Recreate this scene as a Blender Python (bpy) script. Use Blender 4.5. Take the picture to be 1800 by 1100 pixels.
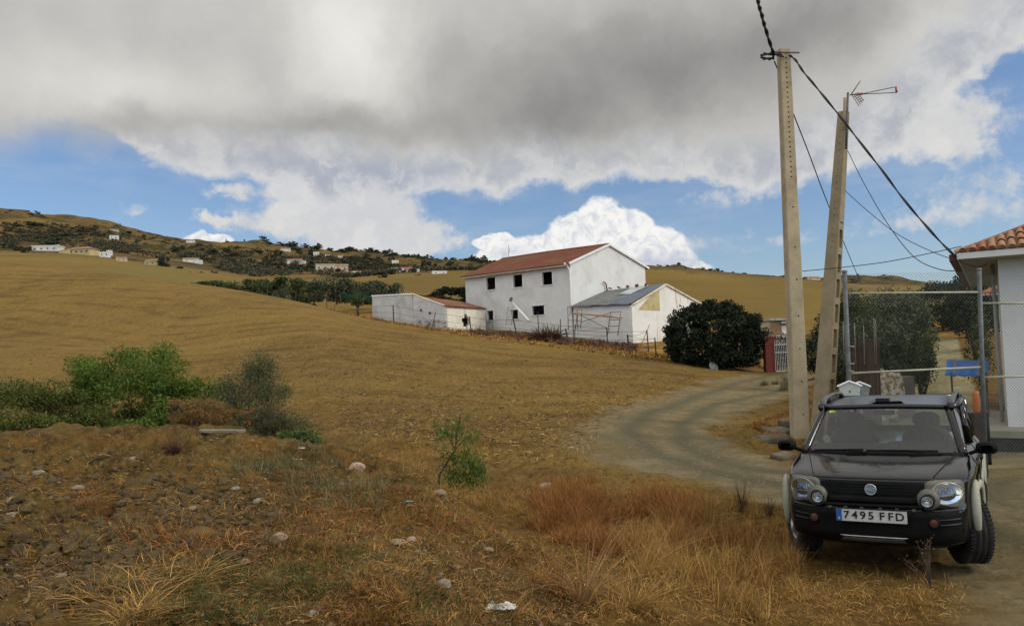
import bpy, bmesh, math, random
import numpy as np
from mathutils import Vector, Matrix
for o in list(bpy.data.objects): bpy.data.objects.remove(o)
R = math.radians
# ---------------------------------------------------------------- camera
F = 1450.0; PITCH = R(3.0); ROLL = R(2.0); EYE = 2.13
scn = bpy.context.scene; C = scn.collection
fw = Vector((0, math.cos(PITCH), math.sin(PITCH))); up0 = Vector((0, -math.sin(PITCH), math.cos(PITCH)))
rt = Vector((1, 0, 0))*math.cos(ROLL) - up0*math.sin(ROLL); up = up0*math.cos(ROLL) + Vector((1, 0, 0))*math.sin(ROLL)
cd = bpy.data.cameras.new('camera'); cam = bpy.data.objects.new('camera', cd); C.objects.link(cam)
M = Matrix((rt, up, -fw)).transposed().to_4x4(); M.translation = (0, 0, EYE); cam.matrix_world = M
cd.sensor_width = 36; cd.lens = F/1800*36; cd.clip_start = .05; cd.clip_end = 6000
scn.camera = cam
scn.view_settings.view_transform = 'Standard'; scn.view_settings.look = 'None'
scn.view_settings.exposure = 0; scn.view_settings.gamma = 1
scn.cycles.max_bounces = 5; scn.cycles.diffuse_bounces = 2; scn.cycles.glossy_bounces = 3; scn.cycles.transparent_max_bounces = 12; scn.cycles.use_fast_gi = False
def ray(px, py):
    d = fw + rt*((px-900)/F) + up*((550-py)/F); return d/d.y
def P(px, py, Y):                                   # world point seen at a pixel, Y metres ahead
    d = ray(px, py); return Vector((d.x*Y, Y, EYE+d.z*Y))
def PIX(p):
    v = Vector(p)-Vector((0, 0, EYE)); k = v.dot(fw); return 900+F*v.dot(rt)/k, 550-F*v.dot(up)/k
# ---------------------------------------------------------------- sun and sky
SUN_EL = R(38); SUN_AZ = R(108)                       # azimuth clockwise from +Y
sd = Vector((math.sin(SUN_AZ)*math.cos(SUN_EL), math.cos(SUN_AZ)*math.cos(SUN_EL), math.sin(SUN_EL)))
sl = bpy.data.lights.new('sun', 'SUN'); sl.energy = 1.6; sl.angle = R(14); sl.color = (1, .93, .82)
so = bpy.data.objects.new('sun', sl); C.objects.link(so); so.rotation_euler = (-sd).to_track_quat('-Z', 'Y').to_euler()
W = bpy.data.worlds.new('World'); scn.world = W; W.use_nodes = True
SKY_STR = .1
class NT:
    def __init__(s, nt): s.nt = nt; nt.nodes.clear()
    def n(s, t, **k):
        nd = s.nt.nodes.new(t)
        for a, b in k.items(): setattr(nd, a, b)
        return nd
    def set(s, sock, v):
        if hasattr(v, 'is_output') or isinstance(v, bpy.types.NodeSocket): s.nt.links.new(v, sock)
        elif v is not None: sock.default_value = v
    def m(s, op, a, b=None, c=None, clamp=False):
        nd = s.n('ShaderNodeMath', operation=op, use_clamp=clamp)
        for i, v in enumerate((a, b, c)):
            if v is not None: s.set(nd.inputs[i], v)
        return nd.outputs[0]
    def vm(s, op, a, b=None, scale=None):
        nd = s.n('ShaderNodeVectorMath', operation=op); s.set(nd.inputs[0], a)
        if b is not None: s.set(nd.inputs[1], b)
        if scale is not None: s.set(nd.inputs[3], scale)
        return nd.outputs['Value'] if op in ('LENGTH', 'DOT_PRODUCT', 'DISTANCE') else nd.outputs[0]
    def mr(s, v, a, b, c=0., d=1., smooth=True):
        nd = s.n('ShaderNodeMapRange', interpolation_type='SMOOTHSTEP' if smooth else 'LINEAR')
        for i, q in enumerate((v, a, b, c, d)): s.set(nd.inputs[i], q)
        return nd.outputs[0]
    def mix(s, f, a, b):
        nd = s.n('ShaderNodeMix', data_type='RGBA')
        s.set(nd.inputs[0], f); s.set(nd.inputs[6], c4(a)); s.set(nd.inputs[7], c4(b)); return nd.outputs[2]
    def noise(s, vec, scale, detail=4, rough=.55, dist=0., out=0):
        nd = s.n('ShaderNodeTexNoise'); s.set(nd.inputs['Vector'], vec); nd.inputs['Scale'].default_value = scale
        nd.inputs['Detail'].default_value = detail; nd.inputs['Roughness'].default_value = rough; nd.inputs['Distortion'].default_value = dist
        return nd.outputs[out]
    def vor(s, vec, scale, out='Distance', feature='F1'):
        nd = s.n('ShaderNodeTexVoronoi', feature=feature); s.set(nd.inputs['Vector'], vec); nd.inputs['Scale'].default_value = scale
        return nd.outputs[out]
    def comb(s, x, y, z=0.):
        nd = s.n('ShaderNodeCombineXYZ')
        for i, q in enumerate((x, y, z)): s.set(nd.inputs[i], q)
        return nd.outputs[0]
    def sep(s, v):
        nd = s.n('ShaderNodeSeparateXYZ'); s.set(nd.inputs[0], v); return nd.outputs
def c4(c):
    if isinstance(c, (tuple, list)): return tuple(c)+((1.,) if len(c) == 3 else ())
    return c
w = NT(W.node_tree)
def ae(px, py):                                      # pixel -> azimuth / elevation in degrees
    d = ray(px, py).normalized(); return math.degrees(math.atan2(d.x, d.y)), math.degrees(math.asin(d.z))
tc = w.n('ShaderNodeTexCoord').outputs['Generated']
X, Y, Z = w.sep(tc)
az = w.m('MULTIPLY', w.m('ARCTAN2', X, Y), 57.2958)
el = w.m('MULTIPLY', w.m('ARCSINE', Z), 57.2958)
pos = w.comb(az, el, 0.)
n1 = w.noise(pos, .11, 7, .55, .3, 1)                # coloured noise for warping
wv = w.vm('SUBTRACT', n1, (.5, .5, .5))
n2 = w.noise(pos, .55, 6, .6, .2, 1); wv2 = w.vm('SUBTRACT', n2, (.5, .5, .5))
pw = w.vm('ADD', pos, w.vm('SCALE', wv, scale=5.5))   # softly warped position
pw = w.vm('ADD', pw, w.vm('SCALE', wv2, scale=1.6))
pf = w.vm('ADD', pos, w.vm('SCALE', wv2, scale=2.6))  # finely warped
def blob(vec, px, py, rx, ry, g=1.):
    a, e = ae(px, py); sx, sy = F*math.pi/180/rx, F*math.pi/180/ry
    L = w.vm('LENGTH', w.vm('MULTIPLY', w.vm('SUBTRACT', vec, (a, e, 0)), (sx, sy, 0)))
    return w.mr(L, 0., 1.6, g, 0.)
def total(lst):
    r = lst[0]
    for q in lst[1:]: r = w.m('ADD', r, q)
    return r
def curve(vec_x, pts, lo, hi):                        # elevation of an edge as a function of azimuth
    fc = w.n('ShaderNodeFloatCurve'); cv = fc.mapping.curves[0]
    q = [ae(*p) for p in pts]
    q = [((a+40)/80, (e-lo)/(hi-lo)) for a, e in q]
    q = [(0., q[0][1])]+q+[(1., q[-1][1])]
    while len(cv.points) < len(q): cv.points.new(.5, .5)
    for i, (a, b) in enumerate(q): cv.points[i].location = (a, min(1, max(0, b))); cv.points[i].handle_type = 'AUTO'
    fc.mapping.update()
    w.set(fc.inputs['Value'], w.mr(vec_x, -40., 40., 0., 1., False))
    return w.mr(fc.outputs[0], 0., 1., lo, hi, False)
wx, wy, wz = w.sep(pw); fx, fy, fz = w.sep(pf)
# high grey deck
edge = curve(wx, [(-200, 235), (0, 243), (110, 232), (180, 262), (300, 270), (480, 262), (560, 272), (700, 285), (900, 270), (1100, 270), (1300, 262), (1450, 230), (1560, 150), (1700, 60), (1800, 10), (2000, -60)], 0, 40)
deck = w.mr(w.m('SUBTRACT', wy, edge), -1.3, 2.2)
# whiter broken cloud below and at the rim of the deck
edge2 = curve(fx, [(-200, 215), (0, 215), (150, 215), (235, 262), (330, 308), (420, 315), (470, 330), (520, 320), (560, 360), (640, 350), (720, 352), (800, 338), (900, 345), (960, 318), (1010, 330), (1100, 318), (1230, 322), (1320, 338), (1420, 325), (1500, 300), (1560, 283), (1600, 235), (1640, 200), (1700, 150), (1800, 88), (2000, 40)], 0, 40)
low = w.mr(w.m('SUBTRACT', fy, edge2), -.35, .55)
patch = total([blob(pf, 620, 380, 110, 75, 1.7), blob(pf, 560, 330, 80, 50, 1.2), blob(pf, 690, 425, 85, 40, 1.3), blob(pf, 480, 385, 90, 26, .95), blob(pf, 405, 338, 50, 17, .9), blob(pf, 365, 382, 38, 12, .8),
               blob(pf, 240, 370, 40, 12, .6), blob(pf, 1650, 205, 110, 50, 1.0), blob(pf, 1700, 265, 60, 25, .8), blob(pf, 1560, 240, 80, 50, .9), blob(pf, 800, 420, 50, 25, .55),
               blob(pf, 1690, 372, 150, 34, .62), blob(pf, 1330, 425, 260, 22, .42), blob(pf, 1760, 310, 120, 22, .5), blob(pf, 1300, 345, 120, 18, .6), blob(pf, 370, 440, 24, 18, 1.)])
patch = w.mr(w.m('ADD', patch, w.m('MULTIPLY', w.m('SUBTRACT', w.noise(pos, .9, 6, .62), .5), 1.3)), .22, .95)
# brightness of the cloud deck
bn = w.noise(pw, .22, 6, .5)
dark = total([blob(pw, 830, 175, 220, 75, .06), blob(pw, 1100, 130, 330, 110, .19), blob(pw, 420, 225, 190, 50, .11), blob(pw, 1300, 60, 300, 90, .13), blob(pw, 200, 225, 200, 34, .08),
              blob(pw, 330, 95, 90, 60, .05), blob(pw, 640, 225, 160, 40, .16), blob(pw, 960, 225, 160, 60, .12), blob(pw, 1560, 30, 200, 60, .10), blob(pw, 60, 40, 120, 60, .04)])
lite = total([blob(pw, 620, 60, 110, 130, .26), blob(pw, 300, 170, 140, 60, .06), blob(pw, 500, 200, 60, 22, .04), blob(pw, 1750, 60, 200, 60, .22), blob(pw, 280, 140, 130, 60, .08), blob(pw, 90, 130, 130, 70, .08)])
bd = w.m('ADD', w.m('SUBTRACT', w.m('MULTIPLY_ADD', bn, .20, .455), dark), lite)
bd = w.m('MAXIMUM', bd, .21)
cdeck = w.n('ShaderNodeCombineColor')
w.set(cdeck.inputs[0], bd); w.set(cdeck.inputs[1], w.m('MULTIPLY', bd, .985)); w.set(cdeck.inputs[2], w.m('MULTIPLY_ADD', bd, .92, .012))
# lower cloud: bright crests, grey-blue bodies
ln = w.noise(pf, .42, 7, .62)
cl_ = w.mix(w.mr(ln, .34, .70), (.43, .45, .50), (.62, .625, .63))
g0 = total([blob(pf, 630, 385, 150, 80, 1.1), blob(pf, 430, 300, 120, 30, .5), blob(pf, 1150, 300, 300, 20, .0), blob(pf, 700, 300, 150, 28, .6)])
cl_ = w.mix(w.m('MULTIPLY', g0, .85, clamp=True), cl_, w.mix(w.mr(ln, .45, .66), (.38, .425, .52), (.60, .61, .64)))
cl_ = w.mix(w.mr(w.m('SUBTRACT', fy, edge2), .0, 1.5, .55, .0), cl_, (.80, .79, .76))
# crisp cumulus over the ridge
cu_v = w.vm('ADD', pos, w.vm('SCALE', w.vm('SUBTRACT', w.vor(pos, 1.5, 'Color', 'SMOOTH_F1'), (.5, .5, .5)), scale=.22))
cu_v = w.vm('ADD', cu_v, w.vm('SCALE', wv2, scale=1.3))
cu = None
for px, py, rx, ry in [(1058, 392, 52, 50), (1015, 412, 62, 45), (1100, 415, 62, 50), (1150, 440, 62, 46), (1180, 462, 44, 38), (935, 440, 62, 32), (880, 455, 56, 34), (1060, 450, 170, 50), (1200, 474, 50, 14), (870, 425, 46, 16),
                       (366, 428, 44, 22), (350, 432, 36, 12), (705, 452, 40, 14), (590, 452, 40, 10), (560, 436, 26, 7)]:
    b = blob(cu_v, px, py, rx, ry, 1.); cu = b if cu is None else w.m('MAXIMUM', cu, b)
cmask = w.mr(cu, .33, .50)
e0 = ae(1060, 350)[1]; e1 = ae(1060, 470)[1]
cn = w.noise(cu_v, 1.25, 6, .6, .5)
ccol = w.mix(w.mr(cn, .30, .60), (.64, .67, .73), (.93, .92, .90))
ccol = w.mix(w.m('MULTIPLY', w.m('ADD', blob(pf, 1165, 470, 60, 22, .9), blob(pf, 900, 450, 40, 16, .4)), 1., clamp=True), ccol, (.46, .50, .60))
sky = w.n('ShaderNodeTexSky', sky_type='NISHITA'); sky.sun_disc = False; sky.sun_elevation = SUN_EL; sky.sun_rotation = SUN_AZ
sky.air_density = 1.0; sky.dust_density = .6; sky.ozone_density = 1.6
skyc = sky.outputs[0]
wisp = w.mr(w.noise(w.vm('MULTIPLY', pos, (.35, 1.2, 1)), .35, 6, .6), .42, .75, 0., .34)
col = w.mix(wisp, w.vm('MULTIPLY', skyc, (SKY_STR*.90, SKY_STR*.99, SKY_STR*1.14)), (.50, .56, .66))
col = w.mix(cmask, col, ccol)
col = w.mix(patch, col, cl_)
col = w.mix(low, col, cl_)
col = w.mix(deck, col, cdeck.outputs[0])
# unseen sky behind the camera and overhead is brightened to fill shaded walls
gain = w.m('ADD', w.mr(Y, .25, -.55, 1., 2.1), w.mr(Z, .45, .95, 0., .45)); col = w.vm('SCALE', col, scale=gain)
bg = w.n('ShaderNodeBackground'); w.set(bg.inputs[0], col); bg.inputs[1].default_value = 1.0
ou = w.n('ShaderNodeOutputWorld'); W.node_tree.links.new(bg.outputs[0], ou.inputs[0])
W.cycles.sampling_method = 'MANUAL'; W.cycles.sample_map_resolution = 512
# ---------------------------------------------------------------- terrain
def sz(px, y):
    t = (px-900)/F; k = (550-y)/F; cp, sp, cr, sr = math.cos(PITCH), math.sin(PITCH), math.cos(ROLL), math.sin(ROLL)
    return (k*cp+sp*cr-t*sr)/(cp*cr-k*sp)
def z_(v): return ('z', v)
COL = {   # px: knots (depth, picture row or ('z', height below the eye))
 0:    [(.5, z_(-1.55)), (4, z_(-1.25)), (7, z_(-.98)), (10, 757), (13, z_(-2.0)), (20, z_(-2.0)), (60, 602), (130, 475), (175, z_(15.6)), (260, 467), (380, 445), (550, 412), (800, 373), (1200, 410)],
 150:  [(.5, z_(-1.55)), (4, z_(-1.25)), (7, z_(-.99)), (10, 757), (13, z_(-2.0)), (20, z_(-2.0)), (55, 610), (120, 487), (165, z_(12.6)), (250, 478), (380, 449), (560, 425), (820, 395), (1200, 430)],
 300:  [(.5, z_(-1.55)), (4, z_(-1.27)), (7, z_(-1.0)), (10, 756), (13, z_(-2.05)), (20, z_(-2.05)), (50, 620), (105, 502), (150, z_(9.0)), (230, 494), (360, 468), (560, 444), (850, 424), (1200, 455)],
 450:  [(.5, z_(-1.6)), (4, z_(-1.3)), (7, z_(-1.04)), (9.8, 762), (12.8, z_(-2.1)), (19, z_(-2.1)), (45, 622), (90, 522), (120, z_(7.0)), (200, 503), (350, 487), (560, 462), (850, 433), (1200, 460)],
 600:  [(.5, z_(-1.6)), (4, z_(-1.36)), (6.6, z_(-1.16)), (9, 797), (12, z_(-2.15)), (17, z_(-2.08)), (40, 632), (76, 551), (86, z_(4.7)), (180, 508), (330, 488), (560, 466), (830, 445), (1200, 470)],
 750:  [(.5, z_(-1.65)), (4, z_(-1.42)), (6, z_(-1.30)), (8, 853), (11, z_(-2.2)), (15, z_(-2.05)), (38, 655), (62, 580), (73, z_(2.9)), (170, 520), (300, 480), (560, 464), (800, 456), (1200, 480)],
 900:  [(.5, z_(-1.7)), (4, z_(-1.5)), (6, z_(-1.52)), (8, z_(-1.72)), (10.8, z_(-2.2)), (13.5, z_(-2.03)), (36, 672), (57, 599), (71, z_(2.4)), (160, 525), (290, 478), (560, 470), (800, 462), (1200, 490)],
 1050: [(.5, z_(-1.75)), (4, z_(-1.6)), (6, z_(-1.66)), (8, z_(-1.88)), (10, z_(-2.2)), (12.6, z_(-2.03)), (33, 683), (53, 616), (66, z_(1.3)), (150, 532), (260, 474), (600, 476), (850, 468), (1200, 500)],
 1200: [(.5, z_(-1.85)), (4, z_(-1.72)), (6, z_(-1.80)), (8, z_(-2.02)), (9.3, z_(-2.14)), (11.5, z_(-2.05)), (30, 701), (48, 637), (62, z_(.55)), (140, 550), (230, 478), (600, 486), (850, 475), (1200, 510)],
 1350: [(.5, z_(-1.95)), (4, z_(-1.95)), (6, z_(-2.02)), (7.5, z_(-2.09)), (9.3, z_(-2.11)), (11.5, z_(-2.07)), (30, z_(-1.9)), (47, 653), (62, z_(-.4)), (140, 565), (240, 489), (600, 500), (850, 488), (1200, 520)],
 1500: [(.5, z_(-2.05)), (4, z_(-2.08)), (6, z_(-2.12)), (7.5, z_(-2.13)), (9.3, z_(-2.12)), (12, z_(-2.08)), (24, z_(-1.95)), (45, z_(-.7)), (62, z_(.6)), (140, 575), (250, 500), (600, 512), (850, 500), (1200, 530)],
 1650: [(.5, z_(-2.05)), (4, z_(-2.1)), (6, z_(-2.13)), (7.5, z_(-2.13)), (9.3, z_(-2.12)), (12, z_(-2.08)), (20, z_(-1.85)), (45, z_(.1)), (62, z_(1.2)), (140, 575), (250, 504), (600, 515), (850, 508), (1200, 540)],
 1800: [(.5, z_(-2.05)), (4, z_(-2.1)), (6, z_(-2.13)), (7.5, z_(-2.13)), (9.3, z_(-2.10)), (12, z_(-2.05)), (20, z_(-1.85)), (45, z_(.4)), (62, z_(1.2)), (140, 575), (250, 507), (600, 520), (850, 512), (1200, 540)],
}
KX = np.array(sorted(COL)); NK = 14
KD = np.zeros((len(KX), NK)); KZ = np.zeros((len(KX), NK))
for i, px in enumerate(KX):
    for j, (d, v) in enumerate(COL[px]):
        KD[i, j] = d; KZ[i, j] = v[1] if isinstance(v, tuple) else d*sz(px, v)
def cubic(x, xs, ys):                                  # monotone-ish hermite interpolation, vectorised over rows of ys
    x = np.clip(x, xs[0], xs[-1]); i = np.clip(np.searchsorted(xs, x)-1, 0, len(xs)-2)
    h = np.diff(xs); dl = np.diff(ys, axis=0)/(h[:, None] if ys.ndim > 1 else h)
    m = np.zeros_like(ys); m[1:-1] = (dl[1:]+dl[:-1])/2; m[0] = dl[0]; m[-1] = dl[-1]
    s = (dl[1:]*dl[:-1]) <= 0; m[1:-1][s] *= .25
    t = (x-xs[i])/h[i]; H = h[i]
    if ys.ndim > 1: t = t[:, None]; H = H[:, None]
    return (2*t**3-3*t**2+1)*ys[i]+(t**3-2*t**2+t)*H*m[i]+(-2*t**3+3*t**2)*ys[i+1]+(t**3-t**2)*H*m[i+1]
def knots(px):
    return cubic(px, KX.astype(float), np.log(KD)), cubic(px, KX.astype(float), KZ)
rs = np.random.RandomState(5)
TAB = rs.rand(512*512).astype(np.float64)
def vnoise(x, y, s=0):
    xi = np.floor(x).astype(np.int64); yi = np.floor(y).astype(np.int64); fx = x-xi; fy = y-yi
    fx = fx*fx*(3-2*fx); fy = fy*fy*(3-2*fy)
    def h(a, b): return TAB[((a*73856093) ^ (b*19349663) ^ (s*83492791)) & 262143]
    return (h(xi, yi)*(1-fx)+h(xi+1, yi)*fx)*(1-fy)+(h(xi, yi+1)*(1-fx)+h(xi+1, yi+1)*fx)*fy-.5
def fbm(x, y, sc, oc=4, s=0, g=.5):
    r = 0; a = 1.; x = x/sc; y = y/sc
    for i in range(oc): r = r+a*vnoise(x+17.3*i, y+9.1*i, s+i); a *= g; x = x*2.03; y = y*2.03
    return r
def sstep(x, a, b):
    t = np.clip((x-a)/(b-a), 0, 1); return t*t*(3-2*t)
def base_profile(px, d):
    """px, d arrays -> base height (world), continuous knot index"""
    ld, kz = knots(px); L = np.log(np.maximum(d, .3)); n = len(px); kz = kz+EYE
    idx = np.clip((L[:, None] >= ld).sum(1)-1, 0, NK-2); r = np.arange(n)
    x0, x1 = ld[r, idx], ld[r, idx+1]; t = np.clip((L-x0)/(x1-x0), 0, 1)
    dl = np.diff(kz, axis=1)/np.diff(ld, axis=1); m = np.zeros_like(kz); m[:, 0] = dl[:, 0]; m[:, -1] = dl[:, -1]
    a, b = dl[:, 1:], dl[:, :-1]; pr = np.maximum(a*b, 0); m[:, 1:-1] = np.sign(a)*2*pr/(np.abs(a)+np.abs(b)+1e-9)
    H = x1-x0; z = (2*t**3-3*t**2+1)*kz[r, idx]+(t**3-2*t**2+t)*H*m[r, idx]+(-2*t**3+3*t**2)*kz[r, idx+1]+(t**3-t**2)*H*m[r, idx+1]
    return z, idx+t
def polydist(x, y, poly):                              # signed distance, positive inside
    n = len(poly); ins = np.zeros(x.shape, bool); dm = np.full(x.shape, 1e9)
    for i in range(n):
        (x0, y0), (x1, y1) = poly[i], poly[(i+1) % n]
        ex, ey = x1-x0, y1-y0; t = np.clip(((x-x0)*ex+(y-y0)*ey)/(ex*ex+ey*ey), 0, 1)
        dm = np.minimum(dm, np.hypot(x-x0-t*ex, y-y0-t*ey))
        if y1 != y0:
            c = ((y0 > y) != (y1 > y)) & (x < (x1-x0)*(y-y0)/(y1-y0)+x0); ins ^= c
    return np.where(ins, dm, -dm)
def field(x, y, full=True):
    x = np.atleast_1d(np.asarray(x, float)); y = np.atleast_1d(np.asarray(y, float))
    yy = np.maximum(y, .25*np.abs(x)+.3); t = x/yy
    # behind the camera and far to the sides the last profile simply continues
    rr = np.hypot(x, y); d = np.where(y > .84*np.abs(x), y, rr*.64)
    px = np.clip(900+F*t, 0, 1800)
    px = np.where(y > .25*np.abs(x)+.3, px, np.where(x > 0, 1800, 0)+0.)
    back = sstep(-y, -1, 6)
    z, k = base_profile(px, d)
    z = z*(1-back)+.45*back
    out = dict(k=k, px=px, d=d)
    mound = sstep(k, .5, 1)*(1-sstep(k, 3.1, 3.9))*(1-sstep(px, 1180, 1420)*.85)
    rd = polydist(x, y, ROAD) if ROAD is not None else np.full(x.shape, -99.)
    rd2 = rd+fbm(x, y, 1.2, 3, 40)*1.0
    road = sstep(rd2, -.35, .25); out['road'] = road; out['rut'] = (np.exp(-((rd-1.0+fbm(x, y, 4, 2, 43)*.5)/.30)**2)+np.exp(-((rd-2.5+fbm(x, y, 4, 2, 43)*.5)/.32)**2))*road
    dr = polydist(x, y, DRIVE) if DRIVE is not None else np.full(x.shape, -99.)
    out['drive'] = sstep(dr, -.05, .05)
    z = z*1.
    near = 1-sstep(d, 30, 60)
    rough = np.clip(mound+.25*(1-sstep(k, 5, 5.5)), 0, 1)*(1-road)
    cl = fbm(x, y, .42, 4, 3, .55); ridg = np.abs(fbm(x, y, .23, 3, 11, .6))
    clump = sstep(fbm(x, y, 1.7, 3, 21), -.12, .28)
    z = z+rough*(cl*.15+(.12-ridg)*.20*clump+np.abs(fbm(x, y, .11, 3, 14, .6))*.075*clump+fbm(x, y, 1.6, 2, 31)*.16)*near*(1-back)
    z = z+sstep(k, 2.4, 3.2)*(1-sstep(k, 3.2, 3.7))*(fbm(x, y, .8, 3, 61)*.10)*(px < 700)
    fieldm = sstep(k, 4.7, 5.3)*(1-sstep(k, 7, 7.2))*(1-road)
    z = z+fieldm*(fbm(x, y, .5, 4, 51, .6)*.12+fbm(x*.5+y*.2, y, 1.1, 2, 56)*.10)*near
    z = z+sstep(k, 7.6, 8.6)*(1-sstep(k, 9.5, 10.5))*fbm(x, y, 40, 3, 71)*1.2
    z = z+sstep(k, 10.2, 11.)*(1-sstep(k, 11.9, 12.3)*.75)*(fbm(x, y, 120, 5, 81)*16+fbm(x, y, 22, 3, 91)*3)
    z = z+.012*fbm(x, y, .5, 3, 7)*near
    out['z'] = z; out['mound'] = mound; out['field'] = fieldm
    return out
ROAD = None; DRIVE = None
def gz(x, y): return float(field(x, y)['z'][0])
def hit(px, py, dmin=2.5, dmax=1500, n=2400):
    """first terrain point on the ray of a pixel"""
    r = ray(px, py); ds = np.exp(np.linspace(math.log(dmin), math.log(dmax), n))
    z = field(r.x*ds, ds)['z']; rz = EYE+r.z*ds; b = np.nonzero(rz <= z)[0]
    i = b[0] if len(b) else len(ds)-1
    return Vector((r.x*ds[i], ds[i], z[i]))
def flat(pts, z=0.03):
    o = []
    for px, py in pts:
        r = ray(px, py); d = (z-EYE)/r.z; o.append((r.x*d, d))
    return o
ROAD = [tuple(hit(a, b).xy) for a, b in [(1440, 668), (1372, 697), (1322, 712), (1276, 734), (1258, 754), (1280, 776), (1330, 797), (1400, 812)]]+flat([(1560, 818), (1700, 806), (2100, 800), (2300, 1150), (1760, 1180), (1700, 1060), (1640, 965), (1470, 905), (1380, 884), (1300, 868), (1180, 852), (1095, 832)])+[tuple(hit(a, b).xy) for a, b in [(1045, 805), (1028, 778), (1048, 745), (1105, 712), (1190, 686), (1280, 664), (1335, 656), (1400, 652)]]
DRIVE = [(P(a, 600, b).x, b) for a, b in [(1500, 13.2), (1545, 22), (1600, 32), (1625, 45), (1683, 45), (1690, 32), (1720, 22), (2100, 13.2)]]
def smooth_link(me):
    me.polygons.foreach_set('use_smooth', np.ones(len(me.polygons), bool))
def np_mesh(name, V, Q, smooth=True):
    me = bpy.data.meshes.new(name); V = np.asarray(V, np.float32); Q = np.asarray(Q, np.int32)
    me.vertices.add(len(V)); me.vertices.foreach_set('co', V.ravel())
    k = Q.shape[1]; me.loops.add(Q.size); me.loops.foreach_set('vertex_index', Q.ravel())
    me.polygons.add(len(Q)); me.polygons.foreach_set('loop_start', np.arange(0, Q.size, k, dtype=np.int32))
    me.polygons.foreach_set('use_smooth', np.full(len(Q), smooth)); me.update(calc_edges=True)
    return me
def new_mat(name): 
    m = bpy.data.materials.new(name); m.use_nodes = True; return m, NT(m.node_tree)
def finish(m, t, col, rough=.9, bump=None, bstr=.3, bdist=.02, spec=.3, **kw):
    b = t.n('ShaderNodeBsdfPrincipled'); o = t.n('ShaderNodeOutputMaterial'); m.node_tree.links.new(b.outputs[0], o.inputs[0])
    t.set(b.inputs['Base Color'], c4(col)); t.set(b.inputs['Roughness'], rough); b.inputs['Specular IOR Level'].default_value = spec
    if bump is not None:
        bp = t.n('ShaderNodeBump'); bp.inputs['Strength'].default_value = bstr; bp.inputs['Distance'].default_value = bdist
        t.set(bp.inputs['Height'], bump); m.node_tree.links.new(bp.outputs[0], b.inputs['Normal'])
    for k, v in kw.items(): t.set(b.inputs[k.replace('_', ' ')], v)
    return m
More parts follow.
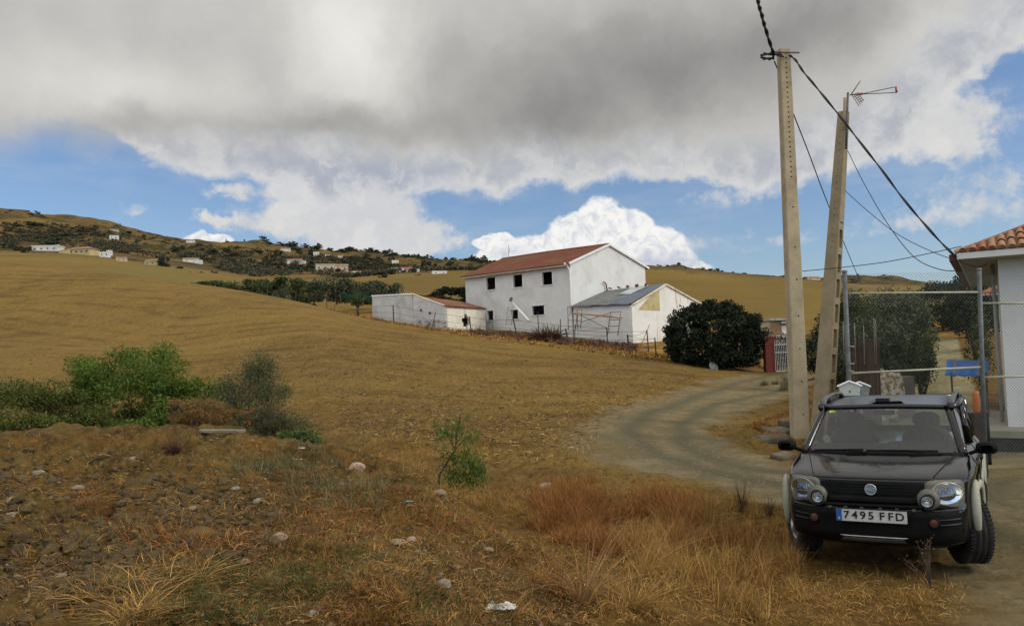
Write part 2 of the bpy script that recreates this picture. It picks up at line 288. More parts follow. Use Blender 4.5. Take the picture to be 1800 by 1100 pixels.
def ground_mat():
    m, t = new_mat('soil')
    p = t.n('ShaderNodeNewGeometry').outputs['Position']
    A = lambda n: t.n('ShaderNodeAttribute', attribute_name=n).outputs['Fac']
    fld, rd, md, yd, hl, dv, f2 = A('field'), A('road'), A('mound'), A('yard'), A('hill'), A('drive'), A('field_far')
    big = t.noise(p, .05, 5, .6); mid = t.noise(p, .6, 6, .6); fine = t.noise(p, 6, 8, .7); vf = t.noise(p, 42, 6, .75)
    # ploughed field: streaks following the tillage, pale stones
    fp = t.vm('MULTIPLY', p, (1., .32, 1.))
    st = t.noise(fp, .55, 7, .68, .8)
    st2 = t.noise(t.vm('MULTIPLY', p, (.35, 1.6, 1.)), 1.1, 6, .7, .6)
    cf = t.mix(t.mr(st, .36, .64), (.120, .076, .030), (.215, .140, .052))
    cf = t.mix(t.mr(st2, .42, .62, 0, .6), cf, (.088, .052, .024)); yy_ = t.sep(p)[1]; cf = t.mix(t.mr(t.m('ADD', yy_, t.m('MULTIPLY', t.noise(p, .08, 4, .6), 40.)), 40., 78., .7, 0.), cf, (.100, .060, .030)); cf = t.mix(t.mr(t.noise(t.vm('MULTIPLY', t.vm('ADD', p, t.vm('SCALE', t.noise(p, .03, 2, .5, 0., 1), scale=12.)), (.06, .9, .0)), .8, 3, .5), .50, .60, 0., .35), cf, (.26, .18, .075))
    cf = t.mix(t.mr(big, .40, .60, 0., .6), cf, (.240, .160, .060))
    cf = t.mix(t.mr(vf, .50, .66, 0., .7), cf, (.27, .20, .11)); cf = t.mix(t.mr(t.noise(fp, 3.6, 6, .78), .50, .62, 0., .7), cf, (.235, .165, .075)); cf = t.mix(t.mr(t.noise(p, 6.5, 5, .78), .37, .49, .9, 0.), cf, (.058, .038, .021))
    cf = t.mix(t.mr(t.noise(p, 9., 3, .6), .30, .45, .55, 0.), cf, (.075, .045, .025))
    sp = t.mr(t.vor(p, 2.3), .0, .055, 1., 0.); cf = t.mix(t.m('MULTIPLY', sp, .8), cf, (.45, .37, .25))
    pj = t.vm('ADD', p, t.vm('SCALE', t.noise(p, .022, 2, .5, 0., 1), scale=26.))
    rowc = t.m('SINE', t.m('MULTIPLY', t.vm('DOT_PRODUCT', pj, (.42, .90, 0.)), 2.3)); rowb = t.m('SINE', t.m('MULTIPLY', t.vm('DOT_PRODUCT', pj, (.42, .90, 0.)), .61))
    cf = t.mix(t.m('MULTIPLY', t.mr(rowc, .2, .95), t.mr(t.noise(p, .35, 4, .7), .42, .62, 0., .55)), cf, (.092, .055, .025))
    cf = t.mix(t.m('MULTIPLY', t.mr(rowb, .6, 1.), t.mr(t.noise(p, .12, 4, .7), .42, .60, 0., .22)), cf, (.27, .19, .08))
    # loose dark clods
    cm = t.mix(t.mr(mid, .35, .65), (.068, .046, .022), (.140, .094, .044))
    cm = t.mix(t.mr(fine, .42, .66, 0., .8), cm, (.200, .142, .070))
    cm = t.mix(t.mr(t.noise(p, 1.3, 5, .65), .50, .66, 0., .75), cm, (.185, .100, .035))
    cm = t.mix(t.mr(vf, .56, .72, 0., .5), cm, (.26, .20, .13))
    sp2 = t.mr(t.vor(p, 11.), .0, .13, 1., 0.); gate_ = t.mr(t.noise(p, 3.1, 3, .6), .50, .60)
    cm = t.mix(t.m('MULTIPLY', t.m('MULTIPLY', sp2, gate_), .85), cm, (.38, .31, .21))
    # verge / ditch: orange-brown dry litter
    cv = t.mix(t.mr(fine, .35, .65), (.090, .054, .022), (.200, .122, .045))
    cv = t.mix(t.mr(mid, .45, .65, 0., .6), cv, (.13, .085, .038))
    # gravel track
    cr = t.mix(t.mr(t.noise(p, 1.4, 6, .65), .35, .68), (.162, .136, .118), (.246, .210, .184))
    cr = t.mix(t.mr(t.noise(p, 45, 4, .8), .5, .72, 0., .7), cr, (.30, .27, .20)); cr = t.mix(t.mr(t.noise(p, 7., 6, .75), .50, .62, 0., .6), cr, (.085, .075, .055))
    cr = t.mix(t.mr(t.noise(p, .35, 4, .6, .6), .50, .64, 0., .6), cr, (.170, .128, .070))
    cr = t.mix(t.mr(t.noise(t.vm('MULTIPLY', p, (1.6, .5, 1)), .6, 4, .6), .52, .66, 0., .55), cr, (.125, .12, .105))
    cr = t.mix(t.m('MULTIPLY', A('rut'), .95), cr, t.mix(t.noise(p, 9., 4, .7), (.085, .080, .072), (.145, .138, .122)))
    # yard grass, far fields, scrubby hill
    cy = t.mix(t.mr(t.noise(p, .8, 6, .65), .38, .62), (.13, .075, .035), (.30, .185, .060))
    c2 = t.mix(t.mr(t.noise(p, .012, 5, .6, .4), .35, .65), (.135, .098, .040), (.200, .140, .052))
    c2 = t.mix(t.mr(t.noise(p, .25, 5, .7), .4, .65, 0., .35), c2, (.15, .095, .042))
    blobs = t.mr(t.noise(p, .0115, 2, .4, .5), .545, .62, 0., .6); c2 = t.mix(blobs, c2, (.135, .125, .065))
    ch = t.mix(t.mr(t.noise(p, .016, 6, .62, .3), .36, .6), (.085, .058, .032), (.145, .097, .047))
    ch = t.mix(t.mr(t.noise(p, .035, 6, .72), .50, .57, 0., .9), ch, (.028, .031, .016))
    ch = t.mix(t.mr(t.noise(p, .17, 4, .7), .52, .60, 0., .8), ch, (.030, .034, .016))
    ch = t.mix(t.mr(t.noise(p, .008, 3, .5), .56, .64, 0., .8), ch, (.155, .112, .050))
    cc = t.mix(t.mr(mid, .35, .65), (.20, .185, .155), (.30, .28, .235)); cc = t.mix(t.mr(fine, .5, .7, 0, .5), cc, (.14, .125, .10))
    c = cv
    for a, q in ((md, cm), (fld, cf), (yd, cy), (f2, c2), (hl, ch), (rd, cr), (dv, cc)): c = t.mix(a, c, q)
    c = t.vm('MULTIPLY', c, (1.01, .945, .61))
    h = t.m('ADD', t.m('MULTIPLY', fine, .6), t.m('MULTIPLY', vf, .4))
    h = t.m('ADD', h, t.m('MULTIPLY', t.vor(p, 9.), .35)); h = t.m('ADD', h, t.m('MULTIPLY', t.noise(p, 3.4, 6, .8), .7))
    return finish(m, t, c, .95, h, 1., .07, .1)
GM = ground_mat()
def build_ground():
    th = np.concatenate([np.radians(np.arange(-180, -44, 3.)), np.radians(np.arange(-44, 44.01, .105)), np.radians(np.arange(47, 180.1, 3.))])
    rr = [.6]
    while rr[-1] < 2600:
        r = rr[-1]; rr.append(r*(1.03 if r < 2.6 else 1.0052 if r < 24 else 1.009 if r < 120 else 1.014 if r < 1100 else 1.08))
    rr = np.array(rr); T, Rr = np.meshgrid(th, rr); x = (np.sin(T)*Rr).ravel(); y = (np.cos(T)*Rr).ravel()
    f = field(x, y); z = f['z'].copy(); k = f['k']; px = f['px']
    nt_, nr = len(th), len(rr)
    V = np.stack([x, y, z], 1)
    i = np.arange(nr-1)[:, None]*nt_+np.arange(nt_-1)[None]
    Q = np.stack([i, i+1, i+nt_+1, i+nt_], -1).reshape(-1, 4)
    wob = fbm(x, y, 3., 4, 77)*.35+fbm(x, y, .5, 3, 78)*.2
    att = dict(road=f['road'], drive=f['drive'], rut=f['rut'])
    att['mound'] = sstep(k+wob*.6, -1, 0)*(1-sstep(k+wob*.6, 3.0, 3.7))*(1-.8*sstep(px+wob*250, 780, 1080))
    left = 1-sstep(px+wob*60, 1330, 1420)
    att['field'] = sstep(k+wob*.3, 4.75, 5.1)*(1-sstep(k+wob*.05, 6.93, 7.0))*left
    att['yard'] = np.clip(sstep(k+wob*.05, 6.93, 7.0)*(1-sstep(k+wob*.2, 8.2, 8.6)), 0, 1)*np.where(px < 560, 1-sstep(k, 7.0, 7.3), 1)
    att['field_far'] = np.where(px < 560, sstep(k, 7.0, 7.3), sstep(k+wob*.2, 8.2, 8.6))*(1-sstep(k+wob*.5, 9.98, 10.1))
    att['hill'] = sstep(k+wob*.5, 9.98, 10.1)
    # split in named sheets
    qx = Q[:, 0]; zr = att['road'][qx]+att['drive'][qx] > .5; kk = k[qx]; pq = px[qx]
    zone = np.where(zr, 1, np.where(kk >= 10, 3, np.where((kk > 4.9) & ((pq < 1360) | (kk > 8.4)), 2, 0)))
    me0 = np_mesh('tmp', V, Q); nrm = np.zeros(len(V)*3, np.float32); me0.vertex_normals.foreach_get('vector', nrm); nrm = nrm.reshape(-1, 3); bpy.data.meshes.remove(me0)
    for zi, nm in enumerate(('ground', 'road', 'field', 'hills')):
        q = Q[zone == zi]; u, inv = np.unique(q, return_inverse=True); q = inv.reshape(-1, 4)
        me = np_mesh(nm, V[u], q)
        for a, v in att.items():
            at = me.attributes.new(a, 'FLOAT', 'POINT'); at.data.foreach_set('value', v[u].astype(np.float32))
        me.normals_split_custom_set_from_vertices([tuple(n) for n in nrm[u]])
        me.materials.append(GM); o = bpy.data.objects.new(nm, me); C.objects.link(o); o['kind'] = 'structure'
        o['label'] = {'ground': 'rough brown soil and dry litter of the foreground and yard', 'road': 'grey gravel track bending round to the gate', 'field': 'wide ploughed brown field sloping up to the farmhouse', 'hills': 'brown scrubby hills on the horizon'}[nm]
build_ground()
# ---------------------------------------------------------------- builders
def tag(o, label=None, cat=None, group=None, kind=None):
    if label: o['label'] = label
    if cat: o['category'] = cat
    if group: o['group'] = group
    if kind: o['kind'] = kind
    return o
def empty(name, loc, rz=0, label=None, cat=None, group=None):
    o = bpy.data.objects.new(name, None); C.objects.link(o); o.location = loc; o.rotation_euler = (0, 0, rz); o.empty_display_size = .2
    return tag(o, label, cat, group)
def copy_tree(o, parent=None):
    c = o.copy(); C.objects.link(c)
    if parent: c.parent = parent
    for ch in list(o.children): copy_tree(ch, c)
    return c
class MB:
    def __init__(s): s.v = []; s.f = []; s.sm = []
    def add(s, V, Fc, smooth=False):
        n = len(s.v); s.v += [tuple(v) for v in V]; s.f += [tuple(i+n for i in f) for f in Fc]; s.sm += [smooth]*len(Fc); return s
    def box(s, c, d, M=None, bev=0):
        hx, hy, hz = d[0]/2, d[1]/2, d[2]/2
        V = [Vector((x*hx, y*hy, z*hz)) for x in (-1, 1) for y in (-1, 1) for z in (-1, 1)]
        if M is not None: V = [M @ v for v in V]
        V = [v+Vector(c) for v in V]
        return s.add(V, [(0, 1, 3, 2), (4, 6, 7, 5), (0, 4, 5, 1), (2, 3, 7, 6), (0, 2, 6, 4), (1, 5, 7, 3)])
    def bar(s, a, b, w, h=None, upv=(0, 0, 1)):       # rectangular bar between two points
        a, b = Vector(a), Vector(b); d = (b-a); h = h or w; z = d.normalized(); u = Vector(upv)
        if abs(z.dot(u)) > .98: u = Vector((0, 1, 0))
        x = z.cross(u).normalized(); y = x.cross(z).normalized()
        V = [p+x*(i*w/2)+y*(j*h/2) for p in (a, b) for i, j in ((-1, -1), (1, -1), (1, 1), (-1, 1))]
        return s.add(V, [(3, 2, 1, 0), (4, 5, 6, 7), (0, 1, 5, 4), (1, 2, 6, 5), (2, 3, 7, 6), (3, 0, 4, 7)])
    def tube(s, pts, r, n=8, cap=True, smooth=True, sx=1.):
        pts = [Vector(p) for p in pts]; m = len(pts); rr = r if isinstance(r, (list, tuple)) else [r]*m; V = []; px = None
        for i, p in enumerate(pts):
            z = (pts[min(i+1, m-1)]-pts[max(i-1, 0)]).normalized()
            u = Vector((0, 0, 1)) if abs(z.z) < .95 else Vector((0, 1, 0))
            x = z.cross(u).normalized() if px is None else (px-z*px.dot(z)).normalized()
            px = x; y = z.cross(x)
            V += [p+(x*math.cos(2*math.pi*k/n)*sx+y*math.sin(2*math.pi*k/n))*rr[i] for k in range(n)]
        Fc = [(i*n+k, i*n+(k+1) % n, (i+1)*n+(k+1) % n, (i+1)*n+k) for i in range(m-1) for k in range(n)]
        if cap: Fc += [tuple(range(n))[::-1], tuple((m-1)*n+k for k in range(n))]
        return s.add(V, Fc, smooth)
    def lathe(s, prof, M, n=32, smooth=True, cap=True):  # prof: (radius, height) pairs along local z
        V = [M @ Vector((r*math.cos(2*math.pi*k/n), r*math.sin(2*math.pi*k/n), z)) for r, z in prof for k in range(n)]
        Fc = [(i*n+k, i*n+(k+1) % n, (i+1)*n+(k+1) % n, (i+1)*n+k) for i in range(len(prof)-1) for k in range(n)]
        if cap: Fc += [tuple(range(n))[::-1], tuple((len(prof)-1)*n+k for k in range(n))]
        return s.add(V, Fc, smooth)
    def grid(s, fn, nu, nv, smooth=True, u0=0., u1=1., v0=0., v1=1.):
        V = [fn(u0+(u1-u0)*i/nu, v0+(v1-v0)*j/nv) for i in range(nu+1) for j in range(nv+1)]
        Fc = [(i*(nv+1)+j, (i+1)*(nv+1)+j, (i+1)*(nv+1)+j+1, i*(nv+1)+j+1) for i in range(nu) for j in range(nv)]
        return s.add(V, Fc, smooth)
    def quad(s, *p): return s.add(p, [tuple(range(len(p)))])
    def prism(s, poly, dv):                            # polygon extruded by a vector
        n = len(poly); a = [Vector(p) for p in poly]; b = [p+Vector(dv) for p in a]
        return s.add(a+b, [tuple(range(n))[::-1], tuple(range(n, 2*n))]+[(i, (i+1) % n, n+(i+1) % n, n+i) for i in range(n)])
    def build(s, name, mat, parent=None, loc=None, bevel=0, fixn=True, rel=True):
        me = bpy.data.meshes.new(name); V = s.v
        if parent is not None and rel and loc is None and parent.get('_abs'):
            mi = parent['_inv']; Mi = Matrix([list(mi[k*4:k*4+4]) for k in range(4)]); V = [tuple(Mi @ Vector(v)) for v in V]
        me.from_pydata(V, [], s.f); me.polygons.foreach_set('use_smooth', s.sm)
        if fixn:
            bm = bmesh.new(); bm.from_mesh(me)
            if getattr(s, 'weld', False): bmesh.ops.remove_doubles(bm, verts=bm.verts, dist=1e-4)
            bmesh.ops.recalc_face_normals(bm, faces=bm.faces); bm.to_mesh(me); bm.free()
        me.materials.append(mat); o = bpy.data.objects.new(name, me); C.objects.link(o)
        if parent is not None: o.parent = parent
        if loc is not None: o.location = loc
        if bevel:
            b = o.modifiers.new('bevel', 'BEVEL'); b.width = bevel; b.segments = 2; b.limit_method = 'ANGLE'; b.harden_normals = False
        return o
def anchor(name, loc, label, cat, group=None):         # an Empty at the base of a thing whose parts are written in world coordinates
    o = empty(name, loc, 0, label, cat, group); o['_abs'] = 1
    Mi = Matrix.Translation(-Vector(loc)); o['_inv'] = [x for r in Mi for x in r]; return o
ANCH = []
def rotm(rx=0, ry=0, rz=0): return (Matrix.Rotation(rz, 3, 'Z') @ Matrix.Rotation(ry, 3, 'Y') @ Matrix.Rotation(rx, 3, 'X'))
# ---------------------------------------------------------------- plain materials
def M_(name, a, b=None, scale=3., rough=.85, bs=0., bump=.3, spec=.3, detail=5, lo=.35, hi=.65, dirt=None, dscale=1., island=0., **kw):
    m, t = new_mat(name); p = t.n('ShaderNodeTexCoord').outputs['Object']
    b = b or tuple(x*.8 for x in a)
    n = t.noise(p, scale, detail, .62); c = t.mix(t.mr(n, lo, hi), a, b)
    if dirt: c = t.mix(t.mr(t.noise(p, dscale, 5, .65, .4), .50, .70, 0., .8), c, dirt)
    if island:
        ri = t.n('ShaderNodeNewGeometry').outputs['Random Per Island']
        hs = t.n('ShaderNodeHueSaturation'); t.set(hs.inputs['Value'], t.m('MULTIPLY_ADD', ri, 2*island, 1-island)); t.set(hs.inputs['Color'], c)
        t.set(hs.inputs['Hue'], t.m('MULTIPLY_ADD', t.m('FRACT', t.m('MULTIPLY', ri, 7.3)), .05, .475)); c = hs.outputs[0]
    return finish(m, t, c, rough, t.noise(p, bs, 5, .7) if bs else None, bump, .01, spec, **kw)
def leaf_mat(name, a, b, island=.35, trans=.25, scale=1.2):
    m, t = new_mat(name); g = t.n('ShaderNodeNewGeometry'); ri = g.outputs['Random Per Island']
    n = t.noise(g.outputs['Position'], scale, 3, .6); f = t.m('ADD', t.m('MULTIPLY', ri, .6), t.m('MULTIPLY', n, .6), clamp=True)
    c = t.mix(t.mr(f, .25, .85), a, b)
    hs = t.n('ShaderNodeHueSaturation'); t.set(hs.inputs['Value'], t.m('MULTIPLY_ADD', t.m('FRACT', t.m('MULTIPLY', ri, 5.7)), 2*island, 1-island)); t.set(hs.inputs['Color'], c); c = hs.outputs[0]
    bs = t.n('ShaderNodeBsdfPrincipled'); t.set(bs.inputs['Base Color'], c); bs.inputs['Roughness'].default_value = .6; bs.inputs['Specular IOR Level'].default_value = .25
    o = t.n('ShaderNodeOutputMaterial')
    if trans:
        tr = t.n('ShaderNodeBsdfTranslucent'); t.set(tr.inputs[0], c); mx = t.n('ShaderNodeMixShader'); mx.inputs[0].default_value = trans
        m.node_tree.links.new(bs.outputs[0], mx.inputs[1]); m.node_tree.links.new(tr.outputs[0], mx.inputs[2]); m.node_tree.links.new(mx.outputs[0], o.inputs[0])
    else: m.node_tree.links.new(bs.outputs[0], o.inputs[0])
    return m
def glass_mat(name, col=(.6, .68, .66), rough=.02, mixv=.25, ior=1.45):
    """thin pane: mostly clear with a fresnel reflection"""
    m, t = new_mat(name); tr = t.n('ShaderNodeBsdfTransparent'); tr.inputs[0].default_value = c4(col)
    gl = t.n('ShaderNodeBsdfGlossy'); gl.inputs['Roughness'].default_value = rough; fr = t.n('ShaderNodeFresnel'); fr.inputs[0].default_value = ior
    mx = t.n('ShaderNodeMixShader'); t.set(mx.inputs[0], t.m('ADD', fr.outputs[0], mixv, clamp=True)); L = m.node_tree.links.new
    L(tr.outputs[0], mx.inputs[1]); L(gl.outputs[0], mx.inputs[2]); o = t.n('ShaderNodeOutputMaterial'); L(mx.outputs[0], o.inputs[0]); return m
# ---------------------------------------------------------------- the car
def make_car():
    W_ = 1.10; PWD = 1.02
    paint = M_('car_paint', (.0015, .002, .0035), (.003, .003, .004), 2., .13, spec=.35, Coat_Weight=.3, Coat_Roughness=.03, dirt=(.007, .006, .005), dscale=2.5)
    blackp = M_('black_plastic', (.003, .003, .003), (.006, .006, .0055), 6., .65, 60, .15, spec=.12)
    clad = M_('cream_cladding', (.34, .335, .255), (.28, .275, .21), 5., .5, 80, .1)
    taupe = M_('lamp_surround', (.125, .118, .098), (.10, .094, .078), 5., .5)
    silver = M_('silver_trim', (.45, .45, .44), (.35, .35, .34), 9., .35, Metallic=.7)
    chrome = M_('lamp_reflector', (.75, .76, .78), (.45, .46, .48), 26., .14, Metallic=1.)
    lens = glass_mat('lamp_lens', (.9, .92, .93), .03, .06)
    gls = glass_mat('car_glass', (.78, .86, .82), .02, .05)
    rubber = M_('tyre_rubber', (.012, .012, .012), (.022, .02, .018), 8., .85, 50, .3, dirt=(.05, .042, .03), dscale=3.)
    rimm = M_('wheel_alloy', (.38, .38, .39), (.28, .28, .28), 6., .35, Metallic=.8)
    seatm = M_('seat_fabric', (.022, .022, .024), (.03, .03, .032), 30., .9)
    orange = M_('indicator', (.11, .035, .022), (.08, .028, .018), 30., .3)
    fc = P(1533, 905, 7.58); PHI = R(30)
    root = empty('parked_car', (fc.x, fc.y, 0), -PHI, 'black compact off-road car with cream wheel arch trims parked facing the camera on the track', 'car')
    root.location.z = .05; root.rotation_euler = (R(.3), R(-.5), -PHI); root.scale = (1, 1, .97)
    def sc(v):
        k = min(1, max(0, v[1]/1.05)); k = k*k*(3-2*k); return (v[0]*W_*(.89+.11*k), v[1], v[2])
    def B(mb, name, mat, par=root, **k):
        mb.v = [sc(v) for v in mb.v] if not k.pop('raw', False) else mb.v
        return mb.build(name, mat, par, **k)
    L0 = 3.5
    def ip(z, tab):
        for (a, va), (b, vb) in zip(tab, tab[1:]):
            if z <= b:
                t = max(0, (z-a)/(b-a)); t = t*t*(3-2*t)*.4+t*.6; return va+(vb-va)*t
        return tab[-1][1]
    Y0 = [(.24, .13), (.29, .05), (.36, .015), (.58, .0), (.63, .03), (.66, .05), (.84, .075), (.875, .11), (.90, .18), (.925, .30), (.95, .44), (.975, .60), (1.0, .76), (1.02, .90)]
    HW = [(.24, .72), (.30, .765), (.45, .785), (.75, .79), (.85, .785), (.90, .765), (.95, .735), (1.0, .705), (1.02, .69)]
    N_ = 3.4; DC = .52
    def fy(x, z):                                      # y of the front skin
        w_ = ip(z, HW); q = min(1, abs(x)/w_); return ip(z, Y0)+DC*(1-(1-q**N_)**(1/N_))
    zs = [.24, .265, .29, .32, .36, .42, .50, .56, .58, .605, .63, .66, .70, .76, .82, .84, .86, .875, .8875, .90, .9125, .925, .9375, .95, .9625, .975, .9875, 1.0, 1.02]
    def outline(z):
        w_ = ip(z, HW); y0 = ip(z, Y0); pts = []
        K = 40
        for i in range(K+1):
            a = math.pi*i/K; c, s = math.cos(a), math.sin(a); x = -w_*(1 if c > 0 else -1)*abs(c)**(2/N_); pts.append((x, y0+DC*(1-abs(s)**(2/N_)), z))
        yr = L0-.04-.12*max(0, (z-.8)/.22)
        for i in range(25):
            a = math.pi*i/24; c, s = math.cos(a), math.sin(a); x = w_*(1 if c > 0 else -1)*abs(c)**(2/4.); pts.append((x, yr-.35*(1-abs(s)**(2/4.)), z))
        return pts
    rings = [outline(z) for z in zs]; n = len(rings[0]); b = MB()
    V = [v for r in rings for v in r]; Fc = [(i*n+k, i*n+(k+1) % n, (i+1)*n+(k+1) % n, (i+1)*n+k) for i in range(len(rings)-1) for k in range(n)]
    Fc += [tuple(range(n))[::-1], tuple((len(rings)-1)*n+k for k in range(n))]
    b.add(V, Fc, True); body = B(b, 'body', paint)
    # wheel wells cut from the body, the cutter is deleted again
    cut = MB()
    for yy in (.72, 3.0-.02):
        for sx in (-1, 1):
            cut.lathe([(.37, -.30), (.37, .30)], Matrix.Translation((sx*.70*W_, yy, .34)) @ Matrix.Rotation(R(90), 4, 'Y'), 28, False)
    co = cut.build('cut', blackp, root); bo = body.modifiers.new('b', 'BOOLEAN'); bo.object = co; bo.operation = 'DIFFERENCE'; bo.solver = 'EXACT'
    bpy.context.view_layer.update(); dg = bpy.context.evaluated_depsgraph_get(); nm = bpy.data.meshes.new_from_object(body.evaluated_get(dg)); body.modifiers.clear(); body.data = nm
    bpy.data.objects.remove(co)
    for p in nm.polygons: p.use_smooth = True
    nm.set_sharp_from_angle(angle=R(38))
    def patch(x0, x1, z0, z1, off, nu=20, nv=8, shape=None):
        """piece lying on the front skin; shape(u, v) may return (x, z) instead"""
        mb = MB()
        def fn(u, v):
            x, z = (x0+(x1-x0)*u, z0+(z1-z0)*v) if shape is None else shape(u, v)
            e = min(u, 1-u, v, 1-v) if shape is None else 1-v
            o_ = off*min(1, e/.08+.0)
            return (x, fy(x, z)-o_-.003, z)
        mb.grid(fn, nu, nv); return mb
    def ell(cx, cz, rx, rz, off, dome=0., nu=28, nv=6):
        mb = MB()
        def fn(u, v):
            a = 2*math.pi*u; x = cx+rx*v*math.cos(a); z = cz+rz*v*math.sin(a)
            return (x, fy(cx, cz)*.0+fy(x, z)-off-dome*(1-v*v)-.002, z)
        mb.grid(fn, nu, nv); return mb
    # bumper: black lower mass with a raised plastic band, air intake, skid strip
    mb = patch(-.70, .70, .615, .655, .028, 40, 4); mb2 = patch(-.43, .43, .655, .715, .04, 24, 6); mb.add(mb2.v, mb2.f, True); bp_ = B(mb, 'bumper', blackp)
    mb = patch(-.735, .735, .27, .60, .012, 44, 10); B(mb, 'lower_bumper', blackp)
    q = patch(-.45, .45, .715, .85, .004, 24, 6); B(q, 'grille_panel', blackp)
    g = MB()
    for i in range(4): q = patch(-.34, .34, .735+i*.028, .747+i*.028, .012, 16, 2); g.add(q.v, q.f, True)
    B(g, 'grille', M_('grille_dark', (.007, .007, .007), None, 5., .7, spec=.15))
    cg = M_('clip_grey', (.09, .085, .075), None, 5., .5)
    for xx in (-.36, -.22, -.08, .08, .22, .36): g = MB(); g.box((xx, fy(xx, .607)-.034, .609), (.028, .02, .02)); B(g, 'intake_clip', cg)
    mb = patch(-.30, .30, .285, .335, .02, 20, 5); B(mb, 'skid_plate', M_('skid_grey', (.10, .10, .098), (.07, .07, .07), 8., .4, Metallic=.4))
    mb = patch(-.30, .31, .340, .352, .034, 20, 3); B(mb, 'skid_strip', silver)
    # hood with a shut line, wiper shadows are left to the renderer
    h = MB()
    for sx in (-1, 1):
        pts = [(sx*(.52+.10*t), fy(sx*(.52+.10*t), .885+.12*t)-.003, .888+.1195*t) for t in [i/10 for i in range(11)]]
        h.tube(pts, .005, 5)
    pts = [(x, fy(x, .868)-.002, .868) for x in [-.52+i*.052 for i in range(21)]]; h.tube(pts, .005, 5)
    B(h, 'hood_seam', M_('seam_black', (.002, .002, .002), None, 3., .6))
    # lamps
    for sx in (-1, 1):
        def pod(u, v, sx=sx):
            a = 2*math.pi*u; c, s = math.cos(a), math.sin(a); e = 5.; rx, rz = .150, .122
            x = sx*.600+rx*v*(1 if c > 0 else -1)*abs(c)**(2/e); z = .745+rz*v*(1 if s > 0 else -1)*abs(s)**(2/e); return (max(-.772, min(.772, x)), z)
        def dz(u, v): pass
        mb = MB(); mb.grid(lambda u, v: (lambda x, z: (x, fy(x, z)-.003-.022*min(1, (1-v)/.16), z))(*pod(u, v)), 48, 12)
        hl = B(mb, 'headlight', taupe, root)
        q = ell(sx*.622, .750, .118, .098, .030, -.012); B(q, 'reflector', chrome, hl)
        rg = MB(); rg.tube([(sx*.622+.118*math.cos(a), fy(sx*.622+.118*math.cos(a), .75+.098*math.sin(a))-.031, .750+.098*math.sin(a)) for a in [2*math.pi*i/32 for i in range(33)]], .006, 6, False); B(rg, 'lens_ring', silver, hl)
        rb = MB(); rb.tube([(sx*.622+x, fy(sx*.622+x, .733)-.040, .735-.02*abs(x)) for x in [-.105+.021*i for i in range(11)]], .006, 6)
        for a in range(7): rb.box((sx*.622-.07+.022*a, fy(sx*.622-.07+.022*a, .77)-.034, .775+.010*math.cos(a*2.1)), (.012, .006, .022+.012*(a % 3)))
        B(rb, 'lamp_baffle', M_('lamp_grey', (.22, .22, .23), (.55, .55, .56), 40., .3), hl)
        q = ell(sx*.622, .750, .116, .096, .042, .012); B(q, 'lens', lens, hl)
        # round spot lamp in its own housing
        mb = ell(sx*.475, .700, .098, .088, .045, .03); y_ = fy(sx*.475, .70)
        mb = MB(); Mx = Matrix.Translation((sx*.478, y_-.045, .700)) @ Matrix.Rotation(R(90), 4, 'X')
        mb.lathe([(.098, -.07), (.096, -.02), (.088, .01), (.062, .03), (.056, .03), (.052, .0), (.0, -.005)], Mx, 32, cap=False)
        sp = B(mb, 'spot_lamp', taupe, root)
        mb = MB(); Mx = Matrix.Translation((sx*.470, y_-.077, .690)) @ Matrix.Rotation(R(90), 4, 'X'); mb.lathe([(.060, 0), (.062, .012), (.052, .016), (.048, .002)], Mx, 28, cap=False); B(mb, 'lamp_ring', M_('ring_black', (.012, .012, .012), None, 4., .3), sp)
        mb = MB(); mb.lathe([(.048, .003), (.036, -.006), (.026, .004), (.022, -.008), (.0, -.010)], Mx, 28, cap=False); B(mb, 'reflector', chrome, sp)
        mb = MB(); mb.lathe([(.050, .008), (.03, .014), (.0, .016)], Mx, 24, cap=False); B(mb, 'lens', lens, sp)
        # indicator and fog recess low in the bumper
        mb = patch(sx*.62-.10, sx*.62+.10, .465, .485, .024, 8, 2); q = patch(sx*.62-.10, sx*.62+.10, .515, .53, .024, 8, 2); mb.add(q.v, q.f, True); B(mb, 'bumper_vent', M_('vent_grey', (.035, .034, .032), None, 5., .6))
        mb = MB(); Mx = Matrix.Translation((sx*.515, fy(.515, .50)-.018, .498)) @ Matrix.Rotation(R(90), 4, 'X'); mb.lathe([(.052, -.02), (.05, .012), (.038, .016), (.036, .008)], Mx, 24, cap=False); fg = B(mb, 'fog_lamp', blackp, root)
        mb = MB(); mb.lathe([(.037, .009), (.02, .014), (.0, .016)], Mx, 20, cap=False); B(mb, 'lens', orange, fg)
    # badge
    mb = MB(); Mx = Matrix.Translation((0, fy(0, .775)-.018, .775)) @ Matrix.Rotation(R(86), 4, 'X'); mb.lathe([(.052, -.01), (.052, .010), (.046, .013), (.043, .009)], Mx, 32, cap=False); bd_ = B(mb, 'badge', silver)
    mb = MB(); mb.lathe([(.043, .010), (.0, .012)], Mx, 28, cap=False); B(mb, 'badge_disc', M_('badge_blue', (.16, .18, .26), None, 4., .3), bd_)
    def text(body, size, mat, par, M4, name, ext=.002, sx=1., bold=.0):
        cu_ = bpy.data.curves.new(name, 'FONT'); cu_.body = body; cu_.size = size; cu_.extrude = ext; cu_.align_x = 'CENTER'; cu_.align_y = 'CENTER'; cu_.offset = bold
        to = bpy.data.objects.new(name, cu_); C.objects.link(to); bpy.context.view_layer.update()
        me = bpy.data.meshes.new_from_object(to.evaluated_get(bpy.context.evaluated_depsgraph_get())); bpy.data.objects.remove(to)
        me.transform(M4 @ Matrix.Diagonal((sx, 1, 1, 1))); me.materials.clear(); me.materials.append(mat); o = bpy.data.objects.new(name, me); C.objects.link(o); o.parent = par; return o
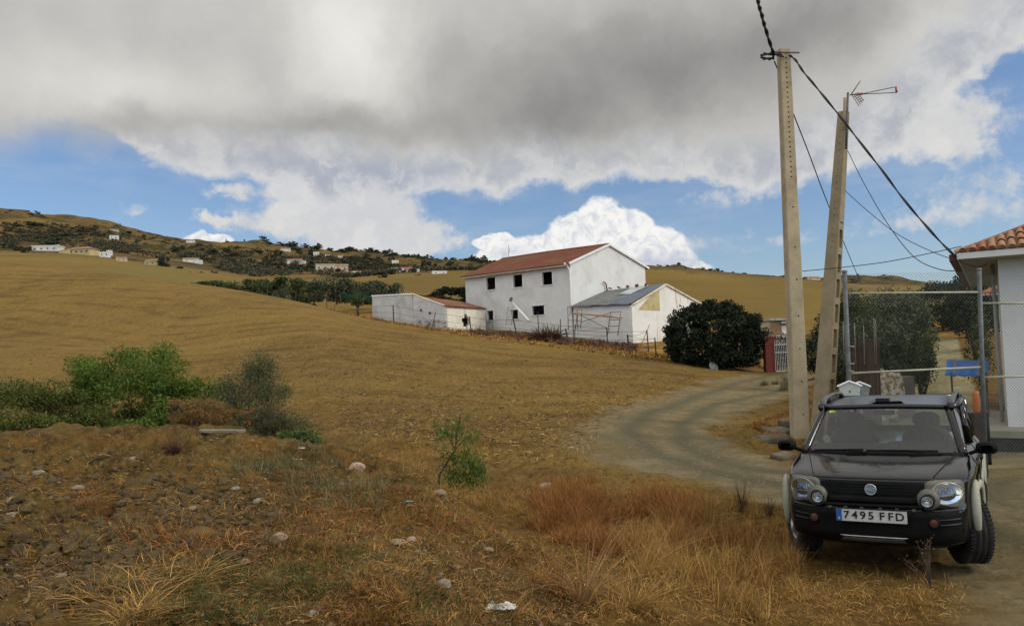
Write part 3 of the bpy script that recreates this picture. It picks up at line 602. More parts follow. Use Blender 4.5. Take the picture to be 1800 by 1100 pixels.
    text('FIAT', .040, silver, bd_, Matrix.Translation((0, fy(0, .775)-.032, .775)) @ Matrix.Rotation(R(86), 4, 'X'), 'badge_letters', .002, .95*W_, .0012)
    # number plate 52 x 11 cm
    yp = -.042; zp = .545
    mb = MB(); mb.box((0, yp+.006, zp), (.52*PWD/W_/.89*1.115, .008, .115)); pl = B(mb, 'number_plate', M_('plate_white', (.52, .52, .50), (.44, .44, .42), 20., .4), bevel=.003)
    pl.rotation_euler = (0, 0, 0)
    mb = MB(); mb.box((-.238*1.115*PWD/W_/.89, yp-.0005, zp), (.046, .006, .109)); B(mb, 'plate_band', M_('plate_blue', (.02, .10, .36), None, 5., .4), pl)
    txm = M_('plate_ink', (.012, .012, .013), None, 5., .5)
    MT = lambda x, z=zp: Matrix.Translation((x*PWD*1.115, yp-.001, z)) @ Matrix.Rotation(R(90), 4, 'X')
    for ch, x in zip('7495', (-.183, -.120, -.060, .000)): text(ch, .098, txm, pl, MT(x), 'plate_digit', .002, 1.12*PWD*1.115*.82, .0016)
    for ch, x in zip('FFD', (.080, .143, .208)): text(ch, .098, txm, pl, MT(x), 'plate_letter', .002, 1.12*PWD*1.115*.82, .0016)
    text('E', .028, M_('plate_ewhite', (.6, .6, .6), None, 5., .5), pl, MT(-.238, zp-.032), 'plate_letter', .003, 1., .0005)
    fr = MB()
    for a_, b_ in (((-.30, zp+.062), (.30, zp+.062)), ((-.30, zp-.062), (.30, zp-.062))): fr.bar((a_[0], yp+.004, a_[1]), (b_[0], yp+.004, b_[1]), .014, .008)
    B(fr, 'plate_frame', blackp, pl)
    seamm = M_('seam_black', (.002, .002, .002), None, 3., .6)
    # side trims: cream arches, black sills, doors
    def side_x(y, z):
        w_ = ip(z, HW); y0 = ip(z, Y0); q = (y-y0)/DC
        if q >= 1: return w_
        q = max(0, q); return w_*(max(0, 1-(1-q)**N_))**(1/N_)
    for sx in (-1, 1):
        for yy in (.72, 2.98):
            mb = MB()
            def arch(u, v, yy=yy, sx=sx):
                a = (R(58)+R(130)*u if yy < 1 else R(-15)+R(195)*u); e = 1+.0*u
                r_ = .365+(.075+.055*math.sin(math.pi*u)**.5*0+(.075 if yy < 1 else .03)*max(0, math.cos(a-R(180))) )*v
                y = yy+r_*math.cos(math.pi-a+math.pi)*1.0; y = yy-r_*math.cos(math.pi-a)*-1.0
                z = .34+r_*math.sin(a); x = side_x(max(y, .08), min(max(z, .25), .95))
                bul = .018+.010*math.sin(math.pi*v)
                return (sx*(x+(bul if 0 < v < 1 else bul*.6)), y, z)
            mb.grid(arch, 36, 6)
            ar = B(mb, 'wheel_arch', clad, root); so_ = ar.modifiers.new('s', 'SOLIDIFY'); so_.thickness = .03; so_.offset = -1
        mb = MB()
        def lensp(u, v):
            a, c = 2*math.pi*u, math.pi*(v-.5); return (sx*(.812+.040*math.cos(c)**.8*math.cos(a)), .40+.05*math.cos(c)*math.sin(a)+.10*(1-math.cos(c)), .575+.255*math.sin(c))
        mb.grid(lensp, 20, 16); B(mb, 'arch_front_panel', clad)
        mb = MB(); mb.grid(lambda u, v: (sx*(.80+.018*math.sin(math.pi*v)), 1.12+1.46*u, .30+.20*v), 10, 6); B(mb, 'sill', blackp)
        mb = MB(); mb.grid(lambda u, v: (sx*(ip(.66+.10*v, HW)+.016*math.sin(math.pi*v)+.004), 1.10+1.5*u, .64+.12*v), 10, 6); B(mb, 'door_trim', clad)
        # side seams
        for yy in (1.10, 1.98, 2.72): mb = MB(); mb.tube([(sx*(ip(z, HW)+.0005), yy+(.1*(z-.5) if yy < 1.2 else 0), z) for z in (.34, .5, .7, .85, .95, 1.0)], .005, 5); B(mb, 'door_seam', seamm)
        for y_ in (1.75, 2.48): mb = MB(); mb.tube([(sx*.795, y_+.05*i, .86) for i in range(4)], .014, 6); B(mb, 'door_handle', blackp)
        # mirror
        mb = MB()
        def mir(u, v, sx=sx):
            a = 2*math.pi*u; e = 2/3.2; c, s = math.cos(a), math.sin(a); k = math.sin(math.pi*min(1, .12+.88*v)/1.0)**.35 if v < 1 else .0
            k = [.55, .9, 1., 1., .97, .92, .0][int(round(v*6))]
            X_ = .085*k*(1 if c > 0 else -1)*abs(c)**e; Z_ = .058*k*(1 if s > 0 else -1)*abs(s)**e
            return (sx*(.845)+X_+sx*.01*(1-v), 1.02+.10*min(1, v*7/6), 1.055+Z_-.006*X_*sx)
        mb.grid(mir, 20, 6); mi = B(mb, 'mirror', blackp)
        mb = MB(); mb.bar((sx*.72, 1.10, .995), (sx*.80, 1.08, 1.035), .05, .035); B(mb, 'mirror_arm', blackp, mi)
    # greenhouse: pillars, roof, glass
    def ws(u, v):                                      # windscreen surface, u across, v up
        x0, x1 = .672, .555; X_ = (x0+(x1-x0)*v)*(2*u-1); q = (2*u-1)**2
        return (X_, .865+.60*v+(.13-.05*v)*q*q*.9+.02*q+.015*math.sin(math.pi*v)*-1, 1.015+.415*v-.018*q)
    mb = MB(); mb.grid(ws, 24, 12); B(mb, 'windscreen', gls)
    def edge(u, off=0.): return [tuple(Vector(ws(u, v))+Vector((0, 0, off))) for v in [i/8 for i in range(9)]]
    mb = MB()
    for u in (0, 1): mb.tube(edge(u), [.040, .038, .036, .034, .032, .032, .032, .032, .034], 8)
    mb.tube([ws(i/16, 1.03) for i in range(17)], .028, 8)
    for sx in (-1, 1):
        mb.tube([(sx*.705, 2.02, .99), (sx*.63, 2.03, 1.40)], .034, 6); mb.tube([(sx*.70, 2.74, .99), (sx*.625, 2.70, 1.40)], .036, 6)
        mb.tube([(sx*.66, 3.30, .99), (sx*.60, 3.13, 1.40)], .075, 8)
        mb.tube([(sx*.58, 1.52, 1.425), (sx*.625, 1.8, 1.445), (sx*.635, 2.4, 1.45), (sx*.62, 3.0, 1.44), (sx*.585, 3.2, 1.42)], .030, 8)
    mb.tube([(x, 3.19, 1.425) for x in (-.58, 0, .58)], .035, 8)
    B(mb, 'pillars', paint)
    mb = MB(); mb.grid(lambda u, v: ((1.19*(u-.5))*(1-.06*(1-v)), 1.47+1.75*v+.07*(2*u-1)**2*(1-v), 1.432+.055*math.sin(math.pi*min(1, .10+v*.85))**.6*(1-(2*u-1)**4*.75)+.0), 20, 20); rf = B(mb, 'roof', M_('roof_paint', (.020, .023, .034), (.03, .032, .042), 3., .35, spec=.5, Coat_Weight=.4, Coat_Roughness=.25))
    # roof details: central pod with dark aerial base window, rails
    mb = MB(); mb.grid(lambda u, v: (-.04+.34*(u-.5)*(1-.35*v)+.06, 1.55+.30*v, 1.482+.050*math.sin(math.pi*u)**.5*math.sin(math.pi*(.15+.8*v))), 14, 8); rp = B(mb, 'roof_pod', M_('roof_pod', (.13, .12, .09), None, 5., .6), rf)
    mb = MB(); mb.box((-.01, 1.585, 1.508), (.125, .06, .036)); B(mb, 'pod_opening', M_('pod_dark', (.008, .009, .014), None, 5., .3), rp)
    for sx in (-1, 1):
        mb = MB(); mb.tube([(sx*.575, 1.62, 1.45), (sx*.582, 1.70, 1.49), (sx*.592, 1.95, 1.515), (sx*.60, 2.5, 1.525), (sx*.59, 2.95, 1.51), (sx*.58, 3.05, 1.46)], [.024, .026, .020, .018, .020, .022], 8, sx=1.3); mb.tube([(sx*.59, 2.2, 1.44), (sx*.595, 2.2, 1.55)], .02, 6); B(mb, 'roof_rail', M_('rail_grey', (.10, .10, .105), None, 5., .45), rf)
        # side glass
        mb = MB(); mb.quad((sx*.693, 1.06, 1.015), (sx*.69, 1.99, 1.015), (sx*.622, 1.99, 1.40), (sx*.60, 1.55, 1.40)); mb.quad((sx*.69, 2.04, 1.015), (sx*.69, 2.71, 1.015), (sx*.615, 2.68, 1.40), (sx*.622, 2.04, 1.40)); mb.quad((sx*.685, 2.78, 1.015), (sx*.645, 3.27, 1.015), (sx*.59, 3.1, 1.38), (sx*.612, 2.73, 1.40)); B(mb, 'side_window', gls)
    mb = MB(); mb.quad((-.60, 3.36, 1.05), (.60, 3.36, 1.05), (.53, 3.19, 1.40), (-.53, 3.19, 1.40)); B(mb, 'rear_window', gls)
    mb = MB()
    for x in (-.62, .62): mb.tube([(x, 3.36, 1.0), (x*.9, 3.19, 1.42)], .06, 8)
    mb.box((0, 3.30, 1.03), (1.2, .08, .07)); B(mb, 'tailgate', paint)
    # wipers, scuttle
    mb = MB(); mb.tube([tuple(Vector(ws(u, .0))+Vector((0, -.03, -.005))) for u in [i/14 for i in range(15)]], .026, 6); B(mb, 'scuttle', blackp)
    mb = MB()
    for u0, u1 in ((.07, .40), (.42, .86)):
        mb.tube([tuple(Vector(ws(u0+(u1-u0)*t, .025+.02*t))+Vector((0, -.022, .012))) for t in [i/8 for i in range(9)]], .011, 5)
        a = Vector(ws(u1+.02, 0))+Vector((0, -.05, .01)); mb.tube([a, Vector(ws((u0+u1)/2+.05, .03))+Vector((0, -.04, .018))], .010, 5)
    B(mb, 'wiper', blackp)
    # dashboard, seats, wheel
    mb = MB(); mb.grid(lambda u, v: (1.24*(u-.5), .98+.42*v, 1.02+.05*math.sin(math.pi*v*.9)+.03*(u > .5)*math.sin(math.pi*v)), 16, 6); B(mb, 'dashboard', M_('dash_grey', (.035, .035, .035), None, 12., .7))
    for sx in (-1, 1):
        mb = MB()
        def ov(cx, cy, cz, rx, ry, rz, e=2.6):
            def f_(u, v):
                a, c = 2*math.pi*u, math.pi*(v-.5); g_ = lambda t: math.copysign(abs(t)**(2/e), t)
                return (cx+rx*g_(math.cos(c))*g_(math.cos(a)), cy+ry*g_(math.cos(c))*g_(math.sin(a)), cz+rz*g_(math.sin(c)))
            return f_
        mb.grid(ov(sx*.34, 1.88, .98, .23, .08, .22), 18, 10); st = B(mb, 'seat', seatm)
        mb = MB(); mb.grid(ov(sx*.34, 1.90, 1.265, .125, .05, .085), 18, 10); B(mb, 'headrest', seatm, st)
        mb = MB(); mb.grid(ov(sx*.32, 2.75, 1.12, .11, .05, .07), 14, 8); B(mb, 'headrest', seatm, st)
    mb = MB(); ce = Vector((.34, 1.36, 1.06)); Ms = Matrix.Translation(ce) @ Matrix.Rotation(R(62), 4, 'X')
    mb.tube([Ms @ Vector((.175*math.cos(a), .175*math.sin(a), 0)) for a in [2*math.pi*i/28 for i in range(29)]], .016, 7, False)
    for a in (R(0), R(180), R(-90)): mb.tube([Ms @ Vector((0, 0, -.02)), Ms @ Vector((.17*math.cos(a), .17*math.sin(a), 0))], .018, 6)
    mb.lathe([(.06, -.03), (.055, .01), (.0, .015)], Ms, 16, cap=False); B(mb, 'steering_wheel', blackp)
    mb = MB(); mb.box((.0, 1.50, 1.375), (.19, .03, .05)); mb.tube([(0, 1.50, 1.38), (0, 1.47, 1.43)], .012, 6); B(mb, 'rear_view_mirror', blackp, bevel=.01)
    mb = MB(); q = Vector(ws(.085, .93))+Vector((0, .006, 0)); mb.box(q, (.055, .004, .03), rotm(R(-35))); B(mb, 'windscreen_sticker', M_('sticker_yellow', (.55, .55, .05), None, 4., .6))
    # wheels
    for yy, steer in ((.72, R(24)), (2.98, 0)):
        for sx in (-1, 1):
            wr = MB(); Mw = Matrix.Translation((sx*(.665 if yy < 1 else .69)*W_, yy, .325)) @ Matrix.Rotation(steer, 4, 'Z') @ Matrix.Rotation(R(90)*sx, 4, 'Y')
            hw = .105*1.12
            prof = [(.20, -hw*.8), (.235, -hw), (.290, -hw), (.315, -hw*.85), (.325, -hw*.55), (.3255, -hw*.5), (.316, -hw*.47), (.316, -hw*.40), (.326, -hw*.37), (.327, -hw*.06), (.316, -hw*.03), (.316, hw*.03), (.327, hw*.06), (.326, hw*.37), (.316, hw*.40), (.316, hw*.47), (.3255, hw*.5), (.325, hw*.55), (.315, hw*.85), (.290, hw), (.235, hw), (.20, hw*.8), (.195, 0)]
            wr.lathe(prof, Mw, 56, cap=False)
            for k in range(52):
                for s_ in (-1, 1):
                    a = 2*math.pi*(k+.25*s_)/52; Mb = Mw @ Matrix.Rotation(a, 4, 'Z'); wr.box(Mb @ Vector((.322, 0, s_*hw*.70)), (.018, .020, hw*.34), Mb.to_3x3())
            wh = wr.build('wheel', rubber, root)
            wr = MB(); wr.lathe([(.20, -hw*.7), (.185, -hw*.6), (.18, hw*.5), (.205, hw*.82), (.205, hw*.9), (.19, hw*.88), (.185, hw*.6)], Mw, 32, cap=False)
            for k in range(5):
                Mb = Mw @ Matrix.Rotation(2*math.pi*k/5, 4, 'Z'); wr.bar(Mb @ Vector((.03, 0, hw*.62)), Mb @ Vector((.188, 0, hw*.70)), .055, .022)
            wr.lathe([(.05, hw*.4), (.05, hw*.74), (.0, hw*.76)], Mw, 20, cap=False); wr.lathe([(.182, hw*.1), (0, hw*.1)], Mw, 20, cap=False); wr.build('rim', rimm, wh)
    mb = MB(); mb.box((0, 1.8, .30), (1.3, 2.9, .10)); B(mb, 'underbody', blackp)
    return root
make_car()
# ---------------------------------------------------------------- buildings
EV = Vector((0, 0, EYE)); UP = Vector((0, 0, 1))
def at(px, py, Y): return P(px, py, Y)
def xy(px, Y, y=560):
    p = P(px, y, Y); return Vector((p.x, p.y, 0))
WHITE = M_('whitewash', (.72, .71, .69), (.65, .64, .62), 1.2, .9, 14, .25, dirt=(.50, .49, .46), dscale=.5)
WHITE2 = M_('fresh_whitewash', (.78, .77, .75), (.72, .71, .69), .8, .9, 12, .2, dirt=(.60, .58, .53), dscale=.35)
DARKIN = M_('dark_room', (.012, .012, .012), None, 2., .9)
PANE = M_('window_glass', (.022, .027, .027), (.055, .062, .06), 1.5, .12, spec=.5)
FRAME_D = M_('frame_dark', (.24, .24, .245), None, 4., .6)
def tile_mat(name, a, b, moss):
    m, t = new_mat(name); p = t.n('ShaderNodeTexCoord').outputs['Object']
    c = t.mix(t.mr(t.noise(p, 5., 5, .7), .35, .65), a, b); c = t.mix(t.mr(t.noise(p, .55, 5, .7, .5), .46, .64, 0., .85), c, moss)
    c = t.mix(t.mr(t.noise(p, 17., 3, .7), .55, .7, 0., .6), c, tuple(x*.5 for x in a)); return finish(m, t, c, .9, t.noise(p, 20, 4, .7), .4, .02, .15)
TILE = tile_mat('roof_tiles_red', (.185, .060, .036), (.115, .044, .029), (.14, .082, .050))
TILE2 = tile_mat('roof_tiles_brown', (.24, .095, .05), (.15, .062, .036), (.22, .15, .09))
def wall_quad(mb, a, b, z0, z1, holes=(), depth=.185, n=None):
    """wall from a to b with rectangular openings (s0, s1, z0, z1) along it and reveals going in"""
    d = (b-a); L = d.length; d = d/L; n = n or d.cross(UP)
    ss = sorted({0., L}|{h[0] for h in holes}|{h[1] for h in holes}); zz = sorted({z0, z1}|{h[2] for h in holes}|{h[3] for h in holes})
    pt = lambda s, z, k=0.: a+d*s+UP*z-n*k
    for s0, s1 in zip(ss, ss[1:]):
        for w0, w1 in zip(zz, zz[1:]):
            c = ((s0+s1)/2, (w0+w1)/2)
            if any(h[0] < c[0] < h[1] and h[2] < c[1] < h[3] for h in holes): continue
            mb.quad(pt(s0, w0), pt(s1, w0), pt(s1, w1), pt(s0, w1))
    for h in holes:
        s0, s1, w0, w1 = h[:4]
        for p, q in (((s0, w0), (s1, w0)), ((s1, w0), (s1, w1)), ((s1, w1), (s0, w1)), ((s0, w1), (s0, w0))):
            mb.quad(pt(*p), pt(*q), pt(*q, depth), pt(*p, depth))
    return d, n
def tiled_slope(name, A, B, Cc, D, mat, parent, rise=.05, pitch=.22, course=.0, th=.06, nv=10):
    """roof plane A-B along the eave, D-C along the ridge, as rows of round tiles"""
    mb = MB(); L = (B-A).length; nu = max(6, int(L/pitch)*6); nrm = (B-A).cross(D-A).normalized()
    if nrm.z < 0: nrm = -nrm
    rr = random.Random(3)
    def fn(u, v):
        p = (A*(1-u)+B*u)*(1-v)+(D*(1-u)+Cc*u)*v; k = abs(math.sin(math.pi*u*L/pitch)); f = v*nv-math.floor(v*nv-1e-9)
        return p+nrm*(rise*k+.025*(1-f)+.012*math.sin(u*L*.9+v*3))
    mb.grid(fn, nu, nv*2, True); mb.quad(A-nrm*th, B-nrm*th, Cc-nrm*th, D-nrm*th); mb.quad(A, B, B-nrm*th, A-nrm*th); mb.quad(B, Cc, Cc-nrm*th, B-nrm*th); mb.quad(A, D, D-nrm*th, A-nrm*th)
    return mb.build(name, mat, parent, fixn=False)
# --- farmhouse
cor = at(1007, 594, 65); lef = xy(820, 72.6); rig = xy(1135, 71.4, 500); cor2 = Vector((cor.x, cor.y, 0)); bk = lef+(rig-cor2)
HB = .2+EYE-2.13
ztop = at(1002, 463, 65).z; zr = at(1066, 431, 68.3).z; zb = cor.z-1.2
fh = anchor('farmhouse', (cor2.x, cor2.y, zb), 'long two-storey white farmhouse with a rust-red tiled roof and six small windows', 'house')
dF = (cor2-lef); LF = dF.length; dF.normalize()
def sofpx(px, py, a=lef, d=dF):                         # distance along a wall and height for a pixel
    r = ray(px, py); den = r.x*d.y-r.y*d.x; s = (a.y*r.x-a.x*r.y)/(-(d.y*r.x-d.x*r.y)); Y = a.y+d.y*s; return s, EYE+r.z*Y
wins = []
for (x0, y0, x1, y1) in [(855, 487.5, 871, 509), (902, 483, 918.5, 504.5), (953, 478, 971, 500.5), (857, 546.5, 867.5, 563), (899, 545, 911, 560.5), (935.5, 537.5, 957, 553.5)]:
    s0, zA = sofpx(x0, (y0+y1)/2); s1, _ = sofpx(x1, (y0+y1)/2); _, zt_ = sofpx((x0+x1)/2, y0); _, zb_ = sofpx((x0+x1)/2, y1); wins.append((s0, s1, zb_, zt_))
mb = MB(); dd, nn = wall_quad(mb, lef, cor2, zb, ztop, wins); FN = nn
zt_r = at(1135, 470.5, 71.4).z
mb.quad(*[p+UP*z for p, z in ((cor2, zb), (rig, zb), (rig, zt_r))], (cor2+rig)/2+UP*zr, cor2+UP*ztop)
mb.quad(lef+UP*zb, lef+UP*ztop, (lef+bk)/2+UP*zr, bk+UP*zt_r, bk+UP*zb); mb.quad(bk+UP*zb, rig+UP*zb, rig+UP*zt_r, bk+UP*zt_r)
mb.build('wall', M_('farmhouse_render', (.68, .67, .645), (.62, .61, .585), 1., .9, 14, .2, dirt=(.53, .51, .475), dscale=.55, detail=7), fh)
fd_in = -nn
ov = .38; rn = (rig-cor2).normalized()
A_ = lef-dF*.28-rn*ov+UP*(ztop-.06); B_ = cor2+dF*.10-rn*ov+UP*(ztop-.06); C_ = (cor2+rig)/2+dF*.10+UP*(zr+.07); D_ = (lef+bk)/2-dF*.28+UP*(zr+.07)
tiled_slope('roof', A_, B_, C_, D_, TILE, fh, .05, .24, nv=16)
A2 = bk-dF*.28+rn*ov+UP*(zt_r-.06); B2 = rig+dF*.10+rn*ov+UP*(zt_r-.06)
tiled_slope('roof', B2, A2, D_, C_, TILE, fh, .05, .24, nv=12)
mb = MB()
for a, b in ((A_-UP*.10, B_-UP*.10),): mb.bar(a, b, .10, .12)
mb.build('eave_board', M_('eave_cream', (.42, .37, .27), (.32, .27, .19), 2., .9), fh)
mb = MB(); mb.bar(cor2+dF*.11-rn*ov*.6+UP*(ztop-.02), C_+dF*.02-UP*.04, .10, .16); mb.bar(B2+dF*.02+UP*.02, C_+dF*.02-UP*.04, .10, .16); mb.build('verge', WHITE2, fh)
mb = MB(); mb.tube([D_+UP*0, D_*.55+C_*.45+UP*.05, C_], .09, 8); mb.build('ridge_tiles', TILE, fh)
for i, (s0, s1, w0, w1) in enumerate(wins):
    o = lef+dF*s0; t_ = .10
    mb = MB(); p = lambda s, z, k=0.: lef+dF*s+UP*z+nn*k
    for a, b in (((s0-.07, w0-.05), (s1+.07, w0-.05)), ((s0-.07, w1+.05), (s1+.07, w1+.05)), ((s0-.05, w0), (s0-.05, w1)), ((s1+.05, w0), (s1+.05, w1))): mb.bar(p(*a, .02), p(*b, .02), .10, .05)
    wn = mb.build('window', WHITE2, fh)
    mb = MB(); mb.quad(p(s0, w0, -.17), p(s1, w0, -.17), p(s1, w1, -.17), p(s0, w1, -.17)); mb.build('pane', PANE, wn)
    mb = MB(); W2 = s1-s0
    for f in (.03, .5, .97): mb.bar(p(s0+W2*f, w0, -.13), p(s0+W2*f, w1, -.13), .07, .05)
    mb.bar(p(s0, w1-.03, -.13), p(s1, w1-.03, -.13), .06, .05); mb.bar(p(s0, w0+.03, -.13), p(s1, w0+.03, -.13), .06, .05)
    mb.build('frame', M_('frame_light', (.30, .31, .32), None, 3., .6) if i in (1, 2) else FRAME_D, wn)
    if i in (1, 2):
        mb = MB(); mb.quad(p(s0+.04, w0+.04, -.15), p(s0+W2*(.33 if i == 1 else .45), w0+.04, -.15), p(s0+W2*(.33 if i == 1 else .45), w1-.04, -.15), p(s0+.04, w1-.04, -.15))
        mb.build('curtain', M_('curtain_grey', (.22, .22, .22) if i == 1 else (.22, .17, .14), None, 3., .9), wn)
mb = MB(); q = lambda px, py, k: (lambda s, z: lef+dF*s+UP*z+nn*k)(*sofpx(px, py))
mb.tube([q(997, 463, .42), q(1000, 467, .30), q(1002.5, 474, .12), q(1004, 500, .10), q(1005, 530, .10), q(1005.5, 548, .10)], .065, 8); mb.build('downpipe', WHITE2, fh)
mb = MB(); r0 = D_*.93+C_*.07; mb.tube([r0, r0+UP*1.25], .022, 5); mb.tube([r0+UP*.5+dF*.12, r0+UP*.9+dF*.12], .015, 4); mb.tube([r0+UP*.5, r0+UP*.5+dF*.12], .012, 4); mb.build('aerial', M_('aerial_grey', (.25, .24, .23), None, 3., .6), fh)
# --- annex against the gable
an = anchor('annex', (cor2.x+3, cor2.y-3, zb), 'low white annex with a grey corrugated metal roof and rust stained gable wall', 'building')
e0 = cor2+dF*.15; e1 = at(1113, 598, 61.2); e1 = Vector((e1.x, e1.y, 0)); dA = (e1-e0).normalized(); rA = (rig-cor2).normalized()
za0 = at(1009, 539, 64.8).z; za1 = at(1107.5, 536.5, 61.2).z; Wd = 9.0; far = e1+rA*Wd; apx = e1+rA*4.25; zap = at(1172, 501, apx.y).z; zf = at(1211, 524, e1.y+rA.y*7.3).z
mb = MB(); mb.quad(e0+UP*zb, e1+UP*zb, e1+UP*za1, e0+UP*za0); mb.build('front_wall', WHITE, an); mb = MB()
f0 = e1+rA*.0
mb.quad(e1+UP*zb, far+UP*zb, far+UP*(zf-.6), apx+UP*zap, e1+UP*(za1+.05))
mb.quad(far+UP*zb, far-dA*8+UP*zb, far-dA*8+UP*(zf-.6), far+UP*(zf-.6))
def stain_mat():
    m, t = new_mat('stained_render'); p = t.n('ShaderNodeTexCoord').outputs['Object']
    c = t.mix(t.mr(t.noise(p, .9, 5, .6), .35, .65), (.75, .73, .69), (.68, .65, .58))
    s = t.mr(t.noise(t.vm('MULTIPLY', p, (2.6, 2.6, .22)), 1., 6, .7, .4), .53, .66); c = t.mix(t.m('MULTIPLY', s, .7), c, (.42, .24, .085)); return finish(m, t, c, .9, t.noise(p, 10, 4, .7), .2, .02, .2)
mb.build('wall', stain_mat(), an)
mb = MB(); gq = lambda f, z: e1+rA*f+UP*z+(dA*.03)
mb.quad(gq(.75, za1-.30), gq(3.35, za1-.35), gq(3.35, zap-.28), gq(2.9, zap-.42)); mb.build('yellow_panel', M_('yellow_render', (.42, .33, .13), (.50, .42, .24), .9, .9, 8, .2, dirt=(.30, .25, .09), dscale=1.4), an)
mb = MB(); mb.bar(e1+rA*.1+dA*.02+UP*(za1+.04), apx+dA*.02+UP*(zap+.05), .22, .10); mb.bar(apx+dA*.02+UP*(zap+.05), far+dA*.02+UP*(zf-.5), .22, .12); mb.build('gable_coping', M_('coping_white', (.66, .60, .52), (.5, .38, .24), 1.3, .9), an)
# corrugated sheets, one part each
SH = M_('corrugated_grey', (.115, .125, .12), (.16, .17, .165), 1.5, .55, dirt=(.085, .07, .055), dscale=.8); SH2 = M_('corrugated_pale', (.42, .45, .44), (.34, .36, .35), 1.2, .5); SH3 = M_('corrugated_blue', (.12, .14, .17), (.09, .105, .13), 1.2, .5)
E0 = e0-rA*.30+UP*(za0-.02); E1 = e1-rA*.30-dA*.05+UP*(za1+.0); R0 = e0+rA*4.25+UP*(zap+.02); R1 = apx+UP*(zap+.04)-dA*.1
def sheet(u0, u1, v0, v1, mat, lift, name='roof_sheet', sk=0):
    mb = MB(); n_ = int((u1-u0)*40)+4
    def fn(u, v):
        U = u0+(u1-u0)*u+sk*v; Vv = v0+(v1-v0)*v; return (E0*(1-U)+E1*U)*(1-Vv)+(R0*(1-U)+R1*U)*Vv+UP*(lift+.03*math.sin(U*150)+.05*math.sin(3.1*v+u*5)*.4)
    mb.grid(fn, n_*2, 6); o = mb.build(name, mat, an, fixn=False); s_ = o.modifiers.new('s', 'SOLIDIFY'); s_.thickness = .02; return o
sheet(-.02, .36, .0, 1.0, SH, .03); sheet(.34, .66, .0, .55, SH, .07); sheet(.33, .68, .5, 1.0, SH, .03); sheet(.62, .99, .0, 1.0, SH3, .06)
sheet(.50, .72, .52, .98, SH2, .13, 'roof_sheet', .03)
for i in range(5): mb = MB(); q_ = R0+(R1-R0)*(.10+.16*i)-rA*.4+UP*.12; mb.box(q_, (.28, .2, .10), rotm(.3*i, .2, i)); mb.build('loose_tile', TILE2, an)
mb = MB(); mb.tube([R0-rA*.1+UP*.0, R0-rA*.2+UP*.55, R0-rA*.5+UP*.7], .06, 5); mb.build('bent_flue', TILE2, an)
for a in ((R0, R1),): pass
back = MB(); back.quad(R0, R1, far+UP*(zf-.6)-dA*.1, far-dA*7.6+UP*(zf-.6)); back.build('rear_roof', SH, an)
# --- ruined shed left of the house
k0 = at(787, 575, 66); k0 = Vector((k0.x, k0.y, 0)); kl = xy(655, 72.2); km = xy(726, 68.9); kr = xy(853.5, 69.4); SB = at(655, 570, 72.2).z-1.5
sh = anchor('shed', (k0.x, k0.y, SB), 'low whitewashed shed with collapsed tiled roof and a broken hole in its wall', 'shed')
zl = at(655, 521, 72.2).z; zm = at(726, 517.5, 68.9).z; zk = at(787, 539, 66).z; zr2 = at(853.5, 543, 69.4).z
mb = MB(); dl = (k0-kl).normalized(); Lk = (k0-kl).length; kn = dl.cross(UP)
mb.quad(kl+UP*SB, km+UP*SB, km+UP*zm, kl+UP*zl); 
m2 = k0*.02+km*.98; mb.quad(km+UP*SB, k0+UP*SB, k0+UP*zk, m2+UP*(zm-.05))
mb.quad(kl+UP*SB, kl+UP*zl, kl+(kr-k0)*.9+UP*zl, kl+(kr-k0)*.9+UP*SB)
mb.quad(kl+UP*zl, km+UP*zm, km+(kr-k0)*.9+UP*(zm-.05), kl+(kr-k0)*.9+UP*(zl-.05))
mb.build('wall', M_('shed_whitewash', (.60, .59, .585), (.50, .485, .475), 1.4, .95, 8, .5, dirt=(.42, .38, .34), dscale=.9), sh)
# broken wall facing the track: jagged outline with a hole
mb = MB(); dr = (kr-k0).normalized(); Lr = (kr-k0).length; dn = dr.cross(UP); rnd = random.Random(4)
hole = []
hs, hz = sofpx(819, 562, k0, dr); topz = lambda s: zk+(zr2-zk)*s/Lr
ng = 30; nz = 14; zlow = SB
cells = []
for i in range(ng):
    for j in range(nz):
        s_, s1_ = Lr*i/ng, Lr*(i+1)/ng; tz = lambda q, jj: zlow+(topz(q)-zlow)*jj/nz; z0_, z1_ = tz(s_, j), tz(s_, j+1); y0_, y1_ = tz(s1_, j), tz(s1_, j+1)
        cs, cz = (s_+s1_)/2, (z0_+z1_)/2
        if ((cs-hs)/.38)**2+((cz-hz+.1)/.52)**2 < 1+.25*math.sin(cs*9+cz*7): continue
        mb.quad(k0+dr*s_+UP*z0_, k0+dr*s1_+UP*y0_, k0+dr*s1_+UP*y1_, k0+dr*s_+UP*z1_)
mb.weld = True; mb.build('broken_wall', M_('pale_render', (.70, .67, .58), (.66, .60, .46), 1.1, .95, 8, .4, dirt=(.45, .40, .30), dscale=.9), sh).modifiers.new('s', 'SOLIDIFY').thickness = .25
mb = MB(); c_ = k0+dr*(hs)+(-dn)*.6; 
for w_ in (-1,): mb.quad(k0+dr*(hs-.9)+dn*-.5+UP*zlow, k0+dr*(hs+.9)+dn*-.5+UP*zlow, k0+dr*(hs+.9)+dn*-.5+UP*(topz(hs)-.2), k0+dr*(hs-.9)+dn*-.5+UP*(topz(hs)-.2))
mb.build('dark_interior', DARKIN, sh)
a_, b_ = k0-dr*.1+dn*.12+UP*(zk+.02), kr+dr*.1+dn*.12+UP*(zr2+.02)
cR = at(880, 521, 73.6); c1 = km+UP*(zm-.1)+dr*.3; c2_ = c1+dr*(Lr+.9)+UP*(-.35)
tiled_slope('roof', a_, b_, c2_, c1, TILE2, sh, .055, .26, nv=9)
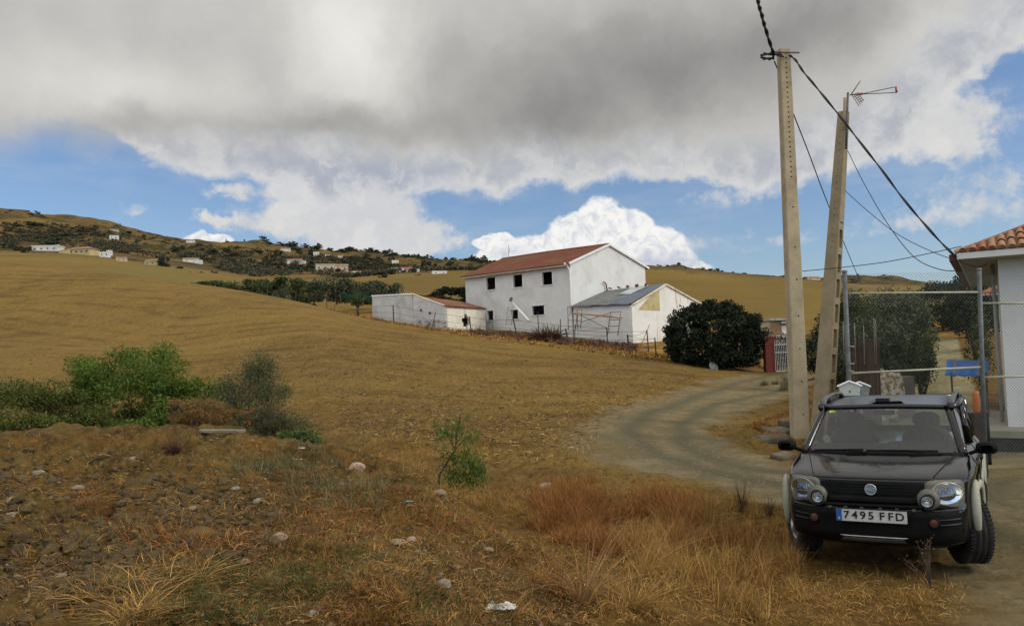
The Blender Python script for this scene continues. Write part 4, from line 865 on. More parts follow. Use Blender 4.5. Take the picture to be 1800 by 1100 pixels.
mb = MB(); mb.tube([m2+UP*(zm+.0)+dr*.05, k0*.35+km*.65+UP*(zm*.65+zk*.35-.0)+dr*.05, k0+UP*(zk+.02)], [.09, .08, .07], 6); mb.build('wall_coping', M_('coping_cream', (.62, .56, .40), (.55, .5, .42), 2., .9), sh)
mb = MB()
for i in range(24): t = i/23; p = kl*(1-t)+km*t+UP*(zl*(1-t)+zm*t+.03); mb.tube([p-dn*.05, p+dn*.10], .07, 6)
mb.build('eave_tiles', WHITE2, sh)
for px, py, r_ in ((740, 545, .10), (755.5, 550, .11)):
    s_, z_v = sofpx(px, py, kl, dl); mb = MB(); mb.tube([kl+dl*s_+UP*z_v+kn*.01, kl+dl*(s_+.0)+UP*z_v+kn*.03], r_, 6); mb.build('vent_hole', DARKIN, sh)
mb = MB()
for i in range(46):
    s_ = Lk*(.62+.38*rnd.random()); p = kl+dl*s_+UP*(gz(*(kl+dl*s_).xy)+rnd.random()**2*1.0*(s_/Lk))+kn*(.02+rnd.random()*.06); mb.box(p, (.34, .12, .10+.08*rnd.random()), rotm(0, rnd.uniform(-.1, .1), math.atan2(dl.y, dl.x)))
mb.build('exposed_stones', M_('pale_stone', (.50, .47, .43), (.36, .32, .29), 4., .95), sh)
# --- white house at the right with a hipped tile roof
fc0 = at(1685, 452, 15.2); a30 = Vector((.863, -.504, 0)); b30 = Vector((.504, .863, 0))
q0 = Vector((fc0.x, fc0.y, 0)); o_ = .62; wc = q0+a30*o_+b30*o_; zs_ = at(1685, 456, 15.2).z; zft = at(1683, 442, 15.2).z
wh = anchor('white_house', (wc.x, wc.y, 0), 'white house at the right edge with a hipped red tile roof and deep eaves', 'house')
WL, WD = 9., 8.; zbase = at(1762, 742, 16.2).z
mb = MB(); pts = [wc, wc+a30*WL, wc+a30*WL+b30*WD, wc+b30*WD]
hw_ = [(1.35, 2.35, .0, .0)]
for p, q_ in zip(pts, pts[1:]+pts[:1]): mb.quad(p+UP*(zbase-.3), q_+UP*(zbase-.3), q_+UP*(zs_+.02), p+UP*(zs_+.02))
mb.build('wall', M_('house_render', (.66, .66, .65), (.60, .60, .59), .8, .9, 16, .15, dirt=(.50, .49, .45), dscale=.9), wh)
e = [q0, q0+a30*(WL+2*o_), q0+a30*(WL+2*o_)+b30*(WD+2*o_), q0+b30*(WD+2*o_)]
mb = MB(); mb.quad(*[p+UP*zs_ for p in e]); mb.build('soffit', M_('soffit_grey', (.36, .35, .31), (.31, .30, .27), 2., .9), wh)
mb = MB()
for p, q_ in zip(e, e[1:]+e[:1]): mb.bar(p+UP*(zs_+.06), q_+UP*(zs_+.06), .06, .115)
mb.build('fascia', M_('fascia_white', (.60, .60, .58), (.55, .55, .53), 2., .8), wh)
mb = MB(); mb.bar(q0-a30*.10+b30*.1+UP*(zs_+.05), e[3]-a30*.10+UP*(zs_+.05), .12, .12); mb.build('gutter', M_('gutter_red', (.12, .035, .035), None, 3., .6), wh)
hp = .43; zt0 = zs_+.13; apA = q0+(a30+b30)*(WD/2+o_)+UP*(zt0+hp*(WD/2+o_)); apB = e[1]+(b30-a30)*(WD/2+o_)+UP*(zt0+hp*(WD/2+o_))
TILE3 = tile_mat('roof_tiles_orange', (.36, .15, .08), (.25, .085, .05), (.33, .24, .15))
def hip(name, A, B, C1, D1):
    mb = MB(); L = (B-A).length; pt = .155; nrm = (B-A).cross(D1-A).normalized(); nrm = nrm if nrm.z > 0 else -nrm; m = int(L/pt); ev = (B-A).normalized(); upd = nrm.cross(ev); upd = upd if upd.z > 0 else -upd
    inwd = Vector((upd.x, upd.y, 0)).normalized(); half = (WD/2+o_)
    for i in range(m):
        s = (i+.5)*pt; run = min(s, L-s, half); n_ = max(1, int(run/.30)); ur = run/Vector((upd.x, upd.y)).length
        steps = [ur*j/n_ for j in range(n_+1)]
        for j in range(n_):
            r0_, r1_ = pt*.46, pt*.36
            for end, (st_, rad) in enumerate(((steps[j]-.04, r0_), (steps[j+1]+.02, r1_))): pass
            V = []; K = 7
            for st_, rad, lf in ((steps[j]-.05, pt*.44, .028), (steps[j+1], pt*.38, .006)):
                c_ = A+ev*s+upd*st_+nrm*lf
                V += [c_+ev*(rad*math.cos(math.pi*k/(K-1)))+nrm*(rad*1.0*math.sin(math.pi*k/(K-1))) for k in range(K)]
            mb.add(V, [(k, k+1, K+k+1, K+k) for k in range(K-1)]+([tuple(range(K))] if j == 0 else []), True)
    mb.quad(A, B, C1, D1); return mb.build(name, TILE3, wh, fixn=False)
Z0 = UP*zt0
front_roof = hip('roof', q0+Z0, e[1]+Z0, apB, apA); hip('roof', e[3]+Z0, q0+Z0, apA, apA+(e[3]-q0)*0+UP*0)
mb = MB(); hpts = [q0+Z0+UP*.05+(apA-q0-Z0)*t for t in [i/14 for i in range(15)]]
for i in range(14): mb.tube([hpts[i], hpts[i+1]*.98+hpts[i]*.02+UP*.02], [.10, .085], 8)
mb.build('hip_tiles', TILE3, front_roof)
mb = MB()
for i in range(int((WL+2*o_)/.155)):
    c_ = q0+a30*((i+.5)*.155)-b30*.055+UP*(zt0+.012); K = 7
    mb.add([c_+a30*(.066*math.cos(math.pi*k/(K-1)))+UP*(.062*math.sin(math.pi*k/(K-1))) for k in range(K)], [tuple(range(K))])
mb.build('mortar_ends', M_('mortar', (.55, .50, .42), (.45, .40, .33), 9., .9), front_roof)
mb = MB(); s_ = wc-a30*.03; mb.tube([s_+b30*1.0-a30*.06+UP*(zs_-.02), s_+b30*1.0-a30*.06+UP*zbase], .035, 8); mb.build('downpipe', M_('pipe_grey', (.32, .33, .31), None, 3., .6), wh)
# terrace in front of it
tr = anchor('terrace', (wc.x, wc.y, 0), 'raised concrete terrace with dark edge under the white house', 'terrace')
t0 = wc-a30*.9-b30*.85; zt_ = zbase-.01; zt2 = zt_-.02
def slab(p, L, Dp, z0, z1): return [p+UP*z0, p+a30*L+UP*z0, p+a30*L+b30*Dp+UP*z0, p+b30*Dp+UP*z0], z1-z0
pp, hh = slab(t0+b30*.0, 12, 4.8, zt_-.12, zt_); mb = MB(); mb.prism(pp, UP*hh); mb.build('slab', M_('terrace_concrete', (.30, .28, .22), (.24, .225, .18), 2.5, .9, 20, .3), tr)
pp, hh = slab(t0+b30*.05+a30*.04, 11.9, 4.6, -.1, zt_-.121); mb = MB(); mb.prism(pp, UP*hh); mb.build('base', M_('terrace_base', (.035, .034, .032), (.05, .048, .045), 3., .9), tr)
# ---------------------------------------------------------------- poles, cables, fences and street things
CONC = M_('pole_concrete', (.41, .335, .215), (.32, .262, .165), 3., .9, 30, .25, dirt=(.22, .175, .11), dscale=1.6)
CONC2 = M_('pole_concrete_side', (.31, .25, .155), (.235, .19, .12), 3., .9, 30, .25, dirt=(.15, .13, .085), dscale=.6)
HOLE = M_('hole_dark', (.03, .018, .012), None, 3., .9)
GALV = M_('galvanised', (.12, .13, .135), (.08, .088, .09), 9., .6, Metallic=.2)
RUST = M_('rusty_iron', (.13, .06, .035), (.075, .04, .028), 9., .85)
CABLE = M_('cable_black', (.012, .012, .014), None, 5., .6)
def pole(name, label, pb, pt_, Y, wb, wt, yaw, ratio, ladder, holes):
    b = at(*pb, Y); t = at(*pt_, Y); b.z = gz(b.x, b.y)-.3; H = (t-b).length; root = anchor(name, (b.x, b.y, b.z+.3), label, 'utility pole', 'concrete utility poles')
    ax = (t-b).normalized(); X0 = Vector((math.cos(yaw), math.sin(yaw), 0)); X0 = (X0-ax*X0.dot(ax)).normalized(); Y0_ = ax.cross(X0)
    def pt(u, v, h): k = h/H; w_ = (wb+(wt-wb)*k)/2; return b+ax*h+X0*(u*w_)+Y0_*(v*w_*ratio)
    if not ladder:
        mb = MB(); c = .14
        cs = [(-1, -1+c), (-1+c, -1), (1-c, -1), (1, -1+c), (1, 1-c), (1-c, 1), (-1+c, 1), (-1, 1-c)]
        V = [pt(u, v, h) for h in (0, H) for u, v in cs]; mb.add(V, [tuple(range(8))[::-1], tuple(range(8, 16))]+[(i, (i+1) % 8, 8+(i+1) % 8, 8+i) for i in range(8)])
        mb.build('shaft', CONC, root)
    else:
        mb = MB(); V = [pt(u, v, h) for h in (0, H) for u, v in ((-1, -1), (.62, -1), (.62, 1), (-1, 1))]
        mb.add(V, [(3, 2, 1, 0), (4, 5, 6, 7), (0, 1, 5, 4), (1, 2, 6, 5), (2, 3, 7, 6), (3, 0, 4, 7)])
        for v0, v1 in ((-.995, -.62), (.62, .995)):
            V = [pt(u, v, h) for h in (0, H) for u, v in ((.61, v0), (1, v0), (1, v1), (.61, v1))]; mb.add(V, [(3, 2, 1, 0), (4, 5, 6, 7), (0, 1, 5, 4), (1, 2, 6, 5), (2, 3, 7, 6), (3, 0, 4, 7)])
        h = .3; 
        while h < H*.64:
            V = [pt(u, v, q) for q in (h, h+.17) for u, v in ((.615, -.63), (.985, -.63), (.985, .63), (.615, .63))]; mb.add(V, [(3, 2, 1, 0), (4, 5, 6, 7), (0, 1, 5, 4), (1, 2, 6, 5), (2, 3, 7, 6), (3, 0, 4, 7)]); h += .62
        V = [pt(u, v, q) for q in (H*.66, H-.01) for u, v in ((.615, -.63), (.985, -.63), (.985, .63), (.615, .63))]; mb.add(V, [(3, 2, 1, 0), (4, 5, 6, 7), (0, 1, 5, 4), (1, 2, 6, 5), (2, 3, 7, 6), (3, 0, 4, 7)])
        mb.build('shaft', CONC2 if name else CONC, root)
    for f, u in holes:
        p = pt(u, -1.0, H*f); mb = MB(); mb.tube([p-Y0_*.004, p+Y0_*.02], .012 if ladder else .017, 8); mb.build('bolt_hole', HOLE, root)
    return root, pt, H, ax
hl = [(1-.0125*i-.012, .05) for i in range(26)]+[(.60, .1), (.50, .1), (.42, .12), (.33, .13), (.25, .12), (.17, .15), (.09, .15)]
p1, pt1, H1, ax1 = pole('utility_pole', 'taller thick pale concrete pole with a column of bolt holes, nearest the car', (1407, 776), (1377, 88), 17.5, .345, .235, R(6), .8, False, hl)
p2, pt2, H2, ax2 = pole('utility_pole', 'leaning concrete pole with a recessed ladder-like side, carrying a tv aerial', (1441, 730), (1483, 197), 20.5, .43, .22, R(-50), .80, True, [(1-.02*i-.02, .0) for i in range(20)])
mb = MB(); c = at(1372, 97, 17.5); mb.tube([pt1(0, 0, H1*.985)-Vector((.35, .25, 0)), pt1(0, 0, H1*.985)+Vector((.30, -.1, .02))], .02, 6); mb.build('cross_hook', GALV, p1)
# aerial on its mast
m0 = at(1487, 262, 20.3); m1 = at(1490.5, 163, 20.3); ae_ = anchor('tv_aerial', (m0.x, m0.y, m0.z), 'thin television aerial with a red-tipped boom on top of the leaning pole', 'aerial')
mb = MB(); mb.tube([m0, m1], .028, 7); mb.build('mast', GALV, ae_)
mb = MB(); mb.tube([at(1484, 230, 20.4), at(1486, 172, 20.4)], .05, 6); mb.build('mast_clamp', CONC, ae_)
ORR = M_('aerial_orange', (.38, .12, .08), None, 3., .6)
mb = MB(); bo0, bo1 = at(1494, 167, 20.1), at(1512, 166, 19.9); tipu, tipd = at(1575, 153, 19.3), at(1576, 163, 19.3); mb.tube([bo0, bo1], .018, 5); mb.tube([bo1, tipu], .011, 5); mb.tube([bo1, tipd], .011, 5); mb.build('boom', M_('boom_grey', (.18, .14, .13), None, 3., .5), ae_)
mb = MB(); mb.tube([tipu, tipd], .028, 6); mb.build('boom_tip', ORR, ae_); mb = MB(); mb.tube([at(1509, 166, 19.9), at(1516, 165, 19.9)], .032, 6); mb.build('dipole_box', ORR, ae_)
mb = MB()
for t in [i/4 for i in range(5)]:
    mb.tube([at(1498+12*t, 168+14*t*.9, 20.1), at(1508+10*t, 163+12*t, 20.0)], .008, 4)
for t in [i/3 for i in range(4)]: mb.tube([at(1498+10*t, 168-5*t, 20.1), at(1510+8*t, 187-9*t, 20.0)], .008, 4)
mb.tube([at(1497, 165, 20.1), at(1512, 143, 20.2)], .014, 5); mb.tube([at(1499, 163, 20.1), at(1508, 148, 20.2)], .008, 5); mb.build('reflector', M_('reflector_grey', (.12, .11, .11), None, 3., .5), ae_)
def cable(label, pts, r, twist=0., n=5, cat='cable', sub=10):
    P3 = [at(*p) for p in pts]; out = []; m = len(P3)
    for i in range(m-1):
        a, b, c_, d = P3[max(i-1, 0)], P3[i], P3[i+1], P3[min(i+2, m-1)]
        for k in range(sub+(i == m-2)):
            t = k/sub; out.append(.5*((2*b)+(c_-a)*t+(2*a-5*b+4*c_-d)*t*t+(3*b-a-3*c_+d)*t**3))
    mb = MB()
    if not twist: mb.tube(out, r, n)
    else:
        dense = []
        for a, b in zip(out, out[1:]):
            L = (b-a).length; q = max(1, int(L/.05)); dense += [a.lerp(b, j/q) for j in range(q)]
        for s_ in (0, math.pi): mb.tube([p+Vector((math.cos(i*.42+s_), .3*math.cos(i*.42), math.sin(i*.42+s_)))*r*.75 for i, p in enumerate(dense)], r*.72, 4)
    o = mb.build('cable', CABLE, None, fixn=False); return tag(o, label, cat)
cable('thick twisted black cable entering at the top and looping at the taller pole', [(1316, -60, 12), (1332, 0, 14.5), (1347, 55, 16.2), (1360, 98, 17.2), (1352, 104, 17.3), (1339, 102, 17.3), (1341, 96, 17.3), (1358, 95, 17.3), (1378, 99, 17.3)], .027, 1)
cable('thick black cable sagging from the taller pole to the white house eave', [(1388, 97, 17.3), (1400, 108, 17.2), (1415, 130, 17.0), (1447, 168, 16.8), (1490, 222, 16.5), (1540, 286, 16.2), (1590, 352, 15.9), (1640, 411, 15.6), (1684, 455, 15.2)], .018, 1)
cable('thin dark wire running from the taller pole down behind the leaning pole', [(1361, 108, 17.6), (1372, 135, 18), (1386, 178, 18.6), (1420, 265, 21), (1460, 370, 26), (1514, 500, 40)], .014)
cable('thin wire drooping from high on the leaning pole to the white house', [(1490, 265, 20.3), (1520, 325, 19.6), (1560, 393, 18.5), (1605, 450, 17.3), (1650, 473, 16.2), (1690, 476, 15.4)], .009)
cable('thin wire drooping from midway up the leaning pole towards the eave', [(1485, 335, 20.3), (1530, 375, 19.2), (1580, 413, 18.1), (1640, 443, 16.6), (1690, 460, 15.4)], .008)
cable('nearly level thin wire from the taller pole to the white house roof', [(1405, 477, 17.5), (1480, 470, 17.), (1560, 460, 16.4), (1640, 444, 15.8), (1690, 433, 15.3)], .008)
cable('slack pale wire hanging under the white house eave', [(1690, 462, 15.1), (1705, 466, 15.2), (1720, 470, 15.3), (1735, 464, 15.5)], .007)
# chain-link fence with galvanised posts and rails
YF = 12.2
fp_ = [at(1484.5, 478, YF), at(1721, 474, YF+.35)]; zt = fp_[0].z
cf = anchor('chain_link_fence', (fp_[0].x, fp_[0].y, 0.05), 'tall grey wire mesh fence on steel posts behind the car', 'fence')
bot = [at(1492, 670, YF), at(1731, 772, YF+.35)]
ends = []
for k, (tp, bt, r_) in enumerate(((fp_[0], bot[0], .036), (fp_[1], bot[1], .033))):
    d = (bt-tp).normalized(); g = tp+d*(tp.z/abs(d.z)); mb = MB(); mb.tube([g, tp], r_, 10); mb.lathe([(r_+.006, 0), (r_+.006, .03), (0, .04)], Matrix.Translation(tp-UP*.01), 10, cap=False); mb.build('post', GALV, cf); ends.append((g, tp))
dirF = (fp_[1]-fp_[0]); dirF.z = 0; dirF.normalize(); LFN = (fp_[1]-fp_[0]).xy.length
p3t = fp_[1]+dirF*2.9; mb = MB(); mb.tube([Vector((p3t.x, p3t.y, 0)), p3t], .033, 10); mb.build('post', GALV, cf)
RAILM = M_('rail_cream', (.36, .35, .26), (.28, .27, .20), 7., .6)
for a, b in (((1487, 515.5, YF), (1723, 513.5, YF+.35)), ((1492, 656, YF), (1727, 645, YF+.35)), ((1723, 533, YF+.35), (1860, 533, YF+.5)), ((1727, 663, YF+.35), (1860, 660, YF+.5))):
    mb = MB(); mb.tube([at(*a), at(*b)], .016, 8); mb.build('rail', RAILM, cf)
mb = MB()
def mesh_panel(o, d, L, z0, z1, step=.055, r=.0016):
    H = z1-z0; n = int((L+H)/step)
    for i in range(n):
        s = i*step
        for sg in (1, -1):
            s0 = s-H if sg > 0 else s; a0, a1 = (s0, z0), (s0+H, z1) if sg > 0 else (s0-H, z1)
            if sg < 0: a0, a1 = (s, z0), (s-H, z1)
            (xa, za), (xb, zb_) = a0, a1
            if xa > xb: xa, za, xb, zb_ = xb, zb_, xa, za
            if xb < 0 or xa > L: continue
            f = (zb_-za)/(xb-xa)
            if xa < 0: za += -xa*f; xa = 0
            if xb > L: zb_ -= (xb-L)*f; xb = L
            mb.tube([o+d*xa+UP*za, o+d*xb+UP*zb_], r, 3, False, False)
zlow_ = .25
mesh_panel(Vector((fp_[0].x, fp_[0].y, 0)), dirF, LFN, zt-.52, zt-.03)
mesh_panel(Vector((fp_[1].x, fp_[1].y, 0)), dirF, 2.9, zlow_, zt-.1)
mesh_panel(Vector((fp_[0].x, fp_[0].y, 0)), dirF, LFN, zlow_, zt-.52, .055, .0007)
mb.build('wire_mesh', M_('mesh_wire', (.20, .215, .205), None, 5., .6), cf, fixn=False)
mb = MB(); 
for px, py in ((1493, 609), (1493, 639), (1492, 652)): mb.tube([at(px, py, YF-.03), at(px+9, py, YF-.05)], .008, 5)
mb.build('tie_wire', RAILM, cf)
# farm fence: leaning wooden and iron posts with wire
FP = [(470, 530, 470, 503, 86, .05), (520, 541, 520, 510, 82, .06), (521, 541, 531, 505, 84, .035), (574, 549, 574, 522, 78, .06), (628, 558, 628, 534, 74, .055), (587, 552, 591, 510, 88, .03), (692, 562, 691, 536, 67.5, .075), (757, 572, 766, 549, 62, .05), (829, 587, 825, 556, 59.5, .07), (912, 600, 902, 560, 56, .07), (867, 590, 866, 570, 60, .04), (947, 575, 945, 549, 60.5, .05),
      (985, 588, 985, 561, 58, .05), (1003, 613, 994, 578, 54.5, .09), (1010, 598, 1011, 570, 57, .04), (1068, 596, 1066, 575, 56, .06), (1107, 626, 1103, 588, 51, .085), (1140, 606, 1137, 580, 53, .06), (1154, 633, 1151, 593, 49.5, .06), (1122, 600, 1142, 570, 56, .03)]
ff = anchor('wire_fence', (at(692, 562, 67.5).x, 67.5, at(692, 562, 67.5).z), 'straggling farm fence of leaning posts and wire along the field edge', 'fence')
POSTM = M_('old_post_wood', (.085, .06, .045), (.05, .038, .03), 6., .9)
wl = []
for x0, y0, x1, y1, Yp, w_ in FP:
    a = at(x0, y0, Yp); b = at(x1, y1, Yp); a.z = min(a.z, gz(a.x, a.y))-.15; mb = MB(); mb.tube([a, b], [w_*.75, w_*.6], 6, smooth=False); mb.build('post', POSTM, ff)
    if w_ > .052 and Yp < 79: wl.append((a, b))
wl.sort(key=lambda q: -q[0].y)
mb = MB()
for f in (.95, .62, .35):
    for (a, b), (c_, d) in zip(wl, wl[1:]):
        p, q = a.lerp(b, f), c_.lerp(d, f); mid = (p+q)/2-UP*.10; mb.tube([p, mid, q], .012, 3, False)
mb.build('wire', RUST, ff)
# white mailbox pair
def mailbox(px, py, Y, w_, h_, mat, label):
    c = at(px, py, Y); r = anchor('mailbox', (c.x, c.y, .0), label, 'mailbox', 'mailboxes'); mb = MB(); fx_ = Vector((.93, -.36, 0)); fy_ = Vector((.36, .93, 0)); D = .16
    pr = [(-w_*.40, -h_), (w_*.40, -h_), (w_*.5, 0), (0, h_*.24), (-w_*.5, 0)]
    mb.prism([c+fx_*x+UP*z-fy_*D/2 for x, z in pr], fy_*D); mb.build('box', mat, r, bevel=.006)
    mb = MB(); mb.bar(c+fx_*(-w_*.56)+UP*(-.01), c+fx_*.0+UP*(h_*.26+.008), D*1.25, .014, fy_.cross(UP)); mb.bar(c+fx_*(w_*.56)+UP*(-.01), c+fx_*.0+UP*(h_*.26+.008), D*1.25, .014, fy_.cross(UP)); mb.build('lid', WHITE2, r)
    mb = MB(); mb.box(c+UP*(-h_*.42)-fy_*(D/2+.003), (.02, .006, .02)); mb.build('lock', HOLE, r); mb = MB(); mb.box(c+UP*(-h_*.80)-fy_*(D/2+.003)+fx_*.01, (.07, .005, .025)); mb.build('number_label', M_('label_grey', (.15, .15, .14), None, 60., .6), r)
    mb = MB(); g = Vector((c.x, c.y, .0))+fy_*.09; mb.tube([g, Vector((g.x, g.y, c.z))], .022, 8); mb.build('stand', GALV, r)
mailbox(1493, 677, 11.3, .28, .19, M_('mailbox_white', (.50, .52, .47), (.44, .46, .41), 4., .5), 'white house-shaped mailbox standing behind the left end of the car roof')
mailbox(1511, 678, 11.75, .26, .19, M_('mailbox_grey', (.26, .28, .27), (.20, .22, .21), 4., .5), 'grey mailbox half hidden behind the white mailbox')
a, b = at(1530, 668, 20.6), at(1573, 662, 20.6); g = gz(a.x, a.y); mb = MB(); mb.grid(lambda u, v: Vector((a.x+(b.x-a.x)*u, a.y+.05*math.sin(u*9+v*5), g+(a.z-g+.28*math.sin(math.pi*min(1, u*1.1))+.03*math.sin(u*40))*v)), 40, 10); wl_ = mb.build('garden_wall', M_('mottled_whitewash', (.60, .56, .46), (.22, .17, .08), 9., .95, 20, .5, dirt=(.30, .22, .10), dscale=4., lo=.45, hi=.6)); wl_.modifiers.new('s', 'SOLIDIFY').thickness = .25; tag(wl_, 'low mottled whitewashed rubble wall right of the mailboxes', 'wall')
# blue sheet stretched on a frame
c = at(1663, 633, 18); bl = anchor('covered_table', (c.x+.5, 18, gz(c.x+.5, 18)), 'bright blue sheet with two pale straps draped over a low frame by the drive', 'table')
mb = MB(); A0, A1, A2, A3 = at(1661, 659, 18), at(1737, 661, 17.7), at(1738, 633, 18.2), at(1664, 632, 18.5)
mb.grid(lambda u, v: (A0*(1-u)+A1*u)*(1-v)+(A3*(1-u)+A2*u)*v+UP*(.012*math.sin(u*25)*(1-v)), 24, 6); sh_ = mb.build('sheet', M_('blue_sheet', (.075, .20, .50), (.055, .16, .44), 3., .6), bl); sh_.modifiers.new('s', 'SOLIDIFY').thickness = .02
for f in (.22, .77):
    mb = MB(); q0_ = A0*(1-f)+A1*f; q1_ = A3*(1-f)+A2*f; dd_ = Vector((.0, -.012, .012)); mb.bar(q0_+dd_, q1_+dd_, .05, .01, (0, 1, 0)); mb.build('strap', M_('strap_pale', (.36, .34, .33), None, 9., .8), bl)
for px, f in ((1672, 0), (1733, 1)):
    q = at(px, 655, 18.0-.3*f); mb = MB(); mb.tube([Vector((q.x, q.y, gz(q.x, q.y))), q], .022, 6); mb.build('leg', RUST, bl)
# orange cylinder on a dark stand near the fence
c = at(1717, 722, 14.3); g = gz(c.x, c.y); st = anchor('orange_bollard', (c.x, c.y, g), 'short bright orange post standing on a dark base behind the fence', 'post')
mb = MB(); mb.lathe([(.052, c.z-g-.02), (.055, c.z-g), (.055, c.z-g+.30), (.045, c.z-g+.335), (.0, c.z-g+.34)], Matrix.Translation((c.x, c.y, g)), 16, cap=False); mb.build('column', M_('orange_plastic', (.42, .13, .03), (.36, .10, .03), 6., .5), st)
mb = MB(); mb.box((c.x, c.y, (g+c.z)/2-.02), (.26, .26, c.z-g-.02)); mb.build('base', M_('base_dark', (.03, .018, .016), (.05, .03, .025), 5., .8), st, bevel=.01)
c = at(1732, 690, 13.6); g = gz(c.x, c.y); st = anchor('iron_stand', (c.x, c.y, g), 'thin black iron stand with a red collar beside the fence post', 'stand')
mb = MB(); mb.tube([Vector((c.x, c.y, g)), c], .030, 7); mb.tube([c, c+Vector((-.03, 0, .05)), c+Vector((-.09, 0, .05))], .012, 5); mb.build('upright', M_('iron_black', (.015, .013, .014), None, 5., .6), st)
q = at(1731, 723, 13.55); mb = MB(); mb.tube([q-Vector((.07, 0, 0)), q+Vector((.05, 0, 0))], .02, 6); mb.build('collar', M_('red_paint', (.22, .02, .02), None, 5., .5), st)
# reed screen and canes, cabinet, white stones behind the fence
rs_ = anchor('reed_screen', (at(1518, 650, 16.5).x, 16.5, .1), 'brown upright reed screen behind the mesh fence', 'screen'); rr_ = random.Random(8); mb = MB()
for i in range(110):
    px = 1488+57*i/110+rr_.uniform(-.4, .4); a = at(px+2, 700, 16.5); b = at(px, 598+rr_.uniform(-4, 6), 16.5+rr_.uniform(-.05, .05)); a.z = gz(a.x, a.y); mb.tube([a, b], .010, 4, False)
mb.build('reeds', M_('reed_brown', (.105, .068, .045), (.065, .042, .028), 3., .95, island=.3), rs_)
for px, py in ((1483, 565), (1503, 568), (1519, 572), (1537, 558), (1540, 562)):
    mb = MB(); mb.tube([at(px+1, 640, 16.4), at(px-1, py, 16.4)], .008, 5); mb.build('cane', M_('cane_pale', (.22, .20, .16), None, 6., .8), rs_)
c = at(1595, 662, 21); g = gz(c.x, c.y); cb = anchor('gate_pillar', (c.x, c.y, g), 'grey rendered cabinet beside a pinkish pillar at the foot of the drive', 'pillar')
mb = MB(); w0_, w1_ = at(1585, 662, 21), at(1607, 661, 21); mb.box(((w0_.x+w1_.x)/2, 21.2, (w0_.z+g)/2), (w1_.x-w0_.x, .4, w0_.z-g)); mb.build('cabinet', M_('grey_render', (.20, .18, .16), (.16, .145, .13), 3., .9), cb, bevel=.01)
w0_, w1_ = at(1574, 655, 20.9), at(1584, 655, 20.9); mb = MB(); mb.box(((w0_.x+w1_.x)/2, 21.0, (w0_.z+g)/2), (w1_.x-w0_.x, .16, w0_.z-g)); mb.build('pillar', M_('pink_render', (.24, .18, .17), (.20, .15, .14), 3., .9), cb)
# brick pillar and white gate at the end of the track
c = at(1353, 593, 46.5); g = min(gz(c.x, 46.5), at(1354, 654, 46.5).z)-.1; pil = anchor('brick_pillar', (c.x, 46.5, g), 'dark red gate pillar at the end of the track', 'pillar')
mb = MB(); a, b = at(1344, 593, 46.5), at(1363, 593, 46.5)
mb.box(((a.x+b.x)/2, 46.7, (c.z+g)/2), (b.x-a.x, .5, c.z-g)); mb.build('shaft', M_('brick_red', (.18, .042, .028), (.13, .034, .025), 5., .9, 8, .4), pil)
mb = MB(); mb.box(((a.x+b.x)/2, 46.7, c.z+.03), (b.x-a.x+.06, .56, .07)); mb.build('cap', M_('cap_brick', (.22, .08, .055), None, 5., .9), pil)
gt = anchor('iron_gate', (at(1376, 650, 46.4).x, 46.4, g), 'white iron bar gate hung beside the dark red pillar', 'gate')
mb = MB(); a, b = at(1364, 655, 46.4), at(1394, 655, 46.4); tl = at(1364, 598, 46.4).z; dx = b.x-a.x
for z in (a.z+.08, tl-.25, a.z+(tl-a.z)*.62): mb.bar((a.x, 46.4, z), (b.x, 46.4, z), .05, .05)
for i in range(11):
    x = a.x+dx*i/10; mb.bar((x, 46.4, a.z+.05), (x, 46.4, tl-.05+.12*math.sin(math.pi*i/3.)**2), .022)
mb.build('bars', M_('gate_white', (.55, .54, .52), (.42, .40, .38), 8., .6), gt)
c = at(1370, 575, 56); g = gz(c.x, 56); ob = anchor('outbuilding', (c.x, 56, g), 'small cream outbuilding with an orange door panel behind the gate', 'building')
mb = MB(); a, b = at(1352, 565, 56), at(1392, 565, 56); mb.box(((a.x+b.x)/2, 57.5, (a.z+g)/2-.3), (b.x-a.x, 3, a.z-g+.6)); mb.build('wall', M_('cream_wall', (.46, .40, .28), (.4, .36, .28), 2., .9), ob)
mb = MB(); a2, b2 = at(1354, 571, 55.95), at(1373, 586, 55.95); mb.box(((a2.x+b2.x)/2, 55.97, (a2.z+b2.z)/2), (b2.x-a2.x, .06, a2.z-b2.z)); mb.build('door_panel', M_('door_orange', (.36, .22, .12), None, 3., .8), ob)
mb = MB(); mb.box((a.x+.75, 57.3, a.z+.12), (1.7, 3.4, .16)); mb.box((b.x-.35, 57.3, a.z-.1), (1.0, 3.3, .14)); mb.build('roof', M_('roof_pale', (.30, .22, .18), (.4, .38, .36), 3., .9), ob)
mb = MB(); a, b = at(1374, 573, 55.9), at(1392, 586, 55.9); mb.box(((a.x+b.x)/2, 55.95, (a.z+b.z)/2), (b.x-a.x, .05, a.z-b.z)); mb.build('white_panel', WHITE2, ob)
